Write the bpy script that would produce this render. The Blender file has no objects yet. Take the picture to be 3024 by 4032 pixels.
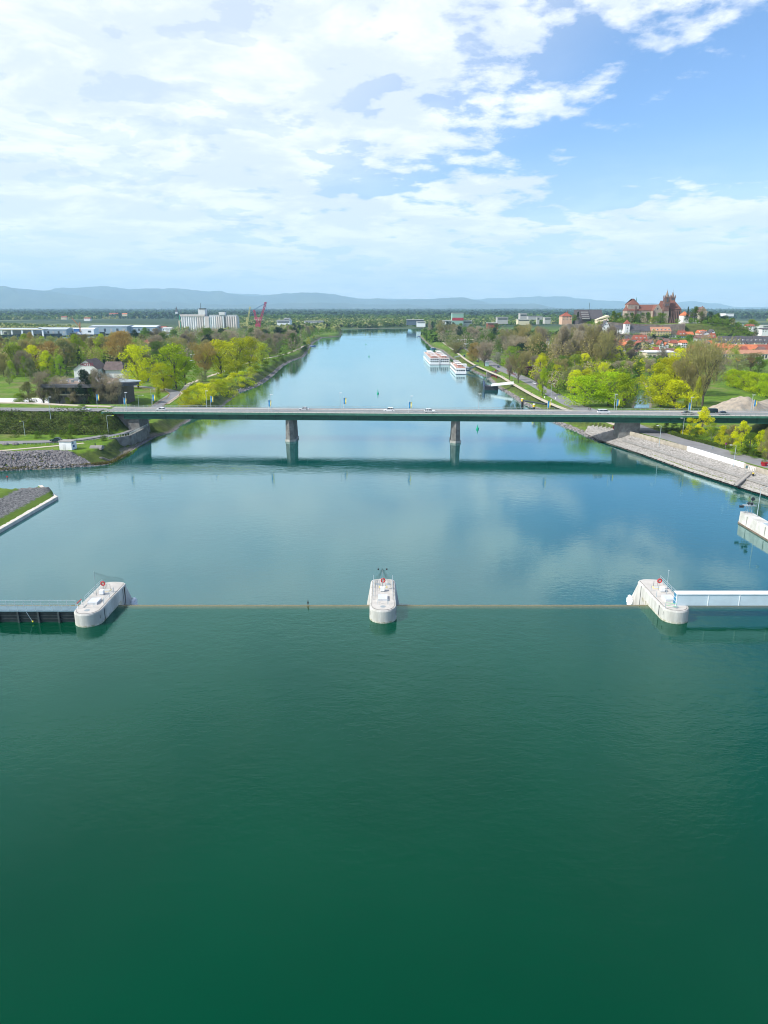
import bpy, math, random
import numpy as np
from mathutils import Vector, Matrix
R = math.radians
rnd = random.Random(7)
rs = np.random.RandomState(11)
scene = bpy.context.scene
col = scene.collection

# ------------------------------------------------------------------ camera
F = 2795.0; PITCH = math.atan(800 / F); CZ = 54.0
cam_d = bpy.data.cameras.new('camera'); cam = bpy.data.objects.new('camera', cam_d); col.objects.link(cam)
cam_d.sensor_fit = 'VERTICAL'; cam_d.sensor_height = 24.0; cam_d.lens = 24.0 * F / 4032
cam_d.clip_start = 0.5; cam_d.clip_end = 120000
cam.location = (0, 0, CZ); cam.rotation_euler = (math.pi / 2 - PITCH, 0, 0)
scene.camera = cam
# ------------------------------------------------------------------ light
SUN_EL, SUN_AZ = R(44), R(-112)          # azimuth measured from +Y, clockwise (sun to the left, a little behind)
sd = Vector((math.sin(SUN_AZ) * math.cos(SUN_EL), math.cos(SUN_AZ) * math.cos(SUN_EL), math.sin(SUN_EL)))
sun_d = bpy.data.lights.new('sun', 'SUN'); sun_d.energy = 4.9; sun_d.angle = R(0.6); sun_d.color = (1.0, 0.95, 0.87)
sun = bpy.data.objects.new('sun', sun_d); col.objects.link(sun)
sun.rotation_euler = (-sd).to_track_quat('-Z', 'Y').to_euler(); sun.location = (-200, -100, 300)
scene.view_settings.view_transform = 'Standard'; scene.view_settings.look = 'None'
scene.view_settings.gamma = 1; scene.view_settings.exposure = 0.33
scene.view_settings.use_curve_mapping = False
scene.cycles.use_denoising = True
scene.cycles.max_bounces = 6; scene.cycles.volume_bounces = 2; scene.cycles.pixel_filter_type = 'BLACKMAN_HARRIS'; scene.cycles.filter_width = 1.05; scene.cycles.transparent_max_bounces = 12

def N(nt, typ, **kw):
    n = nt.nodes.new(typ)
    for k, v in kw.items():
        if k == 'inp':
            for a, b in v.items(): n.inputs[a].default_value = b
        else: setattr(n, k, v)
    return n
def L(nt, a, b): nt.links.new(a, b)
def MATH(nt, op, a, b=None, c=None, clamp=False):
    n = nt.nodes.new('ShaderNodeMath'); n.operation = op; n.use_clamp = clamp
    for i, v in enumerate((a, b, c)):
        if v is None: continue
        if isinstance(v, (int, float)): n.inputs[i].default_value = v
        else: nt.links.new(v, n.inputs[i])
    return n.outputs[0]
def SMOOTH(nt, v, a, b, lo=0.0, hi=1.0):
    n = nt.nodes.new('ShaderNodeMapRange'); n.interpolation_type = 'SMOOTHSTEP'
    nt.links.new(v, n.inputs[0]); n.inputs[1].default_value = a; n.inputs[2].default_value = b
    n.inputs[3].default_value = lo; n.inputs[4].default_value = hi
    return n.outputs[0]
def NOISE(nt, vec, scale, detail=4, rough=.5, dist=0.0, w=None):
    n = nt.nodes.new('ShaderNodeTexNoise'); n.inputs['Scale'].default_value = scale
    n.inputs['Detail'].default_value = detail; n.inputs['Roughness'].default_value = rough
    n.inputs['Distortion'].default_value = dist
    if vec is not None: nt.links.new(vec, n.inputs['Vector'])
    return n.outputs['Fac']
def MIXC(nt, f, a, b):
    n = nt.nodes.new('ShaderNodeMix'); n.data_type = 'RGBA'
    for s, v in ((n.inputs[0], f), (n.inputs[6], a), (n.inputs[7], b)):
        if isinstance(v, (int, float)): s.default_value = v
        elif isinstance(v, tuple): s.default_value = (*v, 1)
        else: nt.links.new(v, s)
    return n.outputs[2]

# sky: Nishita plus a procedural cloud layer, looked up by direction
world = bpy.data.worlds.new('World'); scene.world = world; world.use_nodes = True
nt = world.node_tree; nt.nodes.clear()
out = N(nt, 'ShaderNodeOutputWorld'); bg = N(nt, 'ShaderNodeBackground'); bg.inputs[1].default_value = 0.1
sky = N(nt, 'ShaderNodeTexSky', sky_type='NISHITA', sun_disc=False, sun_elevation=SUN_EL, sun_rotation=SUN_AZ, altitude=200, air_density=1.0, dust_density=0.6, ozone_density=3.0)
tc = N(nt, 'ShaderNodeTexCoord'); sep = N(nt, 'ShaderNodeSeparateXYZ'); L(nt, tc.outputs['Generated'], sep.inputs[0])
X, Y, Z = sep.outputs
zc = MATH(nt, 'MAXIMUM', Z, 0.0)
den = MATH(nt, 'ADD', zc, 0.15)
comb = N(nt, 'ShaderNodeCombineXYZ'); L(nt, MATH(nt, 'DIVIDE', X, den), comb.inputs[0]); L(nt, MATH(nt, 'DIVIDE', Y, den), comb.inputs[1])
P = comb.outputs[0]
n1 = NOISE(nt, P, 1.75, 10, .60, .2)
n2 = NOISE(nt, P, 7.0, 8, .62, .15)
az = MATH(nt, 'ARCTAN2', X, Y); el = MATH(nt, 'ARCSINE', zc)
# how much of the sky is covered: closed to the left, open to the right, a low veil all round the horizon
azz = MATH(nt, 'SUBTRACT', az, MATH(nt, 'MULTIPLY', el, 1.15))
right = SMOOTH(nt, azz, -0.26, 0.20)
up = SMOOTH(nt, el, 0.105, 0.17)
opening = MATH(nt, 'MULTIPLY', right, up)
cov = MATH(nt, 'ADD', n1, MATH(nt, 'MULTIPLY', MATH(nt, 'SUBTRACT', n2, .5), .42))
cov = MATH(nt, 'ADD', cov, 0.175)
cov = MATH(nt, 'SUBTRACT', cov, MATH(nt, 'MULTIPLY', opening, 0.30))
mask = SMOOTH(nt, cov, 0.50, 0.66)
veil = SMOOTH(nt, el, 0.0, 0.22, 0.75, 0.0)
leftveil = SMOOTH(nt, azz, -0.45, 0.02, 0.80, 0.0)
mask = MATH(nt, 'MAXIMUM', mask, MATH(nt, 'MAXIMUM', veil, leftveil))
sh = NOISE(nt, P, 2.3, 8, .62, .3)
shade = SMOOTH(nt, sh, 0.42, 0.62)
ccol = MIXC(nt, shade, (7.0, 7.6, 8.8), (9.2, 9.4, 9.8))
low = SMOOTH(nt, el, 0.02, 0.16)
ccol = MIXC(nt, low, MIXC(nt, shade, (8.2, 8.8, 9.3), (9.4, 9.6, 9.8)), ccol)
skyc = N(nt, 'ShaderNodeMix', data_type='RGBA', blend_type='MULTIPLY'); skyc.inputs[0].default_value = 1.0
L(nt, sky.outputs[0], skyc.inputs[6]); skyc.inputs[7].default_value = (1.0, 1.22, 1.5, 1)
L(nt, MIXC(nt, mask, skyc.outputs[2], ccol), bg.inputs[0]); L(nt, bg.outputs[0], out.inputs[0])

# ------------------------------------------------------------------ pixel -> ground helpers (photo is 3024 x 4032)
CP, SP = math.cos(PITCH), math.sin(PITCH)
def ray(px, py):
    a = (px - 1512) / F; b = (2016 - py) / F
    return Vector((a, CP + b * SP, -SP + b * CP))
def W(px, py, z=0.0):
    r = ray(px, py); t = (z - CZ) / r.z
    return Vector((r.x * t, r.y * t, z))
def PT(px, py, d):
    r = ray(px, py); t = d / r.y
    return Vector((r.x * t, d, CZ + r.z * t))
def proj(x, y, z):
    f = y * CP + (CZ - z) * SP; u = y * SP - (CZ - z) * CP
    return 1512 + F * x / f, 2016 - F * u / f

# ------------------------------------------------------------------ mesh helpers
class MB:
    def __init__(s): s.v = []; s.f = []
    def add(s, vs, fs):
        o = len(s.v); s.v += [tuple(v) for v in vs]; s.f += [tuple(i + o for i in f) for f in fs]; return s
    def box(s, x0, x1, y0, y1, z0, z1):
        return s.add([(x0,y0,z0),(x1,y0,z0),(x1,y1,z0),(x0,y1,z0),(x0,y0,z1),(x1,y0,z1),(x1,y1,z1),(x0,y1,z1)],
                     [(0,3,2,1),(4,5,6,7),(0,1,5,4),(1,2,6,5),(2,3,7,6),(3,0,4,7)])
    def cbox(s, c, sx, sy, sz): return s.box(c[0]-sx/2, c[0]+sx/2, c[1]-sy/2, c[1]+sy/2, c[2], c[2]+sz)
    def prism(s, pts, z0, z1, top=None):
        n = len(pts); top = top or pts
        return s.add([(p[0],p[1],z0) for p in pts] + [(p[0],p[1],z1) for p in top],
                     [tuple(range(n-1,-1,-1)), tuple(range(n,2*n))] + [(i,(i+1)%n,n+(i+1)%n,n+i) for i in range(n)])
    def xprism(s, pts, x0, x1):      # profile in (y,z), extruded along x
        n = len(pts)
        return s.add([(x0,p[0],p[1]) for p in pts] + [(x1,p[0],p[1]) for p in pts],
                     [tuple(range(n)), tuple(range(2*n-1,n-1,-1))] + [(i,n+i,n+(i+1)%n,(i+1)%n) for i in range(n)])
    def yprism(s, pts, y0, y1):      # profile in (x,z), extruded along y
        n = len(pts)
        return s.add([(p[0],y0,p[1]) for p in pts] + [(p[0],y1,p[1]) for p in pts],
                     [tuple(range(n)), tuple(range(2*n-1,n-1,-1))] + [(i,n+i,n+(i+1)%n,(i+1)%n) for i in range(n)])
    def tube(s, a, b, r0, r1=None, n=6):
        r1 = r0 if r1 is None else r1; a = Vector(a); b = Vector(b); d = (b - a)
        if d.length < 1e-6: return s
        d.normalize(); u = d.orthogonal().normalized(); w = d.cross(u)
        vs = [a + (u*math.cos(2*math.pi*i/n) + w*math.sin(2*math.pi*i/n))*r0 for i in range(n)] + \
             [b + (u*math.cos(2*math.pi*i/n) + w*math.sin(2*math.pi*i/n))*r1 for i in range(n)]
        return s.add(vs, [(i,(i+1)%n,n+(i+1)%n,n+i) for i in range(n)] + [tuple(range(n-1,-1,-1)), tuple(range(n,2*n))])
    def path(s, pts, r, n=6, r1=None):
        m = len(pts) - 1; r1 = r if r1 is None else r1
        for i in range(m): s.tube(pts[i], pts[i+1], r+(r1-r)*i/m, r+(r1-r)*(i+1)/m, n)
        return s
    def ball(s, c, rx, ry=None, rz=None, n=8, m=5):
        ry = ry or rx; rz = rz or rx; vs = [(c[0],c[1],c[2]-rz)]
        for j in range(1, m):
            t = math.pi*j/m
            for i in range(n):
                p = 2*math.pi*i/n; vs.append((c[0]+rx*math.sin(t)*math.cos(p), c[1]+ry*math.sin(t)*math.sin(p), c[2]-rz*math.cos(t)))
        vs.append((c[0],c[1],c[2]+rz)); fs = [(0,1+(i+1)%n,1+i) for i in range(n)]
        for j in range(m-2):
            for i in range(n): a=1+j*n; fs.append((a+i,a+(i+1)%n,a+n+(i+1)%n,a+n+i))
        a = 1+(m-2)*n; fs += [(a+i,a+(i+1)%n,len(vs)-1) for i in range(n)]
        return s.add(vs, fs)
    def mesh(s, name, m, smooth=False):
        me = bpy.data.meshes.new(name); me.from_pydata(s.v, [], s.f); me.materials.append(m); me.update()
        if smooth: me.shade_smooth()
        return me
    def build(s, name, m, parent=None, loc=None, smooth=False, **kw):
        return link(name, s.mesh(name, m, smooth), parent, loc, **kw)
def link(name, me, parent=None, loc=None, rz=None, sc=None, label=None):
    o = bpy.data.objects.new(name, me); col.objects.link(o)
    if parent: o.parent = parent
    if loc is not None: o.location = loc
    if rz is not None: o.rotation_euler = (0, 0, rz)
    if sc is not None: o.scale = sc if hasattr(sc, '__len__') else (sc,)*3
    if label: o['label'] = label
    return o
def tag(o, label=None, cat=None, group=None, kind=None):
    if label: o['label'] = label
    if cat: o['category'] = cat
    if group: o['group'] = group
    if kind: o['kind'] = kind
    return o
def thing(name, label, cat, loc=(0,0,0), rz=0, group=None, sc=None):
    o = link(name, None, None, loc, rz, sc); o.empty_display_size = 1
    return tag(o, label, cat, group)
def dup(root, loc=None, rz=None, label=None, group=None, sc=None):
    r = root.copy(); col.objects.link(r)
    if loc is not None: r.location = loc
    if rz is not None: r.rotation_euler = (0, 0, rz)
    if sc is not None: r.scale = sc if hasattr(sc, '__len__') else (sc,)*3
    if label: r['label'] = label
    if group: r['group'] = group
    for ch in list(root.children):
        c = ch.copy(); col.objects.link(c); c.parent = r
        for g in list(ch.children):
            d = g.copy(); col.objects.link(d); d.parent = c
    return r
def np_mesh(name, verts, faces, m, smooth=False):
    """verts (n,3), faces (k,3|4) numpy"""
    me = bpy.data.meshes.new(name); n, k = faces.shape
    me.vertices.add(len(verts)); me.vertices.foreach_set('co', np.asarray(verts, np.float32).ravel())
    me.loops.add(n*k); me.loops.foreach_set('vertex_index', faces.astype(np.int32).ravel())
    me.polygons.add(n); me.polygons.foreach_set('loop_start', np.arange(0, n*k, k, dtype=np.int32))
    me.polygons.foreach_set('loop_total', np.full(n, k, np.int32))
    if smooth: me.polygons.foreach_set('use_smooth', np.ones(n, bool))
    me.materials.append(m); me.update(calc_edges=True); return me

# ------------------------------------------------------------------ materials
def lin(h):
    if isinstance(h, tuple): return h
    return tuple(((int(h[i:i+2],16)/255)/12.92 if int(h[i:i+2],16)/255 <= .04045 else (((int(h[i:i+2],16)/255)+.055)/1.055)**2.4) for i in (0,2,4))
MATS = {}
def mat(name, c, rough=.75, var=.18, scale=.6, bump=0.0, metal=0.0, c2=None, coord='Object', spec=.4, stretch=None, detail=5, rand=0.0):
    if name in MATS: return MATS[name]
    m = bpy.data.materials.new(name); m.use_nodes = True; t = m.node_tree; b = t.nodes['Principled BSDF']
    c = lin(c); b.inputs['Roughness'].default_value = rough; b.inputs['Metallic'].default_value = metal
    b.inputs['Specular IOR Level'].default_value = spec
    tcn = N(t, 'ShaderNodeTexCoord'); vec = tcn.outputs[coord]
    if stretch:
        mp = N(t, 'ShaderNodeMapping'); mp.inputs['Scale'].default_value = stretch; L(t, vec, mp.inputs[0]); vec = mp.outputs[0]
    nz = NOISE(t, vec, scale, detail, .6); f = SMOOTH(t, nz, .3, .7)
    a = lin(c2) if c2 else tuple(max(0, x*(1-var)) for x in c)
    hi = c if c2 else tuple(min(1, x*(1+var*.5)) for x in c)
    cc = MIXC(t, f, a, hi)
    if rand:
        oi = N(t, 'ShaderNodeObjectInfo'); hs = N(t, 'ShaderNodeHueSaturation')
        L(t, SMOOTH(t, oi.outputs['Random'], 0, 1, 1-rand, 1+rand), hs.inputs['Value']); L(t, cc, hs.inputs['Color'])
        L(t, MATH(t, 'ADD', .5, MATH(t, 'MULTIPLY', MATH(t, 'SUBTRACT', MATH(t, 'FRACT', MATH(t, 'MULTIPLY', oi.outputs['Random'], 7.3)), .5), rand*.10)), hs.inputs['Hue'])
        cc = hs.outputs[0]
    L(t, cc, b.inputs['Base Color'])
    if bump:
        bn = N(t, 'ShaderNodeBump'); bn.inputs['Strength'].default_value = 1; bn.inputs['Distance'].default_value = bump
        L(t, NOISE(t, vec, scale*4, 6, .65), bn.inputs['Height']); L(t, bn.outputs[0], b.inputs['Normal'])
    MATS[name] = m; return m
def leafmat(name, c, c2, trans=.35, rand=.25):
    m = mat(name, c, rough=.9, c2=c2, scale=.22, detail=3, spec=.08, rand=rand)
    t = m.node_tree; b = t.nodes['Principled BSDF']; o = t.nodes['Material Output']
    tr = N(t, 'ShaderNodeBsdfTranslucent'); mx = N(t, 'ShaderNodeMixShader'); mx.inputs[0].default_value = trans
    L(t, b.inputs['Base Color'].links[0].from_socket, tr.inputs[0]); L(t, b.outputs[0], mx.inputs[1]); L(t, tr.outputs[0], mx.inputs[2]); L(t, mx.outputs[0], o.inputs[0])
    return m
concrete = mat('pale_concrete', (.60,.59,.56), .8, .22, .35, .01, c2=(.40,.39,.36))
concrete_old = mat('weathered_concrete', (.25,.24,.215), .9, .3, .4, .02, c2=(.13,.125,.11))
steel_grey = mat('grey_steel', (.33,.38,.40), .45, .1, 1, metal=.3)
asphalt = mat('asphalt', (.215,.215,.22), .9, .18, .25, c2=(.17,.17,.175))
pathmat = mat('pale_gravel', (.50,.44,.36), .95, .2, .3, c2=(.40,.35,.28))
white = mat('white_paint', (.78,.79,.80), .5, .06)
cream = mat('cream_render', (.62,.56,.42), .8, .12)
red = mat('red_paint', (.50,.03,.03), .5, .1)
yellow = mat('yellow_paint', (.65,.48,.03), .5, .1)
glassd = mat('dark_glass', (.03,.045,.06), .12, .2, spec=.8)
rubber = mat('black_rubber', (.018,.018,.02), .8, .2)
dark_steel = mat('dark_steel', (.035,.045,.05), .5, .35, .8, .005, metal=.2)
# ------------------------------------------------------------------ terrain
def poly(pts, z=0.0): return np.array([(W(a, b, z).x, W(a, b, z).y) for a, b in pts])
LEFT_P = poly([(1345,1304),(1339,1324),(1267,1330),(1230,1351),(1212,1375),(1196,1404),(1140,1424),(1110,1442),(1086,1463),(1062,1484),(1031,1508),(989,1529),(941,1543),(925,1562),(880,1600),
  (810,1630),(752,1651),(675,1702),(603,1722),(545,1755),(506,1789),(434,1828),(337,1838),(193,1846),(0,1855),(-700,1880),(-1200,1500),(-500,1400),(0,1370),(300,1362),(550,1345),(640,1333),(690,1312),(1000,1303),(1200,1303)])
RIGHT_P = poly([(1700,1270),(1668,1290),(1660,1305),(1653,1325),(1696,1366),(1740,1380),(1770,1405),(1807,1429),(1870,1465),(1909,1482),(1947,1477),(1923,1489),(1966,1528),(2020,1559),(2058,1586),(2130,1620),(2188,1663),(2270,1697),(2359,1736),(2407,1753),
  (2528,1792),(2706,1857),(3024,1958),(3700,2190),(5200,2300),(5200,1270)])
FAR_P = np.array([tuple(W(a, b, 0).xy) for a, b in [(-900,1335),(0,1329),(250,1323),(500,1313),(640,1309),(760,1298),(1000,1296),(1345,1296),(1500,1293),(1665,1291),(1700,1283)]] + [(9000,2700),(60000,60000),(-60000,60000),(-9000,1500)])
CANAL_P = poly([(2490,1622),(2555,1622),(2560,1560),(2545,1520),(2532,1500),(2500,1500),(2508,1560)], 1.5)
QUAY_P = np.concatenate([np.array([tuple(W(a, b, 4.8).xy) for a, b in [(440,1727),(470,1724),(511,1717),(550,1698),(584,1681),(566,1663)]]), poly([(640,1712),(603,1735),(545,1775),(480,1800)])])
REV_P = np.array([tuple(W(a, b, 0).xy) for a, b in [(2300,1700),(2407,1753),(2528,1792),(2706,1857),(3024,1958),(3700,2190)]] + [(v.x+1.9, v.y+.9) for v in [W(a, b, 3.6) for a, b in [(3700,2080),(3300,1958),(3024,1874),(2930,1846),(2800,1806),(2706,1777),(2600,1748),(2478,1715)]]] + [tuple(W(2330,1670,3.6).xy)])
def sdist(pts, P):
    """signed distance (positive inside) of many points to polygon P"""
    x, y = pts[:,0], pts[:,1]; best = np.full(len(x), 1e18); ins = np.zeros(len(x), bool); n = len(P)
    for i in range(n):
        ax, ay = P[i]; bx, by = P[(i+1) % n]; dx, dy = bx-ax, by-ay
        t = np.clip(((x-ax)*dx + (y-ay)*dy)/(dx*dx+dy*dy+1e-9), 0, 1)
        best = np.minimum(best, (x-ax-t*dx)**2 + (y-ay-t*dy)**2)
        c = (ay > y) != (by > y)
        with np.errstate(divide='ignore', invalid='ignore'): xi = ax + (y-ay)*dx/np.where(dy == 0, 1e-9, dy)
        ins ^= c & (x < xi)
    d = np.sqrt(best); return np.where(ins, d, -d)
def sst(v, a, b):
    t = np.clip((v-a)/(b-a), 0, 1); return t*t*(3-2*t)
BR_Y0, BR_S = 293.3, -0.0495                 # front line of the bridge: y = BR_Y0 + BR_S * x
DECK = 12.3
HX, HY = 338.0, 965.0
def heights(p):
    x, y = p[:,0], p[:,1]
    l = sdist(p, LEFT_P); r = sdist(p, RIGHT_P); f = sdist(p, FAR_P); c = sdist(p, CANAL_P)
    r = np.minimum(r, -c*1.5)
    cap = sdist(p, QUAY_P)
    # gentle waves in the ground so that no bank is ruled
    wob = .35*np.sin(x*.13+y*.07)+.25*np.sin(x*.31-y*.23)
    zl = np.clip((l+wob)*.60, -3, 4.6); zl = np.where(cap > 0, np.minimum(zl, .12*l+.1), zl); zf = np.clip(f*.4, -3, 4.5)
    sl = np.where(y < 290, .30, .42)
    zr = np.clip(r*sl, -3, 4.6)
    z = np.maximum(np.maximum(zl, zr), zf)
    # approach embankments of the bridge
    v = y - (BR_Y0 + BR_S*x)
    el_ = sst(v, -11, 1.5)*(1-sst(v, 26, 46)) * (1-sst(x, -116, -108))
    z = np.where((l > 6) & (x < -90), np.maximum(z, 4.6 + (DECK-4.9)*el_), z)
    er = sst(v, -1, .5)*(1-sst(v, 13, 24)) * sst(x, 152, 168)
    z = np.where(r > 6, np.maximum(z, 4.6 + (DECK-4.9)*er), z)
    # minster hill
    q = np.sqrt((np.clip(np.abs(x-HX)-66, 0, None)/np.where(x > HX, 85, 80))**2 + (np.clip(y-HY, 0, None)/160)**2)
    front = np.interp(y, [700,770,838,846,872,882], [0,.19,.32,.50,.54,1.0])
    h = 32.0*np.clip(1-sst(q, .0, 1.0), 0, 1)*np.where(y < HY, front, 1)
    z = np.where(r > 20, z+h, z)
    z = np.where(sdist(p, REV_P) > 0, np.minimum(z, .6), z)
    # rubble heap beyond the bridge on the right
    hp = np.exp(-(((x-172)/15)**2 + ((y-343)/11)**2))*9.5 + np.exp(-(((x-193)/14)**2 + ((y-352)/10)**2))*6
    return z
def gz(x, y):
    u = (x/(y+110)+.85)/1.7*(cols-1); v = math.log(max(y, 120.01)/120)/math.log(250)*(rows-1)
    i = min(max(int(v), 0), rows-2); j = min(max(int(u), 0), cols-2); a = min(max(u-j, 0), 1); b = min(max(v-i, 0), 1)
    return float((HZ[i,j]*(1-a)+HZ[i,j+1]*a)*(1-b)+(HZ[i+1,j]*(1-a)+HZ[i+1,j+1]*a)*b)
def drape(x, y, dz=.0): return Vector((x, y, gz(x, y)+dz))

rows = 620; cols = 470
yy = 120*np.exp(np.linspace(0, math.log(30000/120), rows)); uu = np.linspace(-.85, .85, cols)
uu = uu*(1+.0*uu)
GX = (uu[None,:]*(yy[:,None]+110)); GY = np.repeat(yy[:,None], cols, 1)
pts = np.stack([GX.ravel(), GY.ravel()], 1); hz = heights(pts)
hz += np.where((hz > 4.2) & (hz < 5.2) & (pts[:,1] > 1200), .0, 0)
HZ = hz.reshape(rows, cols)
ii = np.arange(rows-1)[:,None]*cols + np.arange(cols-1)[None,:]
gf = np.stack([ii, ii+1, ii+cols+1, ii+cols], -1).reshape(-1, 4)
keep = (hz[gf].max(1) > -2.9); gf = gf[keep]

gm = bpy.data.materials.new('ground_cover'); gm.use_nodes = True; t = gm.node_tree; b = t.nodes['Principled BSDF']
b.inputs['Roughness'].default_value = .95; b.inputs['Specular IOR Level'].default_value = .15
geo = N(t, 'ShaderNodeNewGeometry'); gp = geo.outputs['Position']; sp = N(t, 'ShaderNodeSeparateXYZ'); L(t, gp, sp.inputs[0])
sn = N(t, 'ShaderNodeSeparateXYZ'); L(t, geo.outputs['Normal'], sn.inputs[0])
a1 = NOISE(t, gp, .035, 5, .6); a2 = NOISE(t, gp, .35, 6, .65); a3 = NOISE(t, gp, 2.5, 4, .6)
grass = MIXC(t, SMOOTH(t, a2, .35, .65), (.065,.135,.012), (.125,.21,.018))
dry = MIXC(t, SMOOTH(t, a3, .3, .7), (.16,.14,.06), (.22,.19,.10))
g = MIXC(t, SMOOTH(t, a1, .50, .66, 0, .65), grass, dry)
# beyond the town the plain turns into fields and dark woods
fld = NOISE(t, gp, .0016, 3, .5); far = SMOOTH(t, sp.outputs[1], 1500, 2400)
fields = MIXC(t, SMOOTH(t, fld, .52, .56), (.03,.055,.025), (.12,.15,.07))
g = MIXC(t, far, g, fields)
scrub = MIXC(t, SMOOTH(t, a2, .35, .6), (.035,.04,.02), (.07,.085,.025))
slope = SMOOTH(t, sn.outputs[2], .86, .96, 1, 0)
g = MIXC(t, MATH(t, 'MULTIPLY', slope, .75), g, scrub)
# bare wet stony strip just above the water line
sh_ = SMOOTH(t, MATH(t, 'ADD', sp.outputs[2], MATH(t, 'MULTIPLY', a2, .8)), .7, 1.5, 1, 0)
g = MIXC(t, sh_, g, MIXC(t, SMOOTH(t, a3, .35, .65), (.09,.08,.065), (.24,.22,.19)))
L(t, g, b.inputs['Base Color'])
bn = N(t, 'ShaderNodeBump'); bn.inputs['Distance'].default_value = .25; bn.inputs['Strength'].default_value = .8; L(t, a3, bn.inputs['Height']); L(t, bn.outputs[0], b.inputs['Normal'])
ground = link('ground', np_mesh('ground', np.column_stack([pts, hz]), gf, gm, True))
tag(ground, 'grassy river banks, town ground and the flat plain behind', kind='structure')

# ------------------------------------------------------------------ water
def water_mat(name, deep, k):
    m = bpy.data.materials.new(name); m.use_nodes = True; t = m.node_tree; b = t.nodes['Principled BSDF']
    b.inputs['Base Color'].default_value = (*deep, 1); b.inputs['Roughness'].default_value = .05; b.inputs['IOR'].default_value = 1.333 if k else 1.27
    g = N(t, 'ShaderNodeNewGeometry'); p = g.outputs['Position']
    big = NOISE(t, p, .012, 3, .5, .5); tint = NOISE(t, p, .02, 3, .6)
    mp = N(t, 'ShaderNodeMapping'); mp.inputs['Scale'].default_value = (.55, 1.0, 1); mp.inputs['Rotation'].default_value = (0,0,R(12)); L(t, p, mp.inputs[0]); v = mp.outputs[0]
    mp2 = N(t, 'ShaderNodeMapping'); mp2.inputs['Scale'].default_value = (.8, 1.0, 1); mp2.inputs['Rotation'].default_value = (0,0,R(-24)); L(t, p, mp2.inputs[0])
    w1 = NOISE(t, v, 1.1, 3, .6, .3); w2 = NOISE(t, mp2.outputs[0], .38, 2, .5, .2); w3 = NOISE(t, v, 3.2, 2, .6)
    amp = SMOOTH(t, big, .38, .62, .45, 1.15)
    h = MATH(t, 'ADD', MATH(t, 'ADD', MATH(t, 'MULTIPLY', w1, .5), MATH(t, 'MULTIPLY', w2, .55)), MATH(t, 'MULTIPLY', w3, .14))
    sp = N(t, 'ShaderNodeSeparateXYZ'); L(t, p, sp.inputs[0])
    if k:   # current eddies where the side channel joins, upstream of the left bridge pier
        ex = MATH(t, 'DIVIDE', MATH(t, 'ADD', sp.outputs[0], 75), 55); 
        yl = MATH(t, 'SUBTRACT', sp.outputs[1], MATH(t, 'ADD', 244, MATH(t, 'MULTIPLY', sp.outputs[0], .02)))
        ey = MATH(t, 'DIVIDE', yl, 7)
        e = MATH(t, 'POWER', 2.718, MATH(t, 'MULTIPLY', -1, MATH(t, 'ADD', MATH(t, 'MULTIPLY', ex, ex), MATH(t, 'MULTIPLY', ey, ey))))
        mp3 = N(t, 'ShaderNodeMapping'); mp3.inputs['Scale'].default_value = (.35, 1.0, 1); L(t, p, mp3.inputs[0])
        w4 = NOISE(t, mp3.outputs[0], .5, 4, .6, 1.2)
        h = MATH(t, 'ADD', h, MATH(t, 'MULTIPLY', MATH(t, 'MULTIPLY', w4, e), 8.0))
    bn = N(t, 'ShaderNodeBump'); bn.inputs['Strength'].default_value = 1.0
    L(t, MATH(t, 'MULTIPLY', h, MATH(t, 'MULTIPLY', amp, .032 if k else .078)), bn.inputs['Height']); bn.inputs['Distance'].default_value = 1.0
    L(t, bn.outputs[0], b.inputs['Normal'])
    bc = MIXC(t, SMOOTH(t, tint, .35, .65), deep, tuple(c*.84 for c in deep))
    if not k: bc = MIXC(t, SMOOTH(t, MATH(t, 'ADD', sp.outputs[1], MATH(t, 'MULTIPLY', w1, .8)), 113.4, 116.6), bc, (.15,.115,.05))   # the brown sill showing through thinning water
    L(t, bc, b.inputs['Base Color'])
    # body colour seen into the water, sky seen off it, more of the latter the flatter the view
    df = N(t, 'ShaderNodeBsdfDiffuse'); L(t, b.inputs['Base Color'].links[0].from_socket, df.inputs[0])
    gl = N(t, 'ShaderNodeBsdfGlossy'); gl.inputs['Roughness'].default_value = .02; gl.inputs['Color'].default_value = (.80,.98,1,1) if k else (.60,.97,.93,1); L(t, bn.outputs[0], gl.inputs['Normal'])
    lw = N(t, 'ShaderNodeLayerWeight'); lw.inputs[0].default_value = .5; L(t, bn.outputs[0], lw.inputs['Normal'])
    mx = N(t, 'ShaderNodeMixShader'); L(t, MATH(t, 'POWER', lw.outputs['Facing'], 2.9 if k else 3.75), mx.inputs[0]); L(t, df.outputs[0], mx.inputs[1]); L(t, gl.outputs[0], mx.inputs[2])
    L(t, mx.outputs[0], t.nodes['Material Output'].inputs[0])
    return m
upw = water_mat('upper_water', (.0001,.044,.021), 0); loww = water_mat('lower_water', (.0005,.076,.066), 1)
CREST_Y = 115.4
m = MB(); m.add([(-420,-500,4),(420,-500,4),(420,CREST_Y,4),(-420,CREST_Y,4)], [(0,1,2,3)])
tag(m.build('upper_river', upw), 'calm deep green river water held above the weir', kind='structure')
m = MB(); m.add([(-2600,CREST_Y+1.2,0),(2600,CREST_Y+1.2,0),(2600,3400,0),(-2600,3400,0)], [(0,1,2,3)])
tag(m.build('lower_river', loww), 'wide pale reflecting river below the weir', kind='structure')
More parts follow.
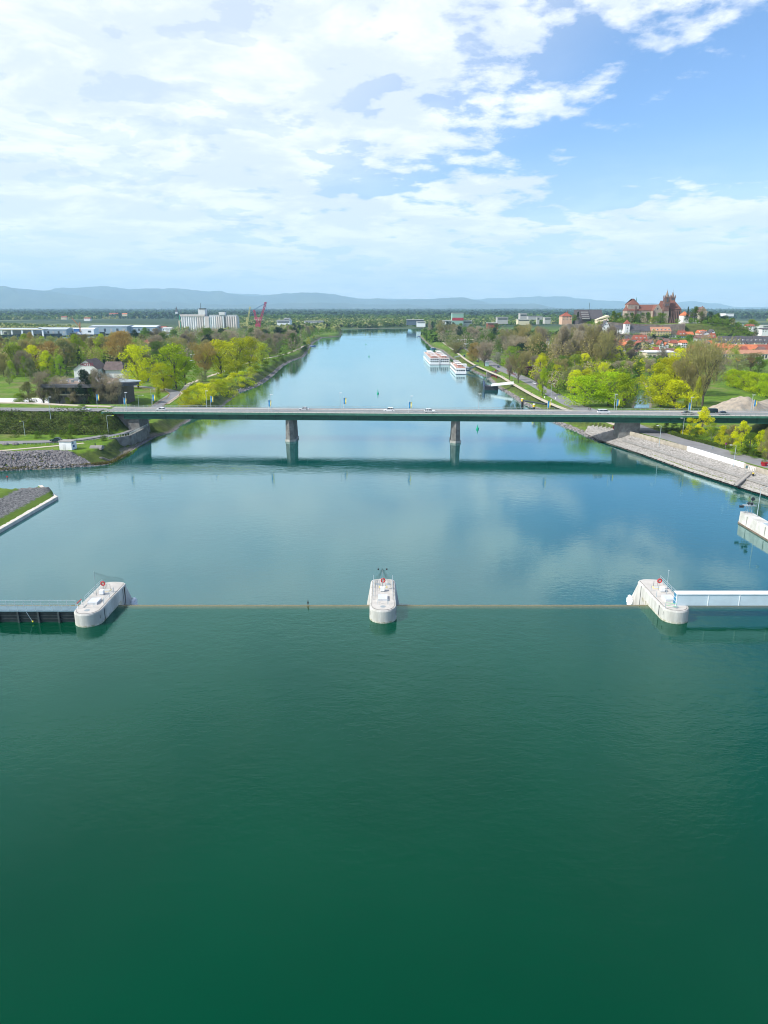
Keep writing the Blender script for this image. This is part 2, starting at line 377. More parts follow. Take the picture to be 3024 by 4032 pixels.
# weir crest: three spans of thin brown water curling over the sill, then falling
crest_m = mat('water_over_sill', (.26,.21,.12), .5, .3, .5, .01, c2=(.15,.13,.075), spec=.3, stretch=(4,.3,1))
_t = crest_m.node_tree; _g = N(_t, 'ShaderNodeNewGeometry'); _s = N(_t, 'ShaderNodeSeparateXYZ'); L(_t, _g.outputs['Position'], _s.inputs[0]); _b = _t.nodes['Principled BSDF']
L(_t, MIXC(_t, SMOOTH(_t, _s.outputs[1], 114.8, 115.4), (.13,.105,.045), _b.inputs['Base Color'].links[0].from_socket), _b.inputs['Base Color'])
def crest(x0, x1):
    m = MB(); prof = [(-.35,4.005),(-.15,4.008),(0,3.99),(.35,3.85),(.6,3.5),(.8,2.5),(1.1,1.0),(1.5,-.2)]; n = 60
    for i in range(n+1):
        x = x0+(x1-x0)*i/n
        for a, z in prof: m.v.append((x, CREST_Y+a+.06*math.sin(x*1.7), z))
    k = len(prof)
    for i in range(n):
        for j in range(k-1): m.f.append((i*k+j, (i+1)*k+j, (i+1)*k+j+1, i*k+j+1))
    o = m.build('weir_crest', crest_m, smooth=True); tag(o, 'brownish line of water spilling over the weir sill', kind='structure')
crest(-200, -48); crest(-46, -2.4); crest(2.0, 46); crest(48, 200)

# ------------------------------------------------------------------ mountains far behind the plain (three ridges)
mtn = mat('forested_mountain', (.06,.08,.05), .95, .5, .0012, c2=(.015,.03,.018))
def ridge(d, prof, depth, seed, steps=420):
    xs = np.array([p[0]*1.8227 for p in prof]); ys = np.array([p[1]*1.8227 for p in prof]); r_ = np.random.RandomState(seed)
    px = np.linspace(-700, 3750, steps); py = np.interp(px, xs, ys)
    ph = r_.rand(12)*6.28
    py += sum(1.9/(k+1)*np.sin(px*(.011*(k+1)**1.35)+ph[k]) for k in range(10))
    ncr = 16; V = []
    for j in range(ncr+1):
        s = j/ncr
        for i in range(steps):
            c = PT(px[i], py[i], d+depth)
            y = d+depth*s*1.0 if j <= ncr else d
            rough = sum(np.sin(px[i]*(.02*(k+1))+ph[k]*3+s*(5+k*2.3))/(k+1) for k in range(6))
            z = max(-2, c.z)*(sst(np.array([s]), 0, 1.02)[0]) * (1+.20*rough*(1-s)*s*4*.8)
            V.append((c.x*(y/(d+depth)), y, z+1))
    # back side
    for i in range(steps):
        c = PT(px[i], py[i], d+depth); V.append((c.x*1.04, (d+depth)*1.05, 0))
    ncr += 1
    ii = np.arange(ncr)[:,None]*steps + np.arange(steps-1)[None,:]
    f = np.stack([ii, ii+1, ii+steps+1, ii+steps], -1).reshape(-1, 4)
    tag(link('mountain_range', np_mesh('mountain_range', np.array(V), f, mtn, True)), 'hazy blue wooded mountains on the horizon', kind='structure')
ridge(17000, [(-400,650),(-100,632),(0,622),(60,625),(120,632),(170,640),(230,646),(300,651),(380,655),(500,658),(640,655),(760,656),(850,657),(950,660),(1080,657),(1160,656),(1200,664),(1250,672),(1500,676),(2100,676)], 3500, 3)
ridge(21000, [(-400,640),(0,634),(100,628),(150,624),(200,620),(215,618),(260,622),(300,625),(370,622),(400,624),(440,629),(500,636),(550,640),(590,636),(620,633),(690,632),(720,636),(760,644),(800,646),(850,650),(900,645),(940,644),(1000,643),(1030,648),(1060,656),(1100,658),(1150,655),(1190,664),(1250,674),(2100,676)], 4000, 5)
ridge(28000, [(-400,640),(0,622),(60,625),(120,628),(200,628),(400,628),(700,645),(1000,648),(1060,644),(1150,641),(1230,643),(1300,649),(1370,652),(1440,657),(1490,651),(1540,656),(1590,664),(1700,660),(2100,650)], 4000, 8)

# ------------------------------------------------------------------ haze: one closed box of thin even air
m = MB(); m.box(-34000, 34000, -700, 35500, -6, 1350)
hm = bpy.data.materials.new('haze_air'); hm.use_nodes = True; t = hm.node_tree; t.nodes.clear(); o = N(t, 'ShaderNodeOutputMaterial')
v = N(t, 'ShaderNodeVolumePrincipled'); v.inputs['Color'].default_value = (.50,.77,1.0,1); v.inputs['Density'].default_value = 5.2e-5; v.inputs['Anisotropy'].default_value = .0
L(t, v.outputs[0], o.inputs['Volume'])
tag(m.build('haze', hm), 'thin blue haze over the whole valley', kind='stuff')
# ------------------------------------------------------------------ road bridge
green_steel = mat('green_girder_paint', (.006,.085,.055), .5, .25, .25, c2=(.004,.055,.04), stretch=(1,1,3))
rail_m = mat('rail_grey_green', (.30,.36,.36), .5, .15)
pier_m = mat('bridge_pier_stone', (.21,.21,.20), .9, .35, .55, .03, c2=(.115,.112,.105))
BL, BRX, BW = -117.0, 215.0, 12.5
bridge = thing('road_bridge', 'long green steel girder road bridge crossing the river on two stone piers', 'bridge', (0, BR_Y0, 0), math.atan(BR_S))
EL = -119.0; ER = 240.0; GE = 168.0
m = MB(); m.box(EL, ER, 0, BW, DECK-.30, DECK); m.build('deck', mat('deck_concrete', (.36,.36,.35), .85, .15), bridge)
m = MB(); m.box(EL-.2, ER, -.35, 0, DECK-.75, DECK+.06); m.box(EL-.2, ER, BW, BW+.35, DECK-.75, DECK+.06); m.build('edge_beam', mat('edge_beam_green', (.05,.17,.12), .6, .2), bridge)
for y0 in (.25, BW-1.05):
    m = MB(); m.xprism([(y0,DECK-.303),(y0+.8,DECK-.303),(y0+.8,DECK-.45),(y0+.45,DECK-.45),(y0+.45,9.5),(y0+.8,9.5),(y0+.8,9.32),(y0,9.32),(y0,9.5),(y0+.35,9.5),(y0+.35,DECK-.45),(y0,DECK-.45)][::-1], -110, GE)
    gr = m.build('girder', green_steel, bridge)
    for i in range(24):
        x = -104+i*11.6
        if x < GE: MB().box(x, x+.10, y0-.03, y0+.34, 9.5, DECK-.45).build('stiffener', green_steel, gr)
m = MB(); m.box(EL, ER, 1.9, BW-1.9, DECK+.004, DECK+.008); m.build('carriageway', asphalt, bridge)
for y0 in (.05, BW-1.85): MB().box(EL, ER, y0, y0+1.8, DECK+.004, DECK+.14).build('footway', mat('footway_concrete', (.50,.47,.43), .85, .15), bridge)
m = MB()
for y0 in (2.1, BW-2.25): m.box(EL, ER, y0, y0+.14, DECK+.009, DECK+.013)
x = EL
while x < ER: m.box(x, x+3, BW/2-.06, BW/2+.06, DECK+.009, DECK+.013); x += 9
m.build('lane_marking', mat('road_marking', (.75,.75,.73), .7, .1), bridge)
post_me = MB().box(-.045,.045,-.045,.045,0,1.15).mesh('post', rail_m)
cross_me = MB().box(-.03,.03,-.03,.03,0,1.15).mesh('baluster_post', rail_m)
for y0, e0 in ((-.1, EL), (BW+.1, -121)):
    n = int((GE+6-e0)/2.0)
    rl = MB().box(e0, ER, y0-.05, y0+.05, DECK+1.16, DECK+1.25).box(e0, ER, y0-.02, y0+.02, DECK+.62, DECK+.67).box(e0, ER, y0-.02, y0+.02, DECK+.28, DECK+.32).build('railing', rail_m, bridge)
    for i in range(n): link('post', post_me, rl, (e0+1+i*2.0, y0, DECK+.03))
for y0 in (2.02, BW-2.12):   # low steel crash barriers between road and footway
    b_ = MB().box(EL, ER, y0-.02, y0+.04, DECK+.52, DECK+.80).build('crash_barrier', mat('galvanised', (.48,.50,.51), .4, .1, metal=.5), bridge)
# piers: tapered with pointed cutwaters and a pale foot
for px in (1135, 1795):
    b0 = W(px, 1748, 0); yo = b0.y - (BR_Y0+BR_S*b0.x) + 0.0
    def hexa(wd, y0, y1, nose): return [(b0.x-wd/2,y0),(b0.x,y0-nose),(b0.x+wd/2,y0),(b0.x+wd/2,y1),(b0.x,y1+nose),(b0.x-wd/2,y1)]
    p = MB().prism(hexa(4.15,2.2,10.5,1.3), -3, 9.3, hexa(3.2,1.4,10.9,.9)).build('pier', pier_m, bridge)
    MB().prism(hexa(4.45,2.0,10.7,1.45), -3, .9, hexa(4.35,2.05,10.65,1.4)).build('foot', mat('pier_foot_concrete', (.36,.36,.33), .9, .3, .5, .02), p)
# abutments
p = MB().prism([(-119,2.5),(-108.6,2.5),(-108.6,10.5),(-119,10.5)], 2, 11.3).build('abutment', pier_m, bridge)
MB().prism([(-108.8,.6),(-103.6,.6),(-103.6,12),(-108.8,12)], 2, 9.3, [(-108.4,1.2),(-104,1.2),(-104,11.5),(-108.4,11.5)]).build('pier', pier_m, bridge)
w_ = W(2478, 1712, 4.0)
MB().prism([(w_.x-4.4,2),(w_.x+4.0,2),(w_.x+4.0,10.6),(w_.x-4.4,10.6)], 1, 9.3, [(w_.x-4.1,2.3),(w_.x+4.0,2.3),(w_.x+4.0,10.3),(w_.x-4.1,10.3)]).build('pier', pier_m, bridge)
MB().prism([(GE,.6),(GE+7,.6),(GE+7,12.2),(GE,12.2)], 2, DECK-.31).build('abutment', pier_m, bridge)

def on_deck(px, py, dy):
    """a spot on the deck at local depth dy under the given picture column"""
    x = 0.0
    for _ in range(8):
        y = BR_Y0 + BR_S*x + dy; x = PT(px, 1625, y).x
    return Vector((x, BR_Y0 + BR_S*x + dy, DECK))

# ------------------------------------------------------------------ sheets that follow the ground: roads and paths
def strip(name, pts, width, m, z=None, dz=.06, step=4.0, closed=False, kind='structure', thick=0.0, parent=None, label=None):
    P = [Vector((p[0], p[1], 0)) for p in pts]; Q = [P[0]]
    # Catmull-Rom through the points
    n = len(P)
    for i in range(n-1):
        p0 = P[max(i-1,0)]; p1 = P[i]; p2 = P[i+1]; p3 = P[min(i+2,n-1)]
        k = max(2, int((p2-p1).length/step))
        for j in range(1, k+1):
            u = j/k; Q.append(.5*((2*p1)+(-p0+p2)*u+(2*p0-5*p1+4*p2-p3)*u*u+(-p0+3*p1-3*p2+p3)*u**3))
    vs = []; fs = []
    for i, q in enumerate(Q):
        d = (Q[min(i+1,len(Q)-1)]-Q[max(i-1,0)]).normalized(); nrm = Vector((-d.y, d.x, 0))
        zz = z(q.x, q.y) if callable(z) else (z if z is not None else max(gz(q.x+nrm.x*s, q.y+nrm.y*s) for s in (-width/2, 0, width/2)))
        for s in (-.5, .5): vs.append((q.x+nrm.x*width*s, q.y+nrm.y*width*s, zz+dz))
        for s in (.5, -.5): vs.append((q.x+nrm.x*width*s*1.02, q.y+nrm.y*width*s*1.02, zz+dz-.35-thick))
    for i in range(len(Q)-1):
        a = i*4; b = a+4
        fs += [(a+1,a,b,b+1), (a,a+3,b+3,b), (a+2,a+1,b+1,b+2)]
    mb = MB(); mb.v = vs; mb.f = fs; o = mb.build(name, m, parent)
    if parent is None: tag(o, kind=kind)
    return o, Q
G = 4.6
def WG(l, z=G): return [W(a, b, z) for a, b in l]
quay = WG([(3400,1935),(3024,1828),(2803,1771),(2658,1728),(2533,1693),(2400,1640),(2272,1601),(2203,1567),(2082,1500),(1986,1458),(1925,1425),(1880,1398),(1845,1375),(1800,1350)])
strip('quay_road', quay, 9.6, asphalt, z=G)
strip('river_path', WG([(2460,1690),(2400,1665),(2256,1622),(2130,1571),(2024,1513),(1976,1484),(1925,1462),(1870,1437),(1831,1413),(1795,1385),(1760,1360),(1725,1335),(1690,1322)]), 2.4, pathmat, z=G, dz=.08)
strip('lower_road', WG([(-400,1745),(0,1743),(220,1738),(330,1730),(430,1714),(500,1692),(545,1668),(590,1630),(630,1590)])+WG([(680,1555),(688,1545),(670,1538),(630,1530),(560,1523),(500,1518),(420,1515)]), 6.4, asphalt, z=4.62)
strip('foot_path', WG([(-200,1790),(0,1775),(150,1762),(260,1752),(330,1745)]), 2.0, pathmat, z=None)
strip('bank_path', WG([(655,1590),(690,1565),(715,1545),(730,1528),(760,1505),(900,1455),(1010,1420),(1100,1400),(1150,1385),(1200,1360)]), 3.2, pathmat, z=4.61)
strip('approach_road', [Vector((-120.5, 305.5, 0)), Vector((-150,307,0)), Vector((-185,308,0)), Vector((-260,309,0))], 9.6, asphalt, z=lambda x,y: DECK, dz=.02, thick=.6)
strip('approach_path', [Vector((-121, 317, 0)), Vector((-140,321,0)), Vector((-170,330,0)), Vector((-230,338,0))], 3.2, pathmat, z=lambda x,y: DECK-.05, dz=.02, thick=.6)
strip('approach_road_right', [Vector((238, 288.5, 0)), Vector((300,286,0)), Vector((380,284,0))], 12, asphalt, z=lambda x,y: DECK-.4, dz=.02, thick=7)
plaza = MB().add([(-330,372,5.05),(-165,372,5.05),(-160,410,5.05),(-330,400,5.05)], [(0,1,2,3)]).build('plaza', mat('bright_paving', (.62,.62,.62), .8, .1)); tag(plaza, kind='structure')
# parapet wall along the quay road, pale rendered middle and graffiti end
def wall_run(name, pts, th, z0, z1, m, parent=None, label=None, cat=None):
    mb = MB()
    for i in range(len(pts)-1):
        a, b = Vector(pts[i][:2]), Vector(pts[i+1][:2]); d = (b-a).normalized(); n_ = Vector((-d.y, d.x))*th/2
        zz0 = z0(a), z0(b)
        zz1 = z1(a), z1(b)
        q = [a-n_, a+n_, b+n_, b-n_]
        mb.add([(q[0].x,q[0].y,zz0[0]),(q[1].x,q[1].y,zz0[0]),(q[2].x,q[2].y,zz0[1]),(q[3].x,q[3].y,zz0[1]),(q[0].x,q[0].y,zz1[0]),(q[1].x,q[1].y,zz1[0]),(q[2].x,q[2].y,zz1[1]),(q[3].x,q[3].y,zz1[1])],
               [(0,3,2,1),(4,5,6,7),(0,1,5,4),(1,2,6,5),(2,3,7,6),(3,0,4,7)])
    o = mb.build(name, m, parent)
    if label: tag(o, label, cat)
    return o
qw = WG([(2478,1715),(2600,1748),(2706,1777),(2800,1806),(2930,1846),(3024,1874),(3300,1958)], 3.6)
pw = thing('quay_wall', 'low concrete quay wall beside the road on the right bank, its middle painted white', 'wall')
tan_w = mat('tan_wall', (.36,.32,.26), .9, .25, .5, .02); ww = mat('whitewashed_wall', (.74,.75,.75), .8, .12, .4)
zf = lambda v: 2.2
wall_run('wall_section', qw[0:3], .5, zf, lambda v: 5.4, tan_w, pw)
wall_run('wall_section', [qw[2], qw[3], qw[4]], .54, zf, lambda v: 5.5, ww, pw)['label'] = 'white painted wall section'
wall_run('wall_section', qw[4:], .5, zf, lambda v: 5.4, tan_w, pw)
# ------------------------------------------------------------------ spray painted letters and patches on the wall
sp_m = mat('white_spray', (.82,.82,.82), .7, .05)
a, b = qw[4], qw[5]; d = Vector((b.x-a.x, b.y-a.y)).normalized(); nn = Vector((d.y, -d.x))
if nn.dot(Vector((-1,-.2))) < 0: nn = -nn
mb = MB()
for i in range(4):      # tall looping white strokes
    for s0, s1, z0_, z1_ in ((2.2+i*.75, 2.35+i*.75, 3.7, 5.1), (2.35+i*.75, 2.8+i*.75, 5.0, 5.2), (2.8+i*.75, 2.95+i*.75, 3.7, 5.1)):
        p0 = Vector((a.x, a.y))+d*s0+nn*.256; p1 = Vector((a.x, a.y))+d*s1+nn*.256
        mb.add([(p0.x,p0.y,z0_),(p1.x,p1.y,z0_),(p1.x,p1.y,z1_),(p0.x,p0.y,z1_)], [(0,1,2,3)])
mb.build('graffiti', sp_m, pw)

# ------------------------------------------------------------------ stone revetment on the right bank: slabs and blocks set into the slope
rev_m = mat('revetment_stone', (.36,.345,.325), .95, .3, 1.6, .10, c2=(.17,.16,.145), rand=.12)
def revet():
    o = thing('stone_revetment', 'sloping pale stone revetment of the right bank between water and quay wall', 'revetment')
    V = []; Fc = []
    low = [W(a, b, .3) for a, b in [(2300,1706),(2359,1734),(2407,1751),(2528,1791),(2706,1856),(3024,1957),(3500,2110)]]
    top = [W(a, b, 3.6) for a, b in [(2330,1660),(2400,1684),(2478,1717),(2600,1750),(2706,1779),(3024,1876),(3500,2022)]]
    mb = MB(); nseg = 260; nv = 14
    def samp(L_, u):
        k = u*(len(L_)-1); i = min(int(k), len(L_)-2); return L_[i].lerp(L_[i+1], k-i)
    r_ = random.Random(5)
    for i in range(nseg+1):
        for j in range(nv+1):
            p = samp(low, i/nseg).lerp(samp(top, i/nseg), j/nv)
            bench = .5*math.sin(min(1, max(0, (j/nv-.42)*5))*math.pi) 
            mb.v.append((p.x+r_.uniform(-.1,.1), p.y+r_.uniform(-.1,.1), p.z+.3+r_.uniform(-.05,.07)+bench*.5))
    for i in range(nseg):
        for j in range(nv): a = i*(nv+1)+j; mb.f.append((a, a+nv+1, a+nv+2, a+1))
    mb.build('slope', rev_m, o, smooth=True)
    protos = []
    for k in range(6):
        q = MB().ball((0,0,0), .6, .5, .28, 6, 4); q.v = [(x*r_.uniform(.7,1.2), y*r_.uniform(.7,1.2), z*r_.uniform(.6,1.2)) for x,y,z in q.v]; protos.append(q.mesh('stone', rev_m))
    for k in range(260):
        u = r_.random()**1.3*.75; w = r_.random(); p = samp(low, u).lerp(samp(top, u), w)
        s = link('stone', protos[k % 6], o, (p.x, p.y, p.z+.30), r_.uniform(0,6), (r_.uniform(.5,1.2), r_.uniform(.5,1.0), r_.uniform(.3,.7)))
    strip('towpath_ledge', [samp(low, u/20).lerp(samp(top, u/20), .47) for u in range(7, 20)], 1.3, mat('ledge_concrete', (.27,.26,.245), .9, .2), z=lambda x, y: 2.45, dz=.12)
    return o
revet()
# concrete bench path half way up, mooring steps, sheet piling at the foot
sp = thing('sheet_pile_wall', 'rusty brown sheet pile wall capped with concrete at the foot of the right bank', 'pile wall')
L0 = [W(a, b, .9) for a, b in [(2530,1781),(2706,1845),(3024,1944),(3500,2095)]]
wall_run('capping_beam', L0, .7, lambda v: .62, lambda v: 1.0, mat('capping_concrete', (.42,.40,.36), .9, .2), sp)
pile_me = MB().box(-.24,.24,-.2,.2,-1.5,.62).mesh('pile', mat('pile_rust', (.06,.045,.035), .85, .4, 2, c2=(.03,.022,.02)))
wall_run('back_plate', [p+Vector((.25,.05,0)) for p in L0], .2, lambda v: -1.5, lambda v: .60, mat('pile_rust', None), sp)
for i in range(len(L0)-1):
    a, b = L0[i], L0[i+1]; n = int((b-a).length/.88); ang = math.atan2(b.y-a.y, b.x-a.x)
    for k in range(n):
        p = a.lerp(b, (k+.5)/n)
        if (i < 2) or k < 40: link('pile', pile_me, sp, (p.x-.18, p.y-.04, 0), ang)

# left bank: rock armour
rock_m = mat('grey_riprap', (.34,.32,.32), .9, .35, .9, .06, c2=(.13,.12,.125), rand=.22)
ra = thing('rock_embankment', 'bank of loose grey armour stones along the left shore', 'rock bank')
edge = [W(a, b, 0) for a, b in [(-260,1872),(0,1856),(193,1846),(337,1838),(434,1828),(506,1789),(545,1755),(603,1722),(675,1702),(752,1651)]]
topb = [W(a, b, 4.4) for a, b in [(-260,1790),(0,1783),(193,1777),(330,1783),(400,1792),(470,1770),(520,1745),(580,1712),(655,1692),(735,1640)]]
def samp(L_, u):
    k = u*(len(L_)-1); i = min(int(k), len(L_)-2); return L_[i].lerp(L_[i+1], k-i)
r_ = random.Random(9); protos = []
for k in range(8):
    q = MB().ball((0,0,0), .5, .42, .34, 6, 4); q.v = [(x*r_.uniform(.65,1.25), y*r_.uniform(.65,1.25), z*r_.uniform(.6,1.25)) for x,y,z in q.v]; protos.append(q)
pm = [q.mesh('stone', rock_m) for q in protos]; V = []; Fc = []
for k in range(13000):
    u = r_.random()**.8; w = r_.random()**.9*(1 if u < .45 else max(.5, 1-(u-.45)*1.2)); p = samp(edge, u).lerp(samp(topb, u), w); s = r_.uniform(.4,1.15)*(1.05 if u < .5 else .8)
    z = gz(p.x, p.y)+.12
    if z < -.5: continue
    if k < 290: link('stone', pm[k % 8], ra, (p.x, p.y, z+.12), r_.uniform(0,6), s*1.25)
    else:
        q = protos[k % 8]; a = r_.uniform(0,6.28); c, s_ = math.cos(a)*s, math.sin(a)*s; o = len(V)
        V += [(p.x+x*c-y*s_, p.y+x*s_+y*c, z+zz*s) for x,y,zz in q.v]; Fc += [tuple(i+o for i in f) for f in q.f]
mb = MB(); mb.v = V; mb.f = Fc; tag(mb.build('small_stones', rock_m, ra), kind='stuff')
# same loose stones trimming the far shores, coarse
def shore_rocks(pxs, n, z, seed, size):
    r_ = random.Random(seed); mb = MB(); Lp = [W(a, b, 0) for a, b in pxs]
    for k in range(n):
        u = r_.random(); p = samp(Lp, u); x = p.x+r_.uniform(-1.6,1.6); y = p.y+r_.uniform(-2,2); zz = max(-.1, min(1.5, gz(x,y))); q = protos[k % 8]; s = r_.uniform(.5,1.3)*size; a = r_.uniform(0,6); c, s_ = math.cos(a)*s, math.sin(a)*s
        mb.add([(x+vx*c-vy*s_, y+vx*s_+vy*c, zz+vz*s) for vx,vy,vz in q.v], q.f)
    tag(mb.build('shore_stones', rock_m), kind='stuff')['label'] = 'loose pale stones along the water line'
shore_rocks([(1923,1489),(1966,1528),(2020,1559),(2058,1586),(2130,1620),(2188,1663),(2270,1697),(2359,1736)], 1500, .3, 3, 1.0)
shore_rocks([(1653,1325),(1696,1366),(1740,1380),(1770,1405),(1807,1429),(1870,1465),(1909,1482),(1947,1477)], 900, .3, 4, 1.2)
shore_rocks([(1267,1330),(1230,1351),(1212,1375),(1196,1404),(1140,1424),(1110,1442),(1086,1463),(1062,1484),(1031,1508),(989,1529),(941,1543)], 1300, .3, 6, 1.3)

# retaining wall with white railing on the left bank
rt = thing('retaining_wall', 'weathered concrete retaining wall with a pale railing above the left shore by the underpass', 'retaining wall')
rp = [W(a,b,4.8) for a,b in [(429,1728),(470,1723),(511,1716),(550,1697),(583,1680),(565,1662)]]
wall_run('wall_section', rp, .7, lambda v: -1.5, lambda v: 5.0, concrete_old, rt)
rw = mat('pale_rail', (.62,.66,.62), .5, .1)
rl = wall_run('railing', rp, .08, lambda v: 6.0, lambda v: 6.1, rw, rt)
for i in range(len(rp)-1):
    a, b = rp[i], rp[i+1]; n = max(2, int((b-a).length/1.1))
    for k in range(n):
        p = a.lerp(b, k/n); MB().box(-.05,.05,-.05,.05,0,1.05).build('post', rw, rl, (p.x, p.y, 4.98))
# ------------------------------------------------------------------ weir piers
rail_b = mat('galvanised_rail', (.42,.50,.54), .45, .1, metal=.3)
CX = [W(332,2472,4).x, W(1508,2457,4).x, W(2673,2458.5,4).x]; NY = [106.2, 107.7, 107.5]
HW = 2.25; PLN = 14.6; PT_Z = 6.25
def stadium(hw, y0, y1, n=24, nose=1.0):
    p = [(hw*math.cos(t), y0+hw*nose*(1+math.sin(t))) for t in [math.pi+math.pi*i/n for i in range(n+1)]]
    q = [(hw*math.cos(t), y1-hw*.55*(1-math.sin(t))) for t in [math.pi*i/n for i in range(n+1)]]
    return p+q
def weir_pier(i, label):
    t = thing('weir_pier', label, 'pier', (CX[i], NY[i], 0), 0)
    cm = mat('weir_pier_concrete_%s' % ('shaded' if 0 else 'a'), (.55,.54,.51), .85, .22, .7, .02, c2=(.36,.35,.325), stretch=(1,1,.22))
    b = MB(); o0 = stadium(HW, 0, PLN); o1 = stadium(HW, 0, PLN+4.2)
    b.prism(stadium(HW, 0, PLN-.0), -3, 6.0);
    n_ = 10; arc = [math.pi*k/n_ for k in range(n_+1)]
    f0 = [(HW,12.3),(HW+.7,13.9),(HW+.75,15.4),(HW*.8,17.4),(0,18.2)]; f1 = [(HW,12.3),(HW,12.9),(HW*.97,13.4),(HW*.7,14.1),(0,14.55)]
    b.prism(f0+[(-x,y) for x,y in f0[-2::-1]], 1.0, 5.99, f1+[(-x,y) for x,y in f1[-2::-1]]); b.prism(o0, 6.0, PT_Z+.0, stadium(HW-.12, .12, PLN-.12)); b.build('body', cm, t)
    MB().prism(stadium(HW+.03, -.03, PLN-2.6), 3.6, 4.28).build('foot', mat('wet_pale_band', (.58,.56,.50), .6, .2, 1.5, c2=(.26,.25,.17)), t)
    # deck slab inside a thin dark drainage joint
    MB().prism(stadium(HW-.34, .34, PLN-.34), PT_Z+.002, PT_Z+.012).build('joint', mat('dark_joint', (.05,.045,.045), .9, .1), t)
    MB().prism(stadium(HW-.40, .40, PLN-.40), PT_Z+.004, PT_Z+.05).build('deck_slab', mat('deck_slab_concrete', (.50,.475,.44), .9, .15, .8, c2=(.42,.40,.37)), t)
    for sx in (-1, 1):
        MB().box(sx*(HW-.08)-.09, sx*(HW-.08)+.11 if sx > 0 else sx*(HW-.08)+.09, 2.9, 3.15, 2, 6.02).build('gate_slot', dark_steel, t)
        MB().box(sx*(HW-.04)-.06, sx*(HW-.04)+.06, 11.6, 11.8, 0, 6.02).build('gate_slot', dark_steel, t)
        MB().box(sx*(HW-.22)-.10, sx*(HW-.22)+.10, 1.45, 2.05, 4.95, 5.6).build('opening', dark_steel, t)
    return t
piers = [weir_pier(0, 'left concrete weir pier where the dark steel gate ends'), weir_pier(1, 'middle concrete weir pier standing alone in the weir line'), weir_pier(2, 'right concrete weir pier carrying the white covered walkway')]
DZ = PT_Z+.05
for i, t in enumerate(piers):
    for sx in (-1, 1):
        if i == 0 and sx > 0: ys = (4.4, 7.0, 9.0)
        elif i == 2 and sx < 0: ys = (6, 8.6)
        else: ys = (4.6, 6.4, 8.2, 10.0, 11.8, 13.4) if i else (5.0, 6.8, 8.8, 10.8, 12.8)
        x0 = sx*(HW-.55); closed = not (i == 2 and sx < 0)
        rl = MB()
        if closed: 
            for hh in (.35,.7,1.05): rl.box(x0-.02, x0+.02, ys[0], ys[-1], DZ+hh-.02, DZ+hh+.02)
        else: rl.box(x0-.02, x0+.02, ys[0], ys[0]+.1, DZ+1.0, DZ+1.04)
        r0 = rl.build('railing', rail_b, t)
        for y in ys: MB().box(x0-.035, x0+.035, y-.035, y+.035, DZ, DZ+1.07).build('post', rail_b, r0)
    MB().box(-.85,.75,3.9,6.0,DZ+.0,DZ+.42).build('hatch', mat('aluminium_hatch', (.66,.68,.70), .4, .08, metal=.3), t)
    MB().box(-.78,.68,3.97,5.93,DZ-.02,DZ+.38).build('hatch_base', concrete_old, t)
    cx = -.1 if i != 2 else .2
    MB().box(cx-.32,cx+.32,8.1,8.7,DZ,DZ+.15).build('cabinet_base', steel_grey, t)
    cb = MB().box(cx-.35,cx+.35,8.05,8.75,DZ+.15,DZ+.85).build('cabinet', white, t)
    for a in ((-.0, 1.7),) + (((-.95, 11.7), (.95, 11.7)) if i == 1 else ()):
        MB().prism([(a[0]+.45*math.cos(k*.3927), a[1]+.45*math.sin(k*.3927)) for k in range(16)], DZ, DZ+.02).build('manhole_cover', steel_grey, t)
    for x0 in (-.9,-.65,.75,.95): MB().tube((x0,2.6,DZ),(x0,2.6,DZ+.95),.025).build('handrail_post', rail_b, t)
    MB().box(-.75,.75,9.8,10.8,DZ,DZ+.03).build('yellow_frame', mat('pale_yellow', (.62,.52,.22), .6, .2), t)
    MB().box(-.55,.55,9.95,10.65,DZ+.02,DZ+.06).build('grating', mat('grating_grey', (.45,.48,.50), .5, .2), t)
    for x0 in (-.4,.4): MB().tube((x0,10.9,DZ),(x0*.8,11.1,DZ+.9),.03).build('ladder_rail', dark_steel, t)
# life rings on posts
def torus(R0, r0, n=20, k=8):
    b = MB()
    for i in range(n):
        a = 2*math.pi*i/n
        for j in range(k):
            c = 2*math.pi*j/k; rr = R0+r0*math.cos(c); b.v.append((rr*math.cos(a), r0*math.sin(c), rr*math.sin(a)))
    for i in range(n):
        for j in range(k): b.f.append((i*k+j, ((i+1)%n)*k+j, ((i+1)%n)*k+(j+1)%k, i*k+(j+1)%k))
    return b
for i, (dx, lb) in enumerate(((-.05,'red life ring on a post on the left weir pier'),(0,'red life ring on a post on the middle weir pier'),(-.15,'red life ring on a post on the right weir pier'))):
    s = thing('life_ring_stand', lb, 'life ring', (CX[i]+dx, NY[i]+9.2, DZ), 0, 'life rings on the weir piers')
    MB().tube((0,0,0),(0,0,1.6),.035).build('post', steel_grey, s)
    link('ring', torus(.33,.115).mesh('ring', mat('ring_red', (.50,.03,.035), .5, .15), True), s, (0,-.1,1.75))
    MB().box(-.17,.17,-.07,-.03,1.58,1.92).build('backing_board', mat('pale_board', (.65,.66,.50), .6, .1), s)
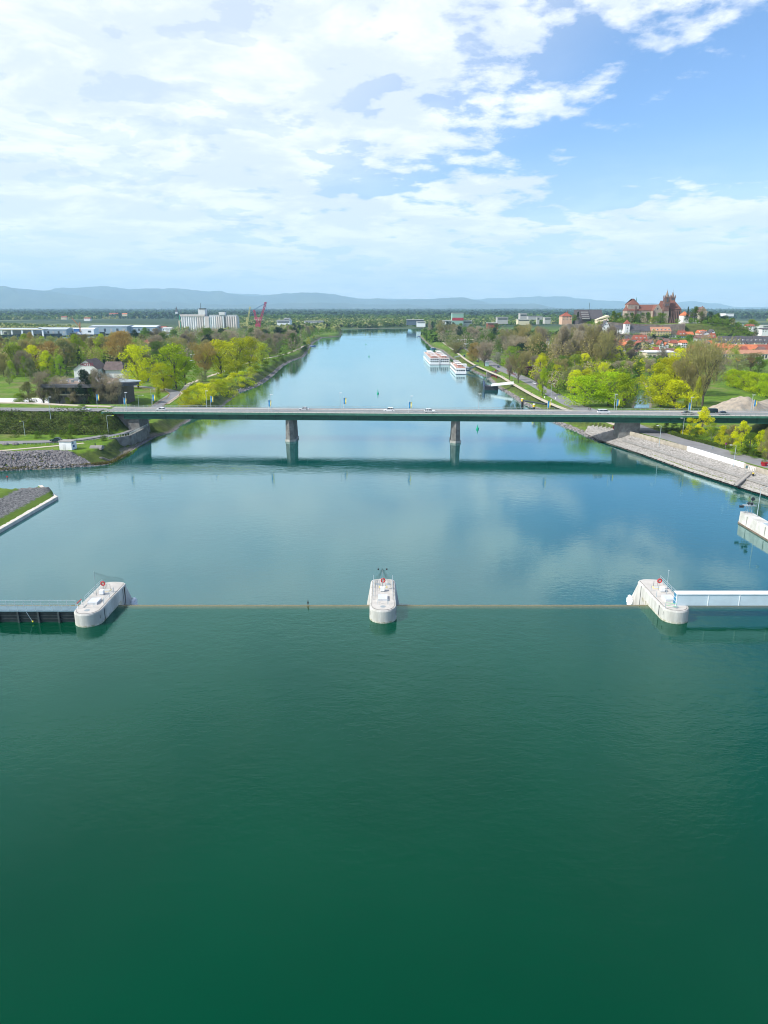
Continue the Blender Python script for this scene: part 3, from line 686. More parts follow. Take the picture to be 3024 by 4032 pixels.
# masts and bird nets
mast_me = lambda h: MB().tube((0,0,0),(0,0,h),.05,.035,8)
net_m = mat('green_net', (.05,.10,.09), .8, .1)
def net(a, b, c, d, n=9):     # a loose mesh of cords between four corners
    o = MB(); a, b, c, d = map(Vector, (a, b, c, d))
    for i in range(n+1):
        u = i/n; p, q = a.lerp(b, u), d.lerp(c, u); r, s = a.lerp(d, u), b.lerp(c, u)
        mid = lambda v, w, k=.28: v.lerp(w, .5)-Vector((0,0,k))
        o.path([p, mid(p,q), q], .008, 3); o.path([r, mid(r,s), s], .008, 3)
    return o
t = thing('net_mast', 'tall thin mast holding up a sagging dark net on the left weir pier', 'mast', (CX[0]-.9, NY[0]+8.0, DZ), 0)
mast_me(4.4).build('pole', steel_grey, t); net((0,0,4.3),(2.9,4.6,1.4),(2.9,5.6,.4),(.3,5.6,.3)).build('net', net_m, t); net((0,0,4.3),(.5,4.0,1.2),(.4,4.4,.2),(0,1.4,.5),6).build('net', net_m, t)
t = thing('net_mast', 'thin mast with lamps and a tent of dark net on the middle weir pier', 'mast', (CX[1]-.1, NY[1]+8.4, DZ), 0)
mast_me(3.9).build('pole', steel_grey, t)
net((0,0,3.8),(0,5.2,2.4),(1.5,5.2,.4),(1.6,0,.5)).build('net', net_m, t); net((0,0,3.8),(0,5.2,2.4),(-1.4,5.2,.4),(-1.5,0,.5)).build('net', net_m, t)
for sx in (-1,1): 
    MB().ball((sx*.75,3.2,2.9),.16,.16,.2).build('floodlight', dark_steel, t); MB().tube((0,1.5,3.2),(sx*.7,3.2,2.8),.02).build('arm', dark_steel, t)
t = thing('pole', 'tall thin pale pole standing on the right weir pier', 'pole', (CX[2]-.1+.55, NY[2]+7.2, DZ), 0)
mast_me(4.4).build('shaft', rail_b, t); MB().ball((0,0,4.42),.14,.14,.05).build('cap', rail_b, t)
# foam where water breaks round the tails of the outer piers
foam_m = mat('white_foam', (.85,.87,.88), .7, .15, 2, .05)
for sx, i in ((1, 0), (-1, 2)):
    b = MB(); rr = random.Random(i); b.ball((CX[i]+sx*(HW+.75), NY[i]+14.4, 1.9), .5, 1.1, 1.15, 12, 8)
    for k in range(120):
        a_ = rr.uniform(0,6.28); e_ = rr.uniform(-1,1); q_ = math.sqrt(1-e_*e_); b.ball((CX[i]+sx*(HW+.75)+.47*q_*math.cos(a_), NY[i]+14.4+1.05*q_*math.sin(a_), 1.9+1.1*e_), rr.uniform(.08,.17), n=6, m=4)
    tag(b.build('foam', foam_m), 'white foam where water breaks at the %s weir pier' % ('left' if sx > 0 else 'right'), kind='stuff')
# dark steel gate with catwalk on the left
t = thing('sluice_gate', 'dark ribbed steel sluice gate with a railed catwalk on top, left of the weir', 'sluice gate', (CX[0]-HW+.25, 108.3, 0))
MB().box(-60,0,0,.25,2,5.95).build('skin_plate', dark_steel, t)
for k in range(17):
    x = -2.9-k*3.35; MB().box(x-.14,x+.14,-.38,-.003,2,5.9).build('rib', mat('gate_rib', (.05,.06,.065), .5, .3), t)
for z in (4.6,5.2,5.75): MB().box(-60,0,-.2,-.004,z,z+.10).build('stringer', dark_steel, t)
MB().box(-60,-.02,-.3,1.75,5.96,6.08).build('catwalk', mat('catwalk_grating', (.12,.20,.24), .5, .15), t)
for y0 in (-.25, 1.7):
    r0 = MB().box(-60,-.6,y0-.02,y0+.02,7.1,7.15).box(-60,-.6,y0-.012,y0+.012,6.6,6.63).build('railing', rail_b, t)
    pm_ = MB().box(-.03,.03,-.03,.03,0,1.05).mesh('post', rail_b)
    for k in range(40): link('post', pm_, r0, (-.8-k*1.45, y0, 6.08))
MB().tube((-8,-.5,6.0),(-7.2,-.55,4.3),.04).build('stay', rail_b, t); MB().ball((-7.15,-.55,4.35),.15).build('marker_float', mat('float_yellow', (.75,.65,.05), .5, .1), t)
# red and white barrier at the catwalk end
t = thing('safety_barrier', 'small red and white barrier where the catwalk meets the left pier', 'barrier', (CX[0]-HW+.4, 109.4, DZ))
MB().box(-.04,.04,-.9,.9,.85,1.0).build('rail', red, t)
for y in (-.85,.85): MB().box(-.04,.04,y-.04,y+.04,0,.95).build('post', white, t)
# covered walkway from the right pier to the right
wx = W(2665,2388,PT_Z).x
t = thing('covered_walkway', 'long white box walkway running right from the right weir pier', 'walkway', (wx, 109.8, PT_Z))
pale_blue = mat('pale_blue_panel', (.50,.60,.66), .5, .1, .3)
MB().box(0,46,.06,1.2,.07,2.05).build('side_panels', pale_blue, t)
for k in range(9):
    MB().box(.05+k*5.2,5.18+k*5.2,.0,.055,.05,2.04).build('panel', pale_blue, t)
    if k: MB().box(k*5.2-.05,k*5.2+.09,-.05,.10,.03,2.10).build('joint_flange', white, t)
MB().box(-.12,46,-.12,1.35,2.052,2.16).build('roof', white, t)
for k in range(18): MB().box(1+k*2.4,1.12+k*2.4,-.02,.1,2.16,2.24).build('roof_clip', white, t)
dr = MB().box(-.08,-.003,.12,1.15,.02,2.0).build('door', mat('blue_door', (.01,.16,.30), .4, .2), t)
for z in (.7,1.35): MB().box(-.11,-.083,.12,1.15,z,z+.05).build('crossbar', white, dr)
MB().box(-.1,-.002,.0,.12,.02,2.05).build('door_frame', white, t)
t = thing('gate_barrier', 'light green handrail beside the blue walkway door', 'handrail', (wx-1.4, 108.6, DZ))
gg = mat('mint_green', (.25,.60,.30), .5, .1)
MB().tube((-.9,.1,1.0),(.9,-.1,.85),.04).build('rail', gg, t); MB().tube((-.9,.1,.6),(.9,-.1,.35),.04).build('rail', gg, t)
for x in (-.9,.9): MB().tube((x,0,0),(x,0,1.05),.04).build('post', rail_b, t)
# ------------------------------------------------------------------ guide wall on the right with signal mast
gx = 92.7
t = thing('guide_wall', 'white concrete guide wall reaching in from the right edge', 'guide wall')
MB().prism([(gx,128),(gx+3.1,128),(gx+3.1,177),(gx+2.6,178.4),(gx+.3,178.6),(gx,178)], -3, 3.1, [(gx+.25,128),(gx+3.0,128),(gx+3.0,177),(gx+2.5,178.2),(gx+.45,178.4),(gx+.25,178)]).build('wall_body', concrete, t)
MB().prism([(gx-.03,128),(gx+3.14,128),(gx+3.14,177),(gx+2.6,178.44),(gx+.3,178.64),(gx-.03,178)], -3, .35).build('tide_band', mat('dark_wet_band', (.16,.12,.09), .7, .3), t)
MB().box(gx+.9,gx+2.1,130,168,3.101,3.13).build('deck_panel', mat('blue_grey_panel', (.30,.38,.42), .8, .1), t)
for k in range(5): MB().box(gx+.0,gx+.2,174-k*9,174.03-k*9,.6,2.9).build('joint', mat('joint_grey', (.30,.30,.28), .9, .1), t)
t = thing('signal_mast', 'navigation signal mast with dark round lamps on the tip of the guide wall', 'signal mast', (gx+1.6, 176.6, 3.1))
for x,y in ((-.5,-.5),(.5,-.5),(-.5,.5),(.5,.5)): MB().tube((x,y,0),(x*.8,y*.8,2.1),.05).build('leg', steel_grey, t)
MB().box(-1.4,1.5,-.9,.9,2.1,2.18).build('platform', steel_grey, t)
MB().xprism([(-.3,2.1),(.3,2.1),(0,1.5)], -2.5, -1.4).build('bracket', dark_steel, t)
for x,z,r0 in ((-.55,2.9,.42),(.25,2.75,.42),(.35,4.0,.5)): MB().tube((x,-.75,z),(x,-.6,z),r0,n=14).build('signal_disc', dark_steel, t)
MB().tube((.35,0,2.1),(.35,0,4.6),.06).build('pole', steel_grey, t)
r0 = MB().box(-1.4,1.5,-.9,-.87,3.05,3.1).box(-1.4,1.5,.87,.9,3.05,3.1).build('railing', steel_grey, t)
for x in (-1.35,-.4,.6,1.45): MB().box(x-.03,x+.03,-.91,-.86,2.18,3.08).build('post', steel_grey, r0)
def lamp(px_, py_, z, h, label, arm=1.6, adir=0, head='white', group='street lamps on the quay', hm=None):
    t = thing('street_lamp', label, 'lamp post', z if isinstance(z, Vector) else W(px_, py_, z), adir, group)
    MB().path([(0,0,0),(0,0,h)], .11, 6, .06).build('pole', rail_b, t)
    MB().path([(0,0,h),(arm*.3,0,h+.12),(arm,0,h+.15)], .045, 5).build('arm', rail_b, t)
    MB().box(arm-.1,arm+.65,-.16,.16,h+.05,h+.22).build('lamp_head', hm or mat('lamp_head_grey', (.75,.77,.76), .4, .1), t); return t
lamp(0, 0, Vector((gx+2.3, 173.5, 3.1)), 7.6, 'tall lamp post standing on the guide wall at the right edge', 2.4, 0.3, group='tall lamp posts by the water')
# ------------------------------------------------------------------ lock spit at the lower left
t = thing('lock_spit', 'wedge-shaped stone spit with a concrete rim and grassy top at the lower left', 'spit')
MB().prism([(-96.2,120),(-96.2,202.6),(-97.3,203.6),(-107.3,216.5),(-108.2,216.0),(-98,202.6),(-97.2,120)], -3, .85).build('concrete_rim', mat('rim_concrete', (.55,.52,.47), .85, .2), t)
mb = MB(); nx = 60; nyy = 90; r_ = random.Random(2); V = {}
def spit_z(x, y):
    f = min((-97.2-x)/9.5, (217.5-1.15*(-97-x)*1.0-y+0)/9.0 if x > -107.5 else (206-y+(-107.5-x)*.35)/9.0)
    return .7 + 3.9*max(0, min(1, f))
for i in range(nx+1):
    for j in range(nyy+1):
        x = -97.15-i*(60/nx)**1.0; y = 120+j*96.5/nyy; z = spit_z(x, y)
        if y > 203.6+(-97.3-x)*1.27: z = -2
        if x < -109 and y > 206: z = max(-2, z-(y-206)*.45)
        mb.v.append((x, y, z+r_.uniform(-.1,.12)))
for i in range(nx):
    for j in range(nyy): a = i*(nyy+1)+j; mb.f.append((a, a+1, a+nyy+2, a+nyy+1))
spm = bpy.data.materials.new('spit_ground'); spm.use_nodes = True; q = spm.node_tree; b = q.nodes['Principled BSDF']; b.inputs['Roughness'].default_value = .95; b.inputs['Specular IOR Level'].default_value = .15
g_ = N(q, 'ShaderNodeNewGeometry'); s_ = N(q, 'ShaderNodeSeparateXYZ'); L(q, g_.outputs['Position'], s_.inputs[0]); nz1 = NOISE(q, g_.outputs['Position'], .9, 6, .65); nz2 = NOISE(q, g_.outputs['Position'], 1.6, 6, .75)
zz = MATH(q, 'ADD', s_.outputs[2], MATH(q, 'MULTIPLY', MATH(q, 'SUBTRACT', nz1, .5), .9))
rockc = MIXC(q, SMOOTH(q, nz2, .3, .7), (.05,.05,.05), (.30,.29,.28)); grs = MIXC(q, nz1, (.07,.13,.015), (.14,.21,.03))
c_ = MIXC(q, SMOOTH(q, zz, 3.9, 4.15), MIXC(q, SMOOTH(q, zz, 1.5, 1.9), grs, rockc), grs); L(q, c_, b.inputs['Base Color'])
bn = N(q, 'ShaderNodeBump'); bn.inputs['Distance'].default_value = .15; L(q, nz2, bn.inputs['Height']); L(q, bn.outputs[0], b.inputs['Normal'])
mb.build('slope', spm, t, smooth=True)
# ------------------------------------------------------------------ vegetation
bark = mat('bark_brown', (.10,.085,.065), .95, .3, 1.0); bark_pale = mat('bark_pale', (.26,.24,.20), .9, .3, 1.0)
LM = {
 'yellowgreen': leafmat('leaf_yellow_green', (.66,.66,.008), (.44,.50,.006)),
 'bright':      leafmat('leaf_bright_green', (.42,.54,.008), (.26,.37,.006)),
 'fresh':       leafmat('leaf_fresh_green', (.33,.44,.03), (.21,.31,.02)),
 'willow':      leafmat('leaf_willow', (.56,.58,.05), (.36,.40,.035)),
 'greygreen':   leafmat('leaf_grey_green', (.33,.36,.13), (.22,.25,.09)),
 'olive':       leafmat('leaf_olive', (.37,.33,.12), (.24,.22,.085)),
 'brown':       leafmat('leaf_brown', (.42,.36,.25), (.29,.25,.17)),
 'orange':      leafmat('leaf_orange_brown', (.42,.31,.085), (.28,.21,.06)),
 'plum':        leafmat('leaf_plum', (.075,.022,.032), (.04,.012,.022)),
 'dark':        leafmat('leaf_dark_green', (.03,.065,.03), (.017,.038,.02), .1),
 'spruce':      leafmat('leaf_blue_spruce', (.035,.07,.060), (.018,.038,.034), .1),
 'mid':         leafmat('leaf_mid_green', (.15,.25,.025), (.085,.15,.016)),
 'scrub':       leafmat('leaf_scrub', (.085,.105,.03), (.045,.055,.018)),
 'blossom':     leafmat('leaf_blossom', (.50,.50,.44), (.30,.33,.22)),
}
def crown_mesh(name, m, kind, seed, n=2600):
    """unit crown: height 0..1 above ground, width 1; thousands of small leaf faces gathered into uneven clumps"""
    r = np.random.RandomState(seed)
    if kind == 'round':  env = lambda t: np.sqrt(np.clip(1-((t-.50)/.52)**2, 0, 1)); lo = .12; ncl = 46; cs = .125
    elif kind == 'tall': env = lambda t: np.clip(np.sin(np.pi*np.clip((t-.05)/.98, 0, 1)**.85), 0, 1)**.7; lo = .14; ncl = 44; cs = .11
    elif kind == 'cone': env = lambda t: np.clip(1.05-t, 0, 1)**.85; lo = .05; ncl = 60; cs = .10
    elif kind == 'column': env = lambda t: np.clip(1-np.abs(t-.5)*1.5, .25, 1)**.5; lo = .10; ncl = 50; cs = .16
    elif kind == 'vase': env = lambda t: .35+.75*np.clip(t, 0, 1)**.8*np.clip((1.04-t)*5, 0, 1)**.5; lo = .30; ncl = 42; cs = .12
    else: env = lambda t: np.sqrt(np.clip(1-((t-.35)/.66)**2, 0, 1)); lo = .0; ncl = 40; cs = .14      # bush
    C = []
    ph = r.rand(6)*6.28
    while len(C) < ncl:
        t = lo+(1-lo)*r.rand(); a = r.rand()*6.283; q = math.sqrt(r.rand())*.9+.1
        R0 = .5*env(np.array(t))*(.82+.22*math.sin(2*a+ph[0])+.13*math.sin(3*a+7*t+ph[1]))*(1-.0)
        rr = max(0, R0-cs*.45)*q; C.append((rr*math.cos(a), rr*math.sin(a), min(t, 1-cs*.35)))
    C = np.array(C); sz = cs*(.65+.7*r.rand(ncl))
    k = r.choice(ncl, n, p=sz**2/np.sum(sz**2)); d = r.normal(size=(n, 3)); d /= np.linalg.norm(d, axis=1)[:,None]
    rad = sz[k]*(.55+.5*r.rand(n))
    ctr = C[k]+d*rad[:,None]*np.array([1, 1, .75]); ctr[:,2] = np.clip(ctr[:,2], lo*.55, None); ctr[:,2] /= ctr[:,2].max()
    ctr[:,:2] *= .5/np.percentile(np.hypot(ctr[:,0], ctr[:,1]), 97)
    bare = kind == 'vase' or name.startswith('twig')
    if bare: # upward thin twigs
        u = ctr*np.array([1.2,1.2,0])+np.array([0,0,.55])+r.normal(size=(n,3))*.35; u /= np.linalg.norm(u, axis=1)[:,None]
        s = r.normal(size=(n,3)); s -= (s*u).sum(1)[:,None]*u; s /= np.linalg.norm(s, axis=1)[:,None]
        ln = .030*(.5+r.rand(n)); wd = .0030*(.6+r.rand(n)*.8)
        q = np.stack([ctr-u*ln[:,None]-s*wd[:,None], ctr-u*ln[:,None]+s*wd[:,None], ctr+u*ln[:,None]+s*wd[:,None]*.6, ctr+u*ln[:,None]-s*wd[:,None]*.6], 1)
    else:
        nrm = d*.8+r.normal(size=(n,3))*.7; nrm[:,2] += .25; nrm /= np.linalg.norm(nrm, axis=1)[:,None]
        u = np.cross(nrm, r.normal(size=(n,3))); u /= np.linalg.norm(u, axis=1)[:,None]; w = np.cross(nrm, u)
        s = .0120*(.6+r.rand(n)*.9); 
        q = np.stack([ctr+u*s[:,None], ctr+w*s[:,None]*.8, ctr-u*s[:,None], ctr-w*s[:,None]*.8], 1)
    return np_mesh(name, q.reshape(-1, 3), np.arange(4*n).reshape(n, 4), m)
def trunk_mesh(kind, seed, m):
    r = random.Random(seed); b = MB(); top = {'round':.62,'tall':.85,'cone':.9,'column':.85,'vase':.5,'bush':.3}[kind]; tr = {'bush':.012}.get(kind, .028)
    pts = [(0,0,-.04)]; x = y = 0
    for i in range(1, 6): x += r.uniform(-.012,.012); y += r.uniform(-.012,.012); pts.append((x, y, top*i/5))
    b.path(pts, tr, 7, .006)
    for k in range(13 if kind == 'vase' else 8):
        t = r.uniform(.18, .8); i = min(4, int(t*5)); p = Vector(pts[i]).lerp(Vector(pts[i+1]), t*5-i); a = r.uniform(0, 6.28); out = {'cone':.25,'column':.14,'tall':.25}.get(kind, .34)*r.uniform(.6,1.1)
        up = .30 if kind != 'cone' else .02; q = p+Vector((math.cos(a)*out*.5, math.sin(a)*out*.5, up*.6)); e = p+Vector((math.cos(a)*out, math.sin(a)*out, up*1.05*(.97-p.z)/.6))
        e.z = min(e.z, .93); b.path([p, q, e], tr*.42, 5, .003)
        for _ in range(2):
            a2 = a+r.uniform(-.9,.9); e2 = q+Vector((math.cos(a2)*.16, math.sin(a2)*.16, .2)); e2.z = min(e2.z,.95); b.tube(q, e2, tr*.2, .002, 4)
    return b.mesh('trunk', m)
PROTO = {}
def proto(shape, leaf, v=0):
    key = (shape, leaf, v)
    if key not in PROTO:
        sd_ = abs(hash(shape)) % 1 + {'round':1,'tall':2,'cone':3,'column':4,'vase':5,'bush':6}[shape]*10+v
        n = {'round':3600,'tall':3600,'cone':3000,'column':2600,'vase':2600,'bush':2400}[shape]
        twig = leaf in ('brown','olive','orange') and shape != 'cone'
        PROTO[key] = (crown_mesh('twig_crown' if twig else 'crown', LM[leaf], shape, sd_, int(n*(2.1 if twig else 2.0))), trunk_mesh(shape, sd_, bark_pale if leaf in ('greygreen','fresh') else bark))
    return PROTO[key]
NT = [0]; ORD = {}
def ordn(fmt, key):
    ORD[key] = ORD.get(key, 0)+1; n = ORD[key]
    return fmt % ('first second third fourth fifth sixth seventh eighth ninth tenth eleventh twelfth thirteenth fourteenth fifteenth sixteenth seventeenth eighteenth nineteenth twentieth'.split()[n-1])
def tree_at(x, y, z, h, w, shape, leaf, label, group=None, name='tree', v=None):
    v = (NT[0] % 3) if v is None else v; NT[0] += 1; c, tk = proto(shape, leaf, v)
    t = thing(name, label, 'shrub' if shape == 'bush' and h < 6 else 'tree', (x, y, z), rnd.uniform(0, 6.28), group); t.scale = (w, w, h)
    link('crown', c, t); link('trunk', tk, t); return t
def tree_px(px, base, top, wpx, shape, leaf, label, group=None, name='tree', dxy=(0,0), zb=None):
    g0 = 5.0 if zb is None else zb; p = W(px, base, g0)
    for _ in range(3):
        if zb is None: g0 = gz(p.x, p.y); p = W(px, base, g0)
    q = PT(px, top, p.y); dist = (p-cam.location).length
    return tree_at(p.x, p.y, g0-.1, max(1.2, q.z-g0), wpx*dist/F*.99, shape, leaf, label, group, name)
# --- left bank, single trees that can be told apart
LT = [
 (545,1528,1352,128,'round','yellowgreen','tall yellow-green tree with a dark bare trunk beside the modern hall'),
 (583,1500,1388,128,'round','greygreen','pale grey-green weeping tree between two yellow-green trees'),
 (693,1530,1348,164,'round','bright','largest bright green tree above the bend of the underpass road'),
 (646,1540,1425,108,'round','yellowgreen','yellow-green tree leaning over the bend of the underpass road'),
 (730,1515,1400,102,'round','bright','bright green tree at the right edge of the park lawn'),
 (626,1572,1518,26,'column','bright','narrow ivy-clad tree at the kerb of the underpass road'),
 (798,1503,1445,59,'round','greygreen','small round grey-green tree on the park lawn'),
 (808,1488,1345,118,'vase','orange','open brownish tree behind the small round tree on the lawn'),
 (872,1482,1332,143,'round','yellowgreen','broad yellow-green tree in the middle of the riverside park'),
 (935,1468,1325,128,'round','yellowgreen','yellow-green tree with several trunks at the right of the park'),
 (985,1452,1322,103,'tall','yellowgreen','yellow-green tree next to the river meadow'),
 (1032,1440,1345,77,'round','willow','last pale yellow tree before the river meadow'),
 (905,1470,1345,102,'round','willow','pale yellow tree among the park trees'),
 (480,1440,1300,174,'round','orange','big orange-brown tree behind the hotel'),
 (305,1440,1312,69,'tall','bright','tall light green tree in front of the left water'),
 (408,1425,1312,63,'tall','bright','slender light green tree left of the big orange-brown tree'),
 (242,1482,1398,72,'cone','spruce','broad blue-green spruce left of the hotel'),
 (175,1475,1420,42,'cone','dark','small dark fir left of the blue-green spruce'),
 (415,1478,1413,34,'cone','dark','dark pointed fir at the right end of the hotel'),
 (318,1448,1372,38,'cone','dark','dark fir behind the hotel gable'),
 (470,1490,1408,46,'cone','dark','dark fir right of the hotel roof'),
 (450,1440,1375,90,'round','dark','dark green pine crown above the hotel roof'),
 (195,1600,1500,58,'tall','greygreen','thin pale green tree in front of the white paving'),
 (78,1606,1545,51,'round','fresh','small round fresh green tree by the approach path'),
 (118,1602,1500,63,'tall','greygreen','tall pale birch left of the modern hall'),
 (175,1602,1455,77,'vase','brown','bare brown tree at the left corner of the modern hall'),
 (235,1600,1478,84,'vase','brown','bare brown tree in front of the hall wall'),
 (297,1602,1520,49,'vase','brown','small bare tree in front of the hall wall'),
 (350,1602,1450,90,'round','dark','dark ivy-clad tree in front of the hall'),
 (398,1604,1448,77,'vase','brown','bare tree near the blue and yellow flag'),
 (372,1602,1470,49,'tall','mid','slim ivy-covered tree beside the flag'),
 (455,1604,1470,82,'vase','brown','large bare tree at the right corner of the hall'),
 (274,1602,1560,36,'round','fresh','little rounded green tree at the foot of the hall wall'),
 (478,1560,1500,64,'vase','orange','low brown tree right of the hall'),
]
for a in LT: tree_px(*a, name={'cone':'fir_tree','column':'tree'}.get(a[4],'tree'))
for a in [(160,1607,1591,18,'bush','plum','small dark red bush beside the approach road'),(143,1606,1597,14,'bush','mid','low green bush beside the dark red bush'),(218,1604,1583,18,'bush','mid','round green bush in front of the hall'),
          (490,1772,1748,44,'bush','mid','rounded green bush at the shore near the retaining wall'),(418,1815,1798,18,'bush','bright','small bright bush among the shore stones'),(515,1768,1757,16,'bush','orange','brownish tuft at the water by the retaining wall')]:
    tree_px(*a, name='bush')
g = 'willows along the left shore'
for a in [(730,1600,1532,84),(768,1596,1516,108),(818,1588,1508,112),(862,1578,1494,116),(905,1562,1482,108),(952,1542,1458,98),(985,1522,1442,84),(1012,1505,1436,64),(870,1542,1470,80),(920,1527,1464,78),(790,1575,1505,80),(845,1560,1490,80)]:
    tree_px(a[0], a[1], a[2], a[3], 'bush', 'willow' if a[0] % 2 else 'yellowgreen', ordn('%s of the yellow willows along the left shore, counted from the bridge', 'w'), g, 'willow')
g = 'shrubs along the upper left shore'
for a in [(1045,1470,1420,54),(1080,1450,1410,44),(1108,1440,1375,44),(1125,1425,1385,34),(1150,1415,1380,30),(1165,1410,1385,34),(1185,1400,1378,26),(1200,1385,1345,32),(1215,1360,1325,24),(1235,1345,1322,24)]:
    tree_px(a[0], a[1], a[2], a[3], 'bush', ['mid','fresh','greygreen','willow'][a[0] % 4], ordn('%s of the green shrubs on the upper left shore, counted from the bridge', 's'), g, 'bush')
for a in [(645,1665,1645,60),(600,1665,1645,46),(690,1660,1640,50)]: tree_px(a[0], a[1]+22, a[2]+6, a[3], 'bush', 'olive', ordn('olive shrub at the left shore below the bridge, %s of three', 'o'), 'shrubs below the left bridge end', 'bush')
# --- right bank, single trees
RT = [
 (1693,1318,1258,20,'column','brown','dark slim poplar at the far right shore'),
 (1702,1318,1262,16,'column','dark','slim dark cypress at the far right shore'),
 (1728,1340,1266,26,'column','olive','tall olive poplar behind the cruise ships'),
 (1742,1340,1288,29,'tall','olive','shorter olive poplar behind the cruise ships'),
 (1786,1372,1317,75,'round','greygreen','round dusty grey tree behind the cruise ships'),
 (1800,1405,1345,75,'vase','olive','bare olive tree by the ship landing'),
 (1862,1424,1349,60,'round','orange','rust-coloured tree in the quay row'),
 (1885,1428,1345,55,'vase','orange','second rust-brown tree in the quay row'),
 (1908,1442,1342,82,'vase','brown','large bare grey-brown tree on the quay'),
 (1960,1433,1384,48,'round','blossom','white blossoming tree beside the quay road'),
 (2012,1452,1360,78,'round','fresh','rounded light green tree beside the quay road'),
 (1925,1418,1390,32,'round','dark','small dark green tree behind the quay'),
 (2006,1498,1406,42,'vase','brown','thin bare tree at the roadside right of the culvert'),
 (2040,1508,1388,68,'vase','olive','tall bare olive tree at the roadside'),
 (2068,1460,1380,55,'vase','olive','bare tree left of the plum-coloured trees'),
 (2082,1484,1440,72,'round','plum','plum-leaved tree in the quay gardens'),
 (2160,1510,1475,50,'round','plum','low plum-leaved tree right of the bright green cypress-shaped tree'),
 (2196,1522,1480,55,'round','plum','dark purple tree near the lower quay gardens'),
 (2135,1558,1442,52,'tall','bright','bright green spindle-shaped tree alone on the quay verge'),
 (2122,1550,1470,38,'vase','brown','bare tree just left of the bright green spindle tree'),
 (2110,1462,1415,34,'tall','yellowgreen','yellow-green tree behind the plum-coloured tree'),
 (2270,1440,1380,82,'round','yellowgreen','bright yellow-green round tree in the middle of the park wood'),
 (2380,1450,1375,55,'round','yellowgreen','golden green tree on the right side of the park wood'),
 (2262,1545,1435,70,'tall','greygreen','silvery tree behind the big green trees'),
 (2300,1600,1472,165,'round','bright','big fresh green tree left of the canal, nearer the river'),
 (2395,1598,1460,170,'round','bright','broad fresh green tree left of the canal'),
 (2450,1606,1466,140,'round','bright','big fresh green tree at the edge of the canal'),
 (2345,1560,1462,120,'round','bright','fresh green tree standing behind the big canal trees'),
 (2600,1602,1470,150,'round','yellowgreen','big golden green tree right of the canal'),
 (2655,1608,1490,150,'round','yellowgreen','low golden green tree right of the canal'),
 (2630,1545,1398,130,'round','yellowgreen','golden green tree further up the canal'),
 (2665,1490,1366,116,'round','yellowgreen','farthest golden green tree up the canal'),
 (2585,1565,1425,118,'round','yellowgreen','golden green tree bulging over the right side of the canal'),
 (2705,1548,1388,110,'round','yellowgreen','tall golden green tree behind the bare poplars'),
 (2700,1592,1400,100,'vase','olive','bare olive poplar left of the thick pale trunk'),
 (2765,1598,1318,150,'vase','olive','huge bare poplar with a thick pale trunk beside the meadow'),
 (2715,1560,1345,120,'vase','olive','bare poplar behind the huge poplar'),
 (2740,1612,1480,34,'tall','willow','thin pale birch at the roadside by the bridge'),
 (2702,1606,1520,36,'tall','yellowgreen','young golden tree between the poplars'),
 (2820,1500,1360,90,'vase','brown','bare brown tree behind the meadow'),
 (2900,1468,1392,80,'round','greygreen','grey-green tree at the back of the meadow'),
 (2955,1462,1385,80,'vase','olive','wide bare olive tree at the back of the meadow'),
 (2985,1470,1400,50,'round','mid','dark green tree at the back of the meadow'),
 (2880,1440,1372,60,'round','fresh','fresh green tree in front of the long orange roof'),
]
for a in RT: tree_px(*a, name='tree')
g = 'row of clipped round trees beside the meadow'
for k in range(9):
    u = k/8; tree_px(2872+u*185, 1520+u*52, 1450+u*26, 70+u*18, 'round', 'bright', ordn('round bright green tree, %s from the left in the row beside the meadow', 'l'), g, 'lime_tree')
g = 'shrubs under the right end of the bridge'
r_ = random.Random(4)
for k, (px, b, t_, w, lf) in enumerate([(2715,1712,1640,60,'yellowgreen'),(2760,1718,1598,64,'yellowgreen'),(2800,1735,1660,70,'fresh'),(2835,1745,1672,60,'yellowgreen'),(2880,1760,1670,64,'olive'),(2915,1772,1655,66,'yellowgreen'),(2950,1790,1700,70,'mid'),(2990,1795,1690,60,'yellowgreen'),(3020,1812,1665,60,'olive'),(2740,1722,1680,60,'mid'),(2860,1762,1712,54,'willow'),(2905,1790,1745,60,'fresh'),(2970,1800,1765,60,'mid'),(3050,1790,1680,70,'yellowgreen'),(2688,1700,1665,40,'mid'),(2620,1690,1664,40,'dark'),(2655,1693,1660,44,'dark'),(2585,1686,1668,30,'mid')]):
    tree_px(px, b, t_, w, 'tall' if b-t_ > 75 else 'bush', lf, ordn('%s of the spring shrubs under the right end of the bridge, %s' % ('%s', {'yellowgreen':'golden','fresh':'light green','olive':'bare olive','mid':'dark green','dark':'very dark','willow':'pale yellow'}[lf]), 'u'), g, 'shrub')
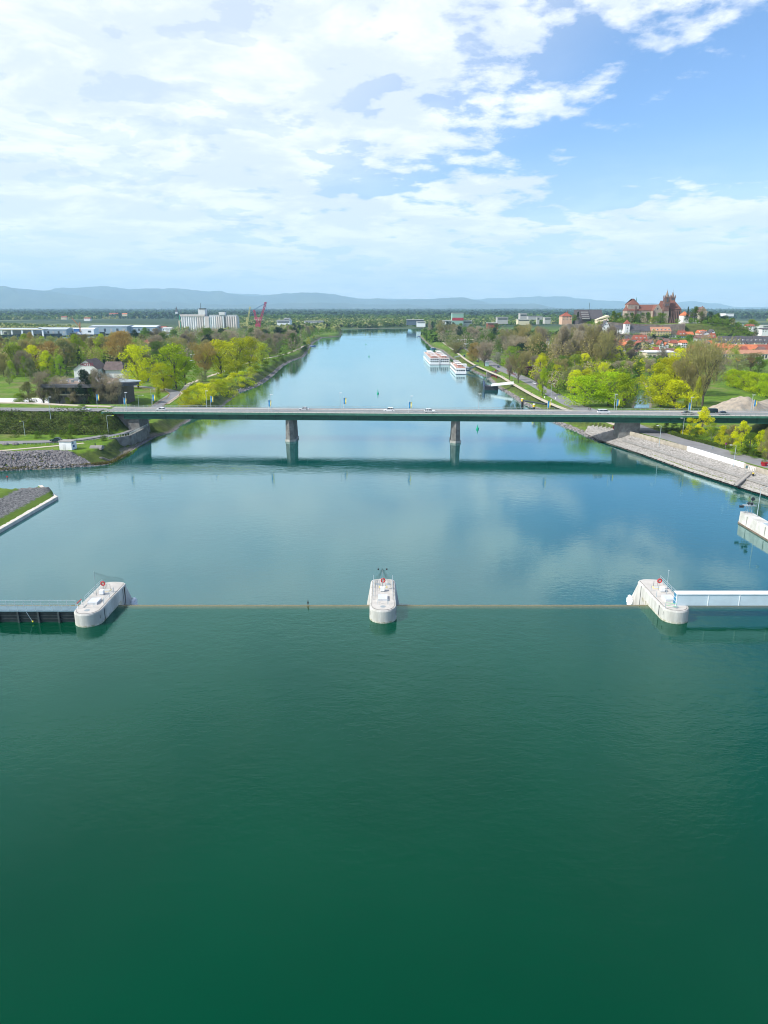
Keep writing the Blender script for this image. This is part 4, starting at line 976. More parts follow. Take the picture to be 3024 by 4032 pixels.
# --- woods: trees that read as individuals but not one from another
def wood(region, n, hts, leaves, label, group, seed, name='tree', zmin=3.5, shapes=('round','tall'), avoid=None, wf=(.6,.95)):
    r = random.Random(seed); P_ = np.array([tuple(W(a, b, 5).xy) for a, b in region]); lo = P_.min(0); hi = P_.max(0); k = 0; tries = 0; got = []
    while k < n and tries < n*60:
        tries += 1; x = r.uniform(lo[0], hi[0]); y = math.exp(r.uniform(math.log(lo[1]), math.log(hi[1])))
        if sdist(np.array([[x, y]]), P_)[0] < 0: continue
        z = gz(x, y)
        if z < zmin: continue
        if any((x-a)**2+(y-b)**2 < 20 for a, b in got): continue
        got.append((x, y)); h = r.uniform(*hts); lf = r.choice(leaves); sh = r.choice(shapes)
        if lf in ('brown','olive') and r.random() < .5: sh = 'vase'
        ux, uy = proj(x, y, z); rx0, rx1 = min(q[0] for q in region), max(q[0] for q in region); ry0, ry1 = min(q[1] for q in region), max(q[1] for q in region)
        fx = (ux-rx0)/(rx1-rx0); fy = (ry1-uy)/(ry1-ry0); big = (h-hts[0])/(hts[1]-hts[0])
        cw_ = {'yellowgreen':'golden green','bright':'fresh green','fresh':'light green','willow':'pale yellow','greygreen':'grey-green','olive':'bare olive','brown':'bare brown','orange':'rusty','dark':'dark green','mid':'mid green'}[lf]
        lb = '%s%s %s %s, %s %s' % (('tall ' if big > .66 else 'low ' if big < .33 else ''), cw_, label, {'round':'with a round crown','tall':'with a long crown','vase':'with a spreading crown'}.get(sh, ''), ['front','middle','back'][min(2, int(fy*3))], ['far left','left','centre','right','far right'][min(4, max(0, int(fx*5)))])
        tree_at(x, y, z-.1, h, h*r.uniform(*wf), sh, lf, lb, group, name, v=r.randrange(3)); k += 1
wood([(0,1485),(200,1485),(300,1440),(470,1430),(470,1385),(0,1385),(-150,1440)], 46, (18,26), ['fresh','olive','greygreen','olive','brown','orange','yellowgreen'], 'tree left of the hotel', 'trees in the wood left of the hotel', 1)
wood([(-60,1515),(250,1512),(240,1450),(-60,1450)], 26, (12,17), ['fresh','greygreen','fresh'], 'birch at the far left', 'birches on the far left', 14, shapes=('tall',), wf=(.4,.6))
wood([(470,1450),(1000,1432),(1180,1385),(1250,1345),(1180,1335),(640,1350),(470,1380)], 52, (18,26), ['brown','brown','mid','olive','greygreen','mid','dark'], 'tree before the silo', 'trees in the wood in front of the silo', 2)
wood([(1040,1440),(1110,1400),(1190,1360),(1160,1350),(1020,1380),(990,1430)], 8, (18,23), ['brown','mid','greygreen'], 'tree behind the meadow', 'trees behind the river meadow', 12)
wood([(1240,1335),(1340,1318),(1345,1306),(1100,1312),(1150,1335)], 12, (16,22), ['mid','olive','dark','brown'], 'tree on the left point', 'trees on the left point', 3)
wood([(1700,1330),(1760,1380),(1960,1410),(2060,1445),(2150,1440),(2080,1340),(1720,1290)], 36, (18,26), ['dark','mid','brown','brown','mid','dark','olive'], 'tree behind the ships', 'trees behind the ship landing', 4)
wood([(2055,1450),(2440,1450),(2430,1412),(2150,1408),(2050,1415)], 20, (29,36), ['olive','olive','brown'], 'poplar below the minster hill', 'bare poplars below the castle hill', 5, shapes=('tall','vase'), wf=(.42,.6))
wood([(2050,1470),(2160,1535),(2240,1560),(2420,1520),(2520,1480),(2500,1400),(2080,1405)], 50, (10,17), ['yellowgreen','olive','fresh','brown','mid','yellowgreen','greygreen'], 'tree by the quay park', 'trees in the park wood', 6)
wood([(2420,1480),(2560,1490),(2610,1420),(2640,1395),(2420,1390)], 14, (9,15), ['brown','mid','olive','dark'], 'tree along the canal', 'trees along the canal', 7)
# undergrowth and the crowns packed behind one another in these woods read as one mass
def mass(name, label, region, n, hts, leaf, seed, per=120, sz=(2.6,4.8), top=1.0):
    r = np.random.RandomState(seed); P_ = np.array([tuple(W(a, b, 5).xy) for a, b in region]) if region[0][1] > 1200 else np.array(region, float); lo = P_.min(0); hi = P_.max(0)
    xs = r.uniform(lo[0], hi[0], n*12); ys = np.exp(r.uniform(math.log(lo[1]), math.log(hi[1]), n*12)); q = np.stack([xs, ys], 1); q = q[sdist(q, P_) > 0][:n]; z0 = heights(q); q = q[z0 > 3.2]; z0 = z0[z0 > 3.2]; n = len(q)
    h = r.uniform(*hts, n)
    k = np.repeat(np.arange(n), per); M = len(k); d = r.normal(size=(M,3)); d /= np.linalg.norm(d, axis=1)[:,None]; S = r.uniform(*sz, n)[k]
    C = np.column_stack([q[k], z0[k]+h[k]*.58]); ctr = C+d*np.stack([S, S, h[k]*.42], 1)*(.7+.35*r.rand(M))[:,None]
    nr = d*.7+r.normal(size=(M,3))*.6; nr[:,2] += .3; nr /= np.linalg.norm(nr, axis=1)[:,None]; u = np.cross(nr, r.normal(size=(M,3))); u /= np.linalg.norm(u, axis=1)[:,None]; w = np.cross(nr, u); s_ = (.24+.30*r.rand(M))[:,None]
    o = link(name, np_mesh(name, np.stack([ctr+u*s_, ctr+w*s_, ctr-u*s_, ctr-w*s_], 1).reshape(-1,3), np.arange(4*M).reshape(M,4), LM[leaf])); tag(o, label, kind='stuff')
WL = [(-100,1478),(230,1480),(300,1450),(470,1450),(640,1420),(640,1365),(470,1372),(0,1378),(-250,1400)]
mass('undergrowth', 'light green undergrowth and young trees of the wood left of the hotel', WL, 330, (12,20), 'fresh', 1); mass('undergrowth', 'bare brown undergrowth of the wood left of the hotel', WL, 360, (13,22), 'olive', 2)
WS = [(470,1450),(1000,1430),(1180,1385),(1250,1340),(1200,1316),(1000,1309),(700,1318),(640,1345),(470,1375)]
mass('undergrowth', 'brown packed crowns of the wood in front of the silo', WS, 420, (11,20), 'brown', 3); mass('undergrowth', 'green packed crowns of the wood in front of the silo', WS, 380, (11,20), 'mid', 4); mass('undergrowth', 'grey-green packed crowns of the wood in front of the silo', WS, 220, (12,21), 'greygreen', 41)
mass('undergrowth', 'packed crowns on the point of the left bank', [(1200,1335),(1340,1318),(1345,1306),(1000,1308),(1100,1330)], 200, (7,14), 'mid', 5)
WR = [(1705,1330),(1765,1380),(1850,1390),(1960,1412),(2060,1445),(2150,1440),(2080,1335),(1720,1290)]
mass('undergrowth', 'dark packed crowns of the wood behind the ship landing', WR, 330, (11,20), 'mid', 6); mass('undergrowth', 'bare packed crowns of the wood behind the ship landing', WR, 330, (11,20), 'brown', 7)
WP = [(2045,1468),(2160,1532),(2240,1560),(2420,1530),(2520,1490),(2600,1400),(2560,1375),(2080,1385)]
for i_, lf_ in enumerate(('yellowgreen','olive','fresh','brown','mid')): mass('undergrowth', '%s undergrowth and crowns of the park wood on the right bank' % ('golden','bare','light green','brown','dull green')[i_], WP, 100, (5,11), lf_, 8+i_)
mass('undergrowth', 'bare tall crowns packed below the castle hill', [(2055,1450),(2450,1450),(2450,1410),(2150,1405),(2050,1415)], 130, (16,28), 'olive', 14)
mass('undergrowth', 'dark bushes along the canal', [(2420,1520),(2490,1570),(2500,1500),(2540,1490),(2600,1470),(2640,1430),(2440,1440)], 90, (5,9), 'mid', 15)
# hedge, verge planting
hedge_l = [W(a, b, 4.6) for a, b in [(2625,1704),(2700,1728),(2800,1752),(2900,1776),(3010,1801),(3120,1828)]]
r_ = np.random.RandomState(3)
def leafy(name, pts_fn, n, m, size, parent=None):
    C = np.array([pts_fn() for _ in range(n)]); nr = r_.normal(size=(n,3)); nr[:,2] += .4; nr /= np.linalg.norm(nr, axis=1)[:,None]
    u = np.cross(nr, r_.normal(size=(n,3))); u /= np.linalg.norm(u, axis=1)[:,None]; w = np.cross(nr, u); s = size*(.6+.8*r_.rand(n))[:,None]
    return link(name, np_mesh(name, np.stack([C+u*s, C+w*s, C-u*s, C-w*s], 1).reshape(-1,3), np.arange(4*n).reshape(n,4), m), parent)
def hp(L_, w, h):
    def f():
        p = samp(L_, r_.rand()); return (p.x+r_.uniform(-w,w), p.y+r_.uniform(-w,w), p.z+r_.uniform(0,h)*1.0)
    return f
hd = thing('hedge', 'long clipped green hedge beside the quay road on the right', 'hedge'); leafy('foliage', hp(hedge_l, .9, 1.3), 9000, LM['mid'], .16, hd)
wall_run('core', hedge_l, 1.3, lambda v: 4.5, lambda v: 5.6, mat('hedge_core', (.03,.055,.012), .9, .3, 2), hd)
hd = thing('hedge', 'long low hedge between the quay road and the gardens behind the bridge', 'hedge'); leafy('foliage', hp([W(a,b,4.6) for a,b in [(2200,1552),(2130,1512),(2060,1475),(2005,1448),(1950,1420)]], .9, 1.4), 5000, LM['mid'], .2, hd)
# thicket on the embankment of the left approach and below the retaining wall
def slope_pts(x0, x1, v0, v1, h):
    def f():
        x = r_.uniform(x0, x1); y = BR_Y0+BR_S*x+r_.uniform(v0, v1); bump = max(0, math.sin(x*.33+math.sin(y*.5)*2)*math.cos(y*.6+x*.1))*1.1+.15
        return (x, y, gz(x, y)+r_.rand()**1.5*h*bump)
    return f
for nm, k, lf, h in (('thicket', 19000, 'scrub', 2.6), ('thicket', 5000, 'mid', 1.9), ('thicket', 7000, 'dark', 2.2)):
    o = leafy(nm, slope_pts(-205, -111, -13, 1.5, h), k, LM[lf], .17); tag(o, 'tangled scrub covering the slope of the left bridge approach', kind='stuff')
for px_, py_, w in ((150,1725,44),(205,1722,30),(245,1720,34),(300,1712,30),(345,1700,44),(385,1700,50),(60,1722,40),(280,1690,40),(400,1660,40),(120,1690,36),(330,1635,70),(260,1655,50)):
    p = W(px_, py_, gz(W(px_,py_,6).x, W(px_,py_,6).y)); tree_at(p.x, p.y, gz(p.x,p.y)-.3, 3.2, w*p.y/F, 'bush', 'mid', ordn('%s of the rounded bushes in the scrub slope of the left bridge approach', 'b'), 'bushes on the left approach slope', 'bush')
def bank_pts():
    u = r_.rand(); p = samp(edge[4:9], u).lerp(samp(topb[4:9], u), r_.uniform(.3, 1.1)); return (p.x, p.y, gz(p.x,p.y)+r_.rand()*.8)
tag(leafy('bank_scrub', bank_pts, 5000, LM['mid'], .16), 'low scrub on the shore below the retaining wall', kind='stuff')
def reed_pts():
    u = r_.rand(); p = samp(edge[0:6], u); return (p.x+r_.uniform(-.5,.5), p.y+r_.uniform(.2,1.5), .2+r_.rand()*.9)
tag(leafy('shore_weeds', reed_pts, 4200, leafmat('dry_weed', (.26,.22,.05), (.16,.15,.04)), .13), 'dry yellow weeds between the stones at the water', kind='stuff')
def green_foot():
    p = samp(L0, r_.rand()*.75); return (p.x+r_.uniform(.3,.9), p.y+r_.uniform(0,.8), 1.0+r_.rand()*.25)
tag(leafy('wall_weeds', green_foot, 1600, LM['fresh'], .11), 'grass tufts along the sheet pile wall', kind='stuff')
# --- distant woods and hedgerows on the plain, too far to tell one tree from the next
def far_wood(name, label, n, gen, size, m, per=14, seed=0):
    r = np.random.RandomState(seed); C = np.array([gen(r) for _ in range(n)]); sz = size*(.65+.7*r.rand(n)) if np.isscalar(size) else size(C, r)
    k = np.repeat(np.arange(n), per); N_ = len(k); d = r.normal(size=(N_,3)); d /= np.linalg.norm(d, axis=1)[:,None]; d[:,2] = np.abs(d[:,2])
    S = sz[k][:,None]; ctr = C[k]+d*S*np.array([.62,.62,.9])*(.75+.3*r.rand(N_))[:,None]
    nr = d+r.normal(size=(N_,3))*.35; nr /= np.linalg.norm(nr, axis=1)[:,None]; u = np.cross(nr, r.normal(size=(N_,3))); u /= np.linalg.norm(u, axis=1)[:,None]; w = np.cross(nr, u); s = S*(.38 if per < 10 else .24)
    o = link(name, np_mesh(name, np.stack([ctr+u*s, ctr+w*s, ctr-u*s, ctr-w*s], 1).reshape(-1,3), np.arange(4*N_).reshape(N_,4), m)); tag(o, label, kind='stuff'); return o
def region_gen(xf, y0, y1, cond=None):
    def g_(r):
        while True:
            y = math.exp(r.uniform(math.log(y0), math.log(y1))); x = xf(r)*y
            z = gz(x, y)
            if z > 3.5 and (cond is None or cond(x, y)): return (x, y, z)
    return g_
def patch(x, y): return math.sin(x*.0031+1.3)+math.sin(y*.0023+x*.0011)+math.sin((x-y)*.0017+.5) > -.35
fw = lambda C, r: 7+C[:,1]*.0013+5*r.rand(len(C))
inland = lambda x, y: patch(x, y) and not (-560 < x-(-y*.0) < -60 and y < 1500) 
far_wood('far_wood', 'dull green belt of woodland behind the silo and the river bend', 5200, region_gen(lambda r: r.uniform(-.62,.03), 1750, 3600, patch), fw, LM['mid'], 22, 1)
far_wood('far_wood', 'brownish woodland on the plain left of the river', 3000, region_gen(lambda r: r.uniform(-.62,.03), 1650, 4200, patch), fw, LM['greygreen'], 22, 2)
far_wood('far_wood', 'dark woods on the plain behind the town', 5200, region_gen(lambda r: r.uniform(.04,.64), 1120, 4000, patch), fw, LM['mid'], 24, 3)
far_wood('far_wood', 'bare woods on the plain behind the town', 2200, region_gen(lambda r: r.uniform(.04,.64), 1500, 4200, patch), fw, LM['greygreen'], 22, 4)
far_wood('distant_forest', 'dark forest line under the mountains', 13000, region_gen(lambda r: r.uniform(-.66,.66), 3800, 15500), lambda C, r: 10+C[:,1]*.0026+12*r.rand(len(C)), LM['dark'], 8, 5)
far_wood('distant_forest', 'green forest line under the mountains', 6000, region_gen(lambda r: r.uniform(-.66,.66), 3000, 12000, patch), lambda C, r: 10+C[:,1]*.0022+8*r.rand(len(C)), LM['mid'], 8, 6)
# ------------------------------------------------------------------ buildings
tile_red = mat('red_tile', (.30,.085,.05), .85, .25, .5, c2=(.22,.065,.045)); tile_or = mat('orange_tile', (.52,.16,.07), .8, .2, .5)
tile_or2 = mat('faded_orange_tile', (.42,.21,.13), .85, .2, .5); slate = mat('slate', (.085,.08,.09), .8, .2, .5); slate_b = mat('brown_slate', (.17,.10,.085), .85, .25, .5)
wl = {'white': white, 'cream': cream, 'yellow': mat('yellow_render', (.60,.50,.26), .85, .1), 'pink': mat('pink_render', (.58,.40,.30), .85, .1), 'blue': mat('blue_render', (.28,.46,.58), .85, .1), 'grey': mat('grey_render', (.42,.42,.41), .85, .1), 'dark': mat('dark_cladding', (.07,.06,.065), .7, .2)}
rl_ = {'red': tile_red, 'orange': tile_or, 'faded': tile_or2, 'slate': slate, 'brown': slate_b}
dark_win = mat('window_glass', (.045,.055,.07), .15, .2, spec=.8); frame_w = mat('window_frame', (.7,.7,.68), .6, .05)
WINM = {}
def win_mesh(w, h):
    k = (round(w,1), round(h,1))
    if k not in WINM:
        WINM[k] = (MB().box(-w/2-.12,w/2+.12,-.10,.05,-.12,0).box(-w/2-.12,w/2+.12,-.10,.05,h,h+.12).box(-w/2-.12,-w/2,-.10,.05,0,h).box(w/2,w/2+.12,-.10,.05,0,h).mesh('window', frame_w),
                   MB().box(-w/2,w/2,-.04,.03,0,h).mesh('pane', dark_win))
    return WINM[k]
def put_window(t, x, y, z, w, h, rz=0):
    a, b = win_mesh(w, h); o = link('window', a, t, (x, y, z), rz); link('pane', b, o)
def house(px0, px1, base, eave, ridge, d, dp, wall, roof, label, wx=4, wy=2, gable=False, group=None, name='house', hip=0, down=5, dormers=0, rz=0, win=(1.1,1.5), chim=True, cat='house'):
    a = PT(px0, base, d); b = PT(px1, base, d); w = b.x-a.x; ez = PT(px0, eave, d).z; 
    rzv = PT(px0, ridge, d+(0 if gable else dp/2)).z; h = ez-a.z; rh = max(.8, rzv-ez)
    t = thing(name, label, cat, ((a.x+b.x)/2, d, a.z), rz, group); hw = w/2
    MB().box(-hw, hw, 0, dp, -down, h).build('wall', wl.get(wall, wall) if isinstance(wall, str) else wall, t)
    rm = rl_[roof] if isinstance(roof, str) else roof; o = .45
    if gable:
        MB().yprism([(-hw,h),(hw,h),(0,h+rh-.25)], .0, dp).build('gable_wall', wl[wall] if isinstance(wall, str) else wall, t)
        r0 = MB().add([(-hw-o,-o,h-.25),(0,-o,h+rh),(hw+o,-o,h-.25),(-hw-o,dp+o,h-.25),(0,dp+o,h+rh),(hw+o,dp+o,h-.25),(-hw-o,-o,h-.5),(0,-o,h+rh-.25),(hw+o,-o,h-.5),(-hw-o,dp+o,h-.5),(0,dp+o,h+rh-.25),(hw+o,dp+o,h-.5)],
                 [(0,1,4,3),(1,2,5,4),(6,9,10,7),(7,10,11,8),(0,6,7,1),(1,7,8,2),(3,4,10,9),(4,5,11,10),(0,3,9,6),(2,8,11,5)]).build('roof', rm, t)
    else:
        k = hip*dp/2
        r0 = MB().add([(-hw-o,-o,h-.15),(hw+o,-o,h-.15),(hw+o,dp+o,h-.15),(-hw-o,dp+o,h-.15),(-hw-o+k,dp/2,h+rh),(hw+o-k,dp/2,h+rh)], [(0,1,5,4),(2,3,4,5),(1,2,5),(3,0,4),(0,3,2,1)]).build('roof', rm, t)
    if chim and w > 7: MB().box(hw*.3,hw*.3+.8,dp*.6,dp*.6+.8,h+rh*.5,h+rh+1.0).build('chimney', tile_red, r0)
    for i in range(dormers):
        x = -hw+(i+.5)*w/dormers; zf_ = h+rh*.28; y = dp/2*.28
        dm = MB().box(x-.9,x+.9,y-.3,y+2.0,zf_-.2,zf_+1.1).build('dormer', wl['white'], r0); MB().box(x-1.05,x+1.05,y-.5,y+2.4,zf_+1.102,zf_+1.25).build('dormer_roof', rm, dm) if False else None
        MB().box(x-.65,x+.65,y-.36,y-.302,zf_+.1,zf_+.95).build('skylight', dark_win, r0)
    fh = h/max(1, wy)
    for j in range(wy):
        for i in range(wx): put_window(t, -hw+(i+.5)*w/wx, -.02, j*fh+fh*.3, min(win[0], w/wx*.6), min(win[1], fh*.55))
    if gable and rh > 3 and wx > 1:
        for i in (-1, 1): put_window(t, i*w*.1, -.02, h+rh*.25, 1.0, 1.2)
    return t
# --- minster on the hill
sand = mat('red_sandstone', (.22,.125,.10), .9, .3, .3, c2=(.14,.085,.075)); plaster = mat('minster_plaster', (.38,.315,.26), .9, .2, .3); mroof = mat('minster_roof', (.205,.085,.06), .9, .25, .6, c2=(.15,.065,.05)); spire_m = mat('spire_stone', (.26,.20,.16), .9, .3, .6); copper = mat('copper_green', (.05,.26,.24), .7, .1)
D0 = 930.0; A = PT(2465, 1274, D0)
def mx(px, py=1225, d=D0): return PT(px, py, d).x-A.x
def mz(py, d=D0): return PT(2500, py, d).z-A.z
ms = thing('minster', 'large reddish medieval minster with two pointed towers crowning the hill', 'church', A)
def gab(name, x0, x1, y0, y1, ze, zr, wallm, roofm, axis='x', base=-4, hip=0, hip1=None):
    w_ = MB().box(x0, x1, y0, y1, base, ze).build('wall', wallm, ms); hip1 = hip if hip1 is None else hip1
    o = .4
    if axis == 'x': MB().add([(x0-o,y0-o,ze-.1),(x1+o,y0-o,ze-.1),(x1+o,y1+o,ze-.1),(x0-o,y1+o,ze-.1),(x0-o+hip,(y0+y1)/2,zr),(x1+o-hip1,(y0+y1)/2,zr)], [(0,1,5,4),(2,3,4,5),(1,2,5),(3,0,4),(0,3,2,1)]).build('roof', roofm, ms)
    else:
        MB().add([(x0-o,y0+.35,ze-.1),(x1+o,y0+.35,ze-.1),(x1+o,y1+o,ze-.1),(x0-o,y1+o,ze-.1),((x0+x1)/2,y0+.35,zr),((x0+x1)/2,y1+o,zr)], [(1,2,5,4),(3,0,4,5),(0,1,4),(2,3,5),(0,3,2,1)]).build('roof', roofm, ms)
        MB().yprism([(x0-.2,ze-.1),(x1+.2,ze-.1),((x0+x1)/2,zr+.7)], y0-.1, y0+.34).build('gable', plaster, ms)
    return w_
ww_ = mx(2520)
gab('w', 0, ww_, 0, 17, mz(1223), mz(1200), plaster, mroof, hip=2)                      # west block, two tiers under a pyramid
gab('w', 1.5, ww_-1, 2.2, 15, mz(1199), mz(1176,D0+9), plaster, mroof, hip=9)
gab('n', ww_-.5, mx(2620), 1, 16.5, mz(1222), mz(1199.5,D0+9), plaster, mroof)                          # nave
gab('t', mx(2565), mx(2601), -6, 20, mz(1224), mz(1199), plaster, mroof, axis='y')                     # transept gable towards the river
gab('x', mx(2608), mx(2632), 1, 17, mz(1214), mz(1184,D0+9), plaster, mroof)
gab('c', mx(2638), mx(2681), -1, 17, mz(1217), mz(1182.5,D0+8), sand, mroof, hip=0, hip1=7)                      # high choir
MB().prism([(mx(2640),-3),(mx(2644),-3),(mx(2644),-1),(mx(2640),-1)], -4, mz(1225)).build('buttress', sand, ms)
for px in (2650,2657,2664,2671,2680):
    x = mx(px); MB().prism([(x-.6,-3.4),(x+.6,-3.4),(x+.6,-.9),(x-.6,-.9)], -6, mz(1222), [(x-.5,-1.6),(x+.5,-1.6),(x+.5,-.9),(x-.5,-.9)]).build('buttress', sand, ms)
for px in (2653.5,2660.5,2667.5,2675): MB().box(mx(px)-.65, mx(px)+.65, -1.06, -.8, mz(1262), mz(1226)).build('lancet_window', dark_win, ms)
for px in (2484,2530,2548): MB().box(mx(px)-.8, mx(px)+.8, (0 if px < 2510 else 1)-.06, 1.1, mz(1240), mz(1231)).build('arched_window', dark_win, ms)
MB().cbox
rw_ = MB().tube((mx(2581.5),-6.16,mz(1216)),(mx(2581.5),-6.0,mz(1216)),1.0,n=14).build('round_window', dark_win, ms)
for px in (2500,2505): 
    x = mx(px); MB().box(x-.5,x+.5,-1.2,.0,-4,mz(1206)).build('buttress', sand, ms)
x = mx(2567); MB().box(x-.9,x+.4,-7.2,-5.9,-4,mz(1222)).build('buttress', sand, ms)
def tower(px0, px1, y0, zb, ztop, zapex, name):
    x0, x1 = mx(px0, 1175, D0+y0), mx(px1, 1175, D0+y0); w = x1-x0; cx, cy = (x0+x1)/2, y0+w/2
    MB().box(x0, x1, y0, y0+w, zb, mz(1225)).build('tower_base', plaster, ms)
    tw = MB().box(x0+.1, x1-.1, y0+.1, y0+w-.1, mz(1225), ztop).build('tower', sand, ms)
    for z in (mz(1225), mz(1206), ztop-.3): MB().box(x0-.15, x1+.15, y0-.15, y0+w+.15, z-.2, z+.3).build('string_course', sand, tw)
    for zz, hh in ((mz(1204), 2.6), (mz(1189), 4.4)):
        for sx in (-.2, .2) if hh < 3 else (0,):
            wd = .7 if hh < 3 else 1.2
            MB().prism([(cx+sx*w-wd, y0+.04),(cx+sx*w+wd, y0+.04),(cx+sx*w+wd, y0+.12),(cx+sx*w-wd,y0+.12)], zz, zz+hh).build('belfry_opening', dark_win, tw)
            MB().box(x0+.02, x0+.12, cy+sx*w-wd, cy+sx*w+wd, zz, zz+hh).build('belfry_opening', dark_win, tw)
    n = 8; r0 = w*.38
    MB().prism([(cx+r0*math.cos(2*math.pi*(i+.5)/n), cy+r0*math.sin(2*math.pi*(i+.5)/n)) for i in range(n)], ztop, zapex, [(cx+.06*math.cos(2*math.pi*(i+.5)/n), cy+.06*math.sin(2*math.pi*(i+.5)/n)) for i in range(n)]).build('spire', spire_m, ms)
    for sx, sy in ((-1,-1),(1,-1),(1,1),(-1,1)):
        c = (cx+sx*w*.42, cy+sy*w*.42); MB().prism([(c[0]-.5,c[1]-.5),(c[0]+.5,c[1]-.5),(c[0]+.5,c[1]+.5),(c[0]-.5,c[1]+.5)], ztop-.5, ztop+1.0).prism([(c[0]-.6,c[1]-.6),(c[0]+.6,c[1]-.6),(c[0]+.6,c[1]+.6),(c[0]-.6,c[1]+.6)], ztop+1.0, ztop+3.4, [(c[0]-.05,c[1]-.05),(c[0]+.05,c[1]-.05),(c[0]+.05,c[1]+.05),(c[0]-.05,c[1]+.05)]).build('pinnacle', sand, ms)
    MB().tube((cx,cy,zapex-.2),(cx,cy,zapex+1.8),.09).tube((cx-.5,cy,zapex+1.1),(cx+.5,cy,zapex+1.1),.08).build('cross', dark_steel, ms)
tower(2619, 2640, -4.5, -4, mz(1171), mz(1142), 's'); tower(2642, 2660, 14, -4, mz(1171,D0+14), mz(1146,D0+14), 'n')
sx = mx(2512); MB().prism([(sx-.6,9),(sx+.6,9),(sx+.6,10.2),(sx-.6,10.2)], mz(1195), mz(1168), [(sx-.05,9.55),(sx+.05,9.55),(sx+.05,9.65),(sx-.05,9.65)]).build('ridge_turret', copper, ms)
MB().prism([(mx(2632),-5),(mx(2642),-5),(mx(2642),-1.1),(mx(2632),-1.1)], -4, mz(1246), [(mx(2634),-2),(mx(2642),-2),(mx(2642),-1.1),(mx(2634),-1.1)]).build('sacristy', sand, ms)
g = 'round trees on the minster terrace'
for px, w, tp in ((2415,34,1228),(2436,30,1233),(2462,30,1236),(2488,32,1234),(2508,26,1238),(2526,28,1234),(2550,30,1232)):
    a = PT(px, 1274, 905); tree_at(a.x, 905, a.z-.5, (1276-tp)*.33, w*.33, 'round', 'mid', ordn('round clipped tree, %s from the left in the row before the minster', 'm'), g, 'lime_tree')
mass('hill_trees', 'dark trees and shrubs covering the right shoulder of the minster hill', [(395,868),(500,868),(520,960),(470,1030),(400,1010)], 150, (5,12), 'mid', 51); mass('hill_trees', 'bare brownish shrubs on the right shoulder of the minster hill', [(395,868),(500,868),(520,960),(470,1030),(400,1010)], 90, (4,9), 'brown', 52); mass('hill_trees', 'dark garden trees on the left part of the hilltop', [(228,880),(300,880),(300,960),(228,960)], 60, (4,8), 'mid', 53); mass('hill_trees', 'ivy and shrubs under the high wall', [(300,848),(420,850),(440,868),(300,856)], 40, (2,4), 'dark', 54)
a = PT(2600, 1278, 903); tree_at(a.x, 903, a.z-.5, 15, 19.5, 'round', 'mid', 'largest round tree on the terrace below the minster towers')
for px, y, tp, w, lf, sh, lb in ((2705,1262,1206,18,'dark','cone','dark cypress beside the orange roofed house on the hill'),(2735,1258,1205,50,'mid','round','broad dark tree on the hill right of the minster'),(2765,1255,1212,36,'brown','round','brown tree on the top of the hill at the right'),(2790,1268,1225,40,'dark','round','dark tree on the right shoulder of the hill'),(2820,1275,1232,44,'mid','round','green tree low on the right shoulder of the hill'),(2850,1290,1240,50,'dark','round','dark tree at the right foot of the hill'),(2770,1285,1245,40,'mid','round','green tree below the hilltop house'),(2875,1300,1250,50,'mid','round','green tree beside the quarry wall'),(2275,1252,1226,18,'dark','cone','dark fir left of the dark roofed hotel'),(2262,1258,1238,22,'mid','round','small green tree left of the dark hotel'),(2900,1320,1270,44,'dark','round','dark tree above the slate roofs'),(2860,1325,1278,50,'dark','round','large dark tree above the slate roofs'),(2975,1315,1289,27,'dark','round','round black-green tree above the slate roofs at the right'),(2960,1295,1256,60,'fresh','round','broad light green tree on the plain behind the town')):
    dd = 1100 if px == 2960 else 900; a = PT(px, y, dd); b = PT(px, tp, dd); tree_at(a.x, dd, a.z-2, b.z-a.z+2, w*dd/F, sh, lf, lb)
mass('hill_shrubs', 'dark shrubs and small trees on the shoulder of the minster hill', [(2700,1380),(3000,1385),(3024,1350),(2700,1345)], 160, (4,9), 'mid', 31)
mass('hill_shrubs', 'dark shrubs around the foot of the minster hill', [(2180,1365),(2420,1372),(2440,1345),(2180,1340)], 120, (4,8), 'dark', 32)
mass('garden_trees', 'bushes between the houses of the old town', [(2450,1440),(3024,1430),(3024,1385),(2450,1375)], 200, (3,7), 'mid', 33)
# retaining walls of the hill
stone_w = mat('hill_wall_stone', (.27,.235,.195), .95, .35, .25, .1, c2=(.15,.13,.11))
def hwall(label, pxs, d, py0, py1, th=2):
    t = thing('hill_wall', label, 'wall'); mb = MB(); n = len(pxs)-1
    for i in range(n):
        a0, b0 = PT(pxs[i][0], pxs[i][1], d), PT(pxs[i+1][0], pxs[i+1][1], d); z0 = PT(pxs[i][0], pxs[i][2], d).z; z1 = PT(pxs[i+1][0], pxs[i+1][2], d).z
        mb.add([(a0.x,d,z0),(b0.x,d,z1),(b0.x,d+th,z1),(a0.x,d+th,z0),(a0.x,d+.4,a0.z),(b0.x,d+.4,b0.z),(b0.x,d+th,b0.z),(a0.x,d+th,a0.z)], [(0,3,2,1),(4,5,6,7),(0,1,5,4),(1,2,6,5),(2,3,7,6),(3,0,4,7)])
    mb.build('masonry', stone_w, t)
    return t
hwall('high stone retaining wall directly under the minster', [(2400,1268,1305),(2470,1273,1320),(2560,1277,1322),(2620,1279,1325),(2697,1275,1325),(2700,1270,1300)], 873, 0, 0, 12)
hwall('lower curved stone wall below the row of old houses', [(2380,1308,1335),(2450,1314,1345),(2520,1322,1350),(2600,1328,1352),(2680,1338,1352)], 839, 0, 0, 9)
hwall('stone wall on the hillside right of the minster', [(2700,1272,1300),(2760,1275,1296),(2840,1283,1300),(2900,1290,1308)], 898, 0, 0, 3)
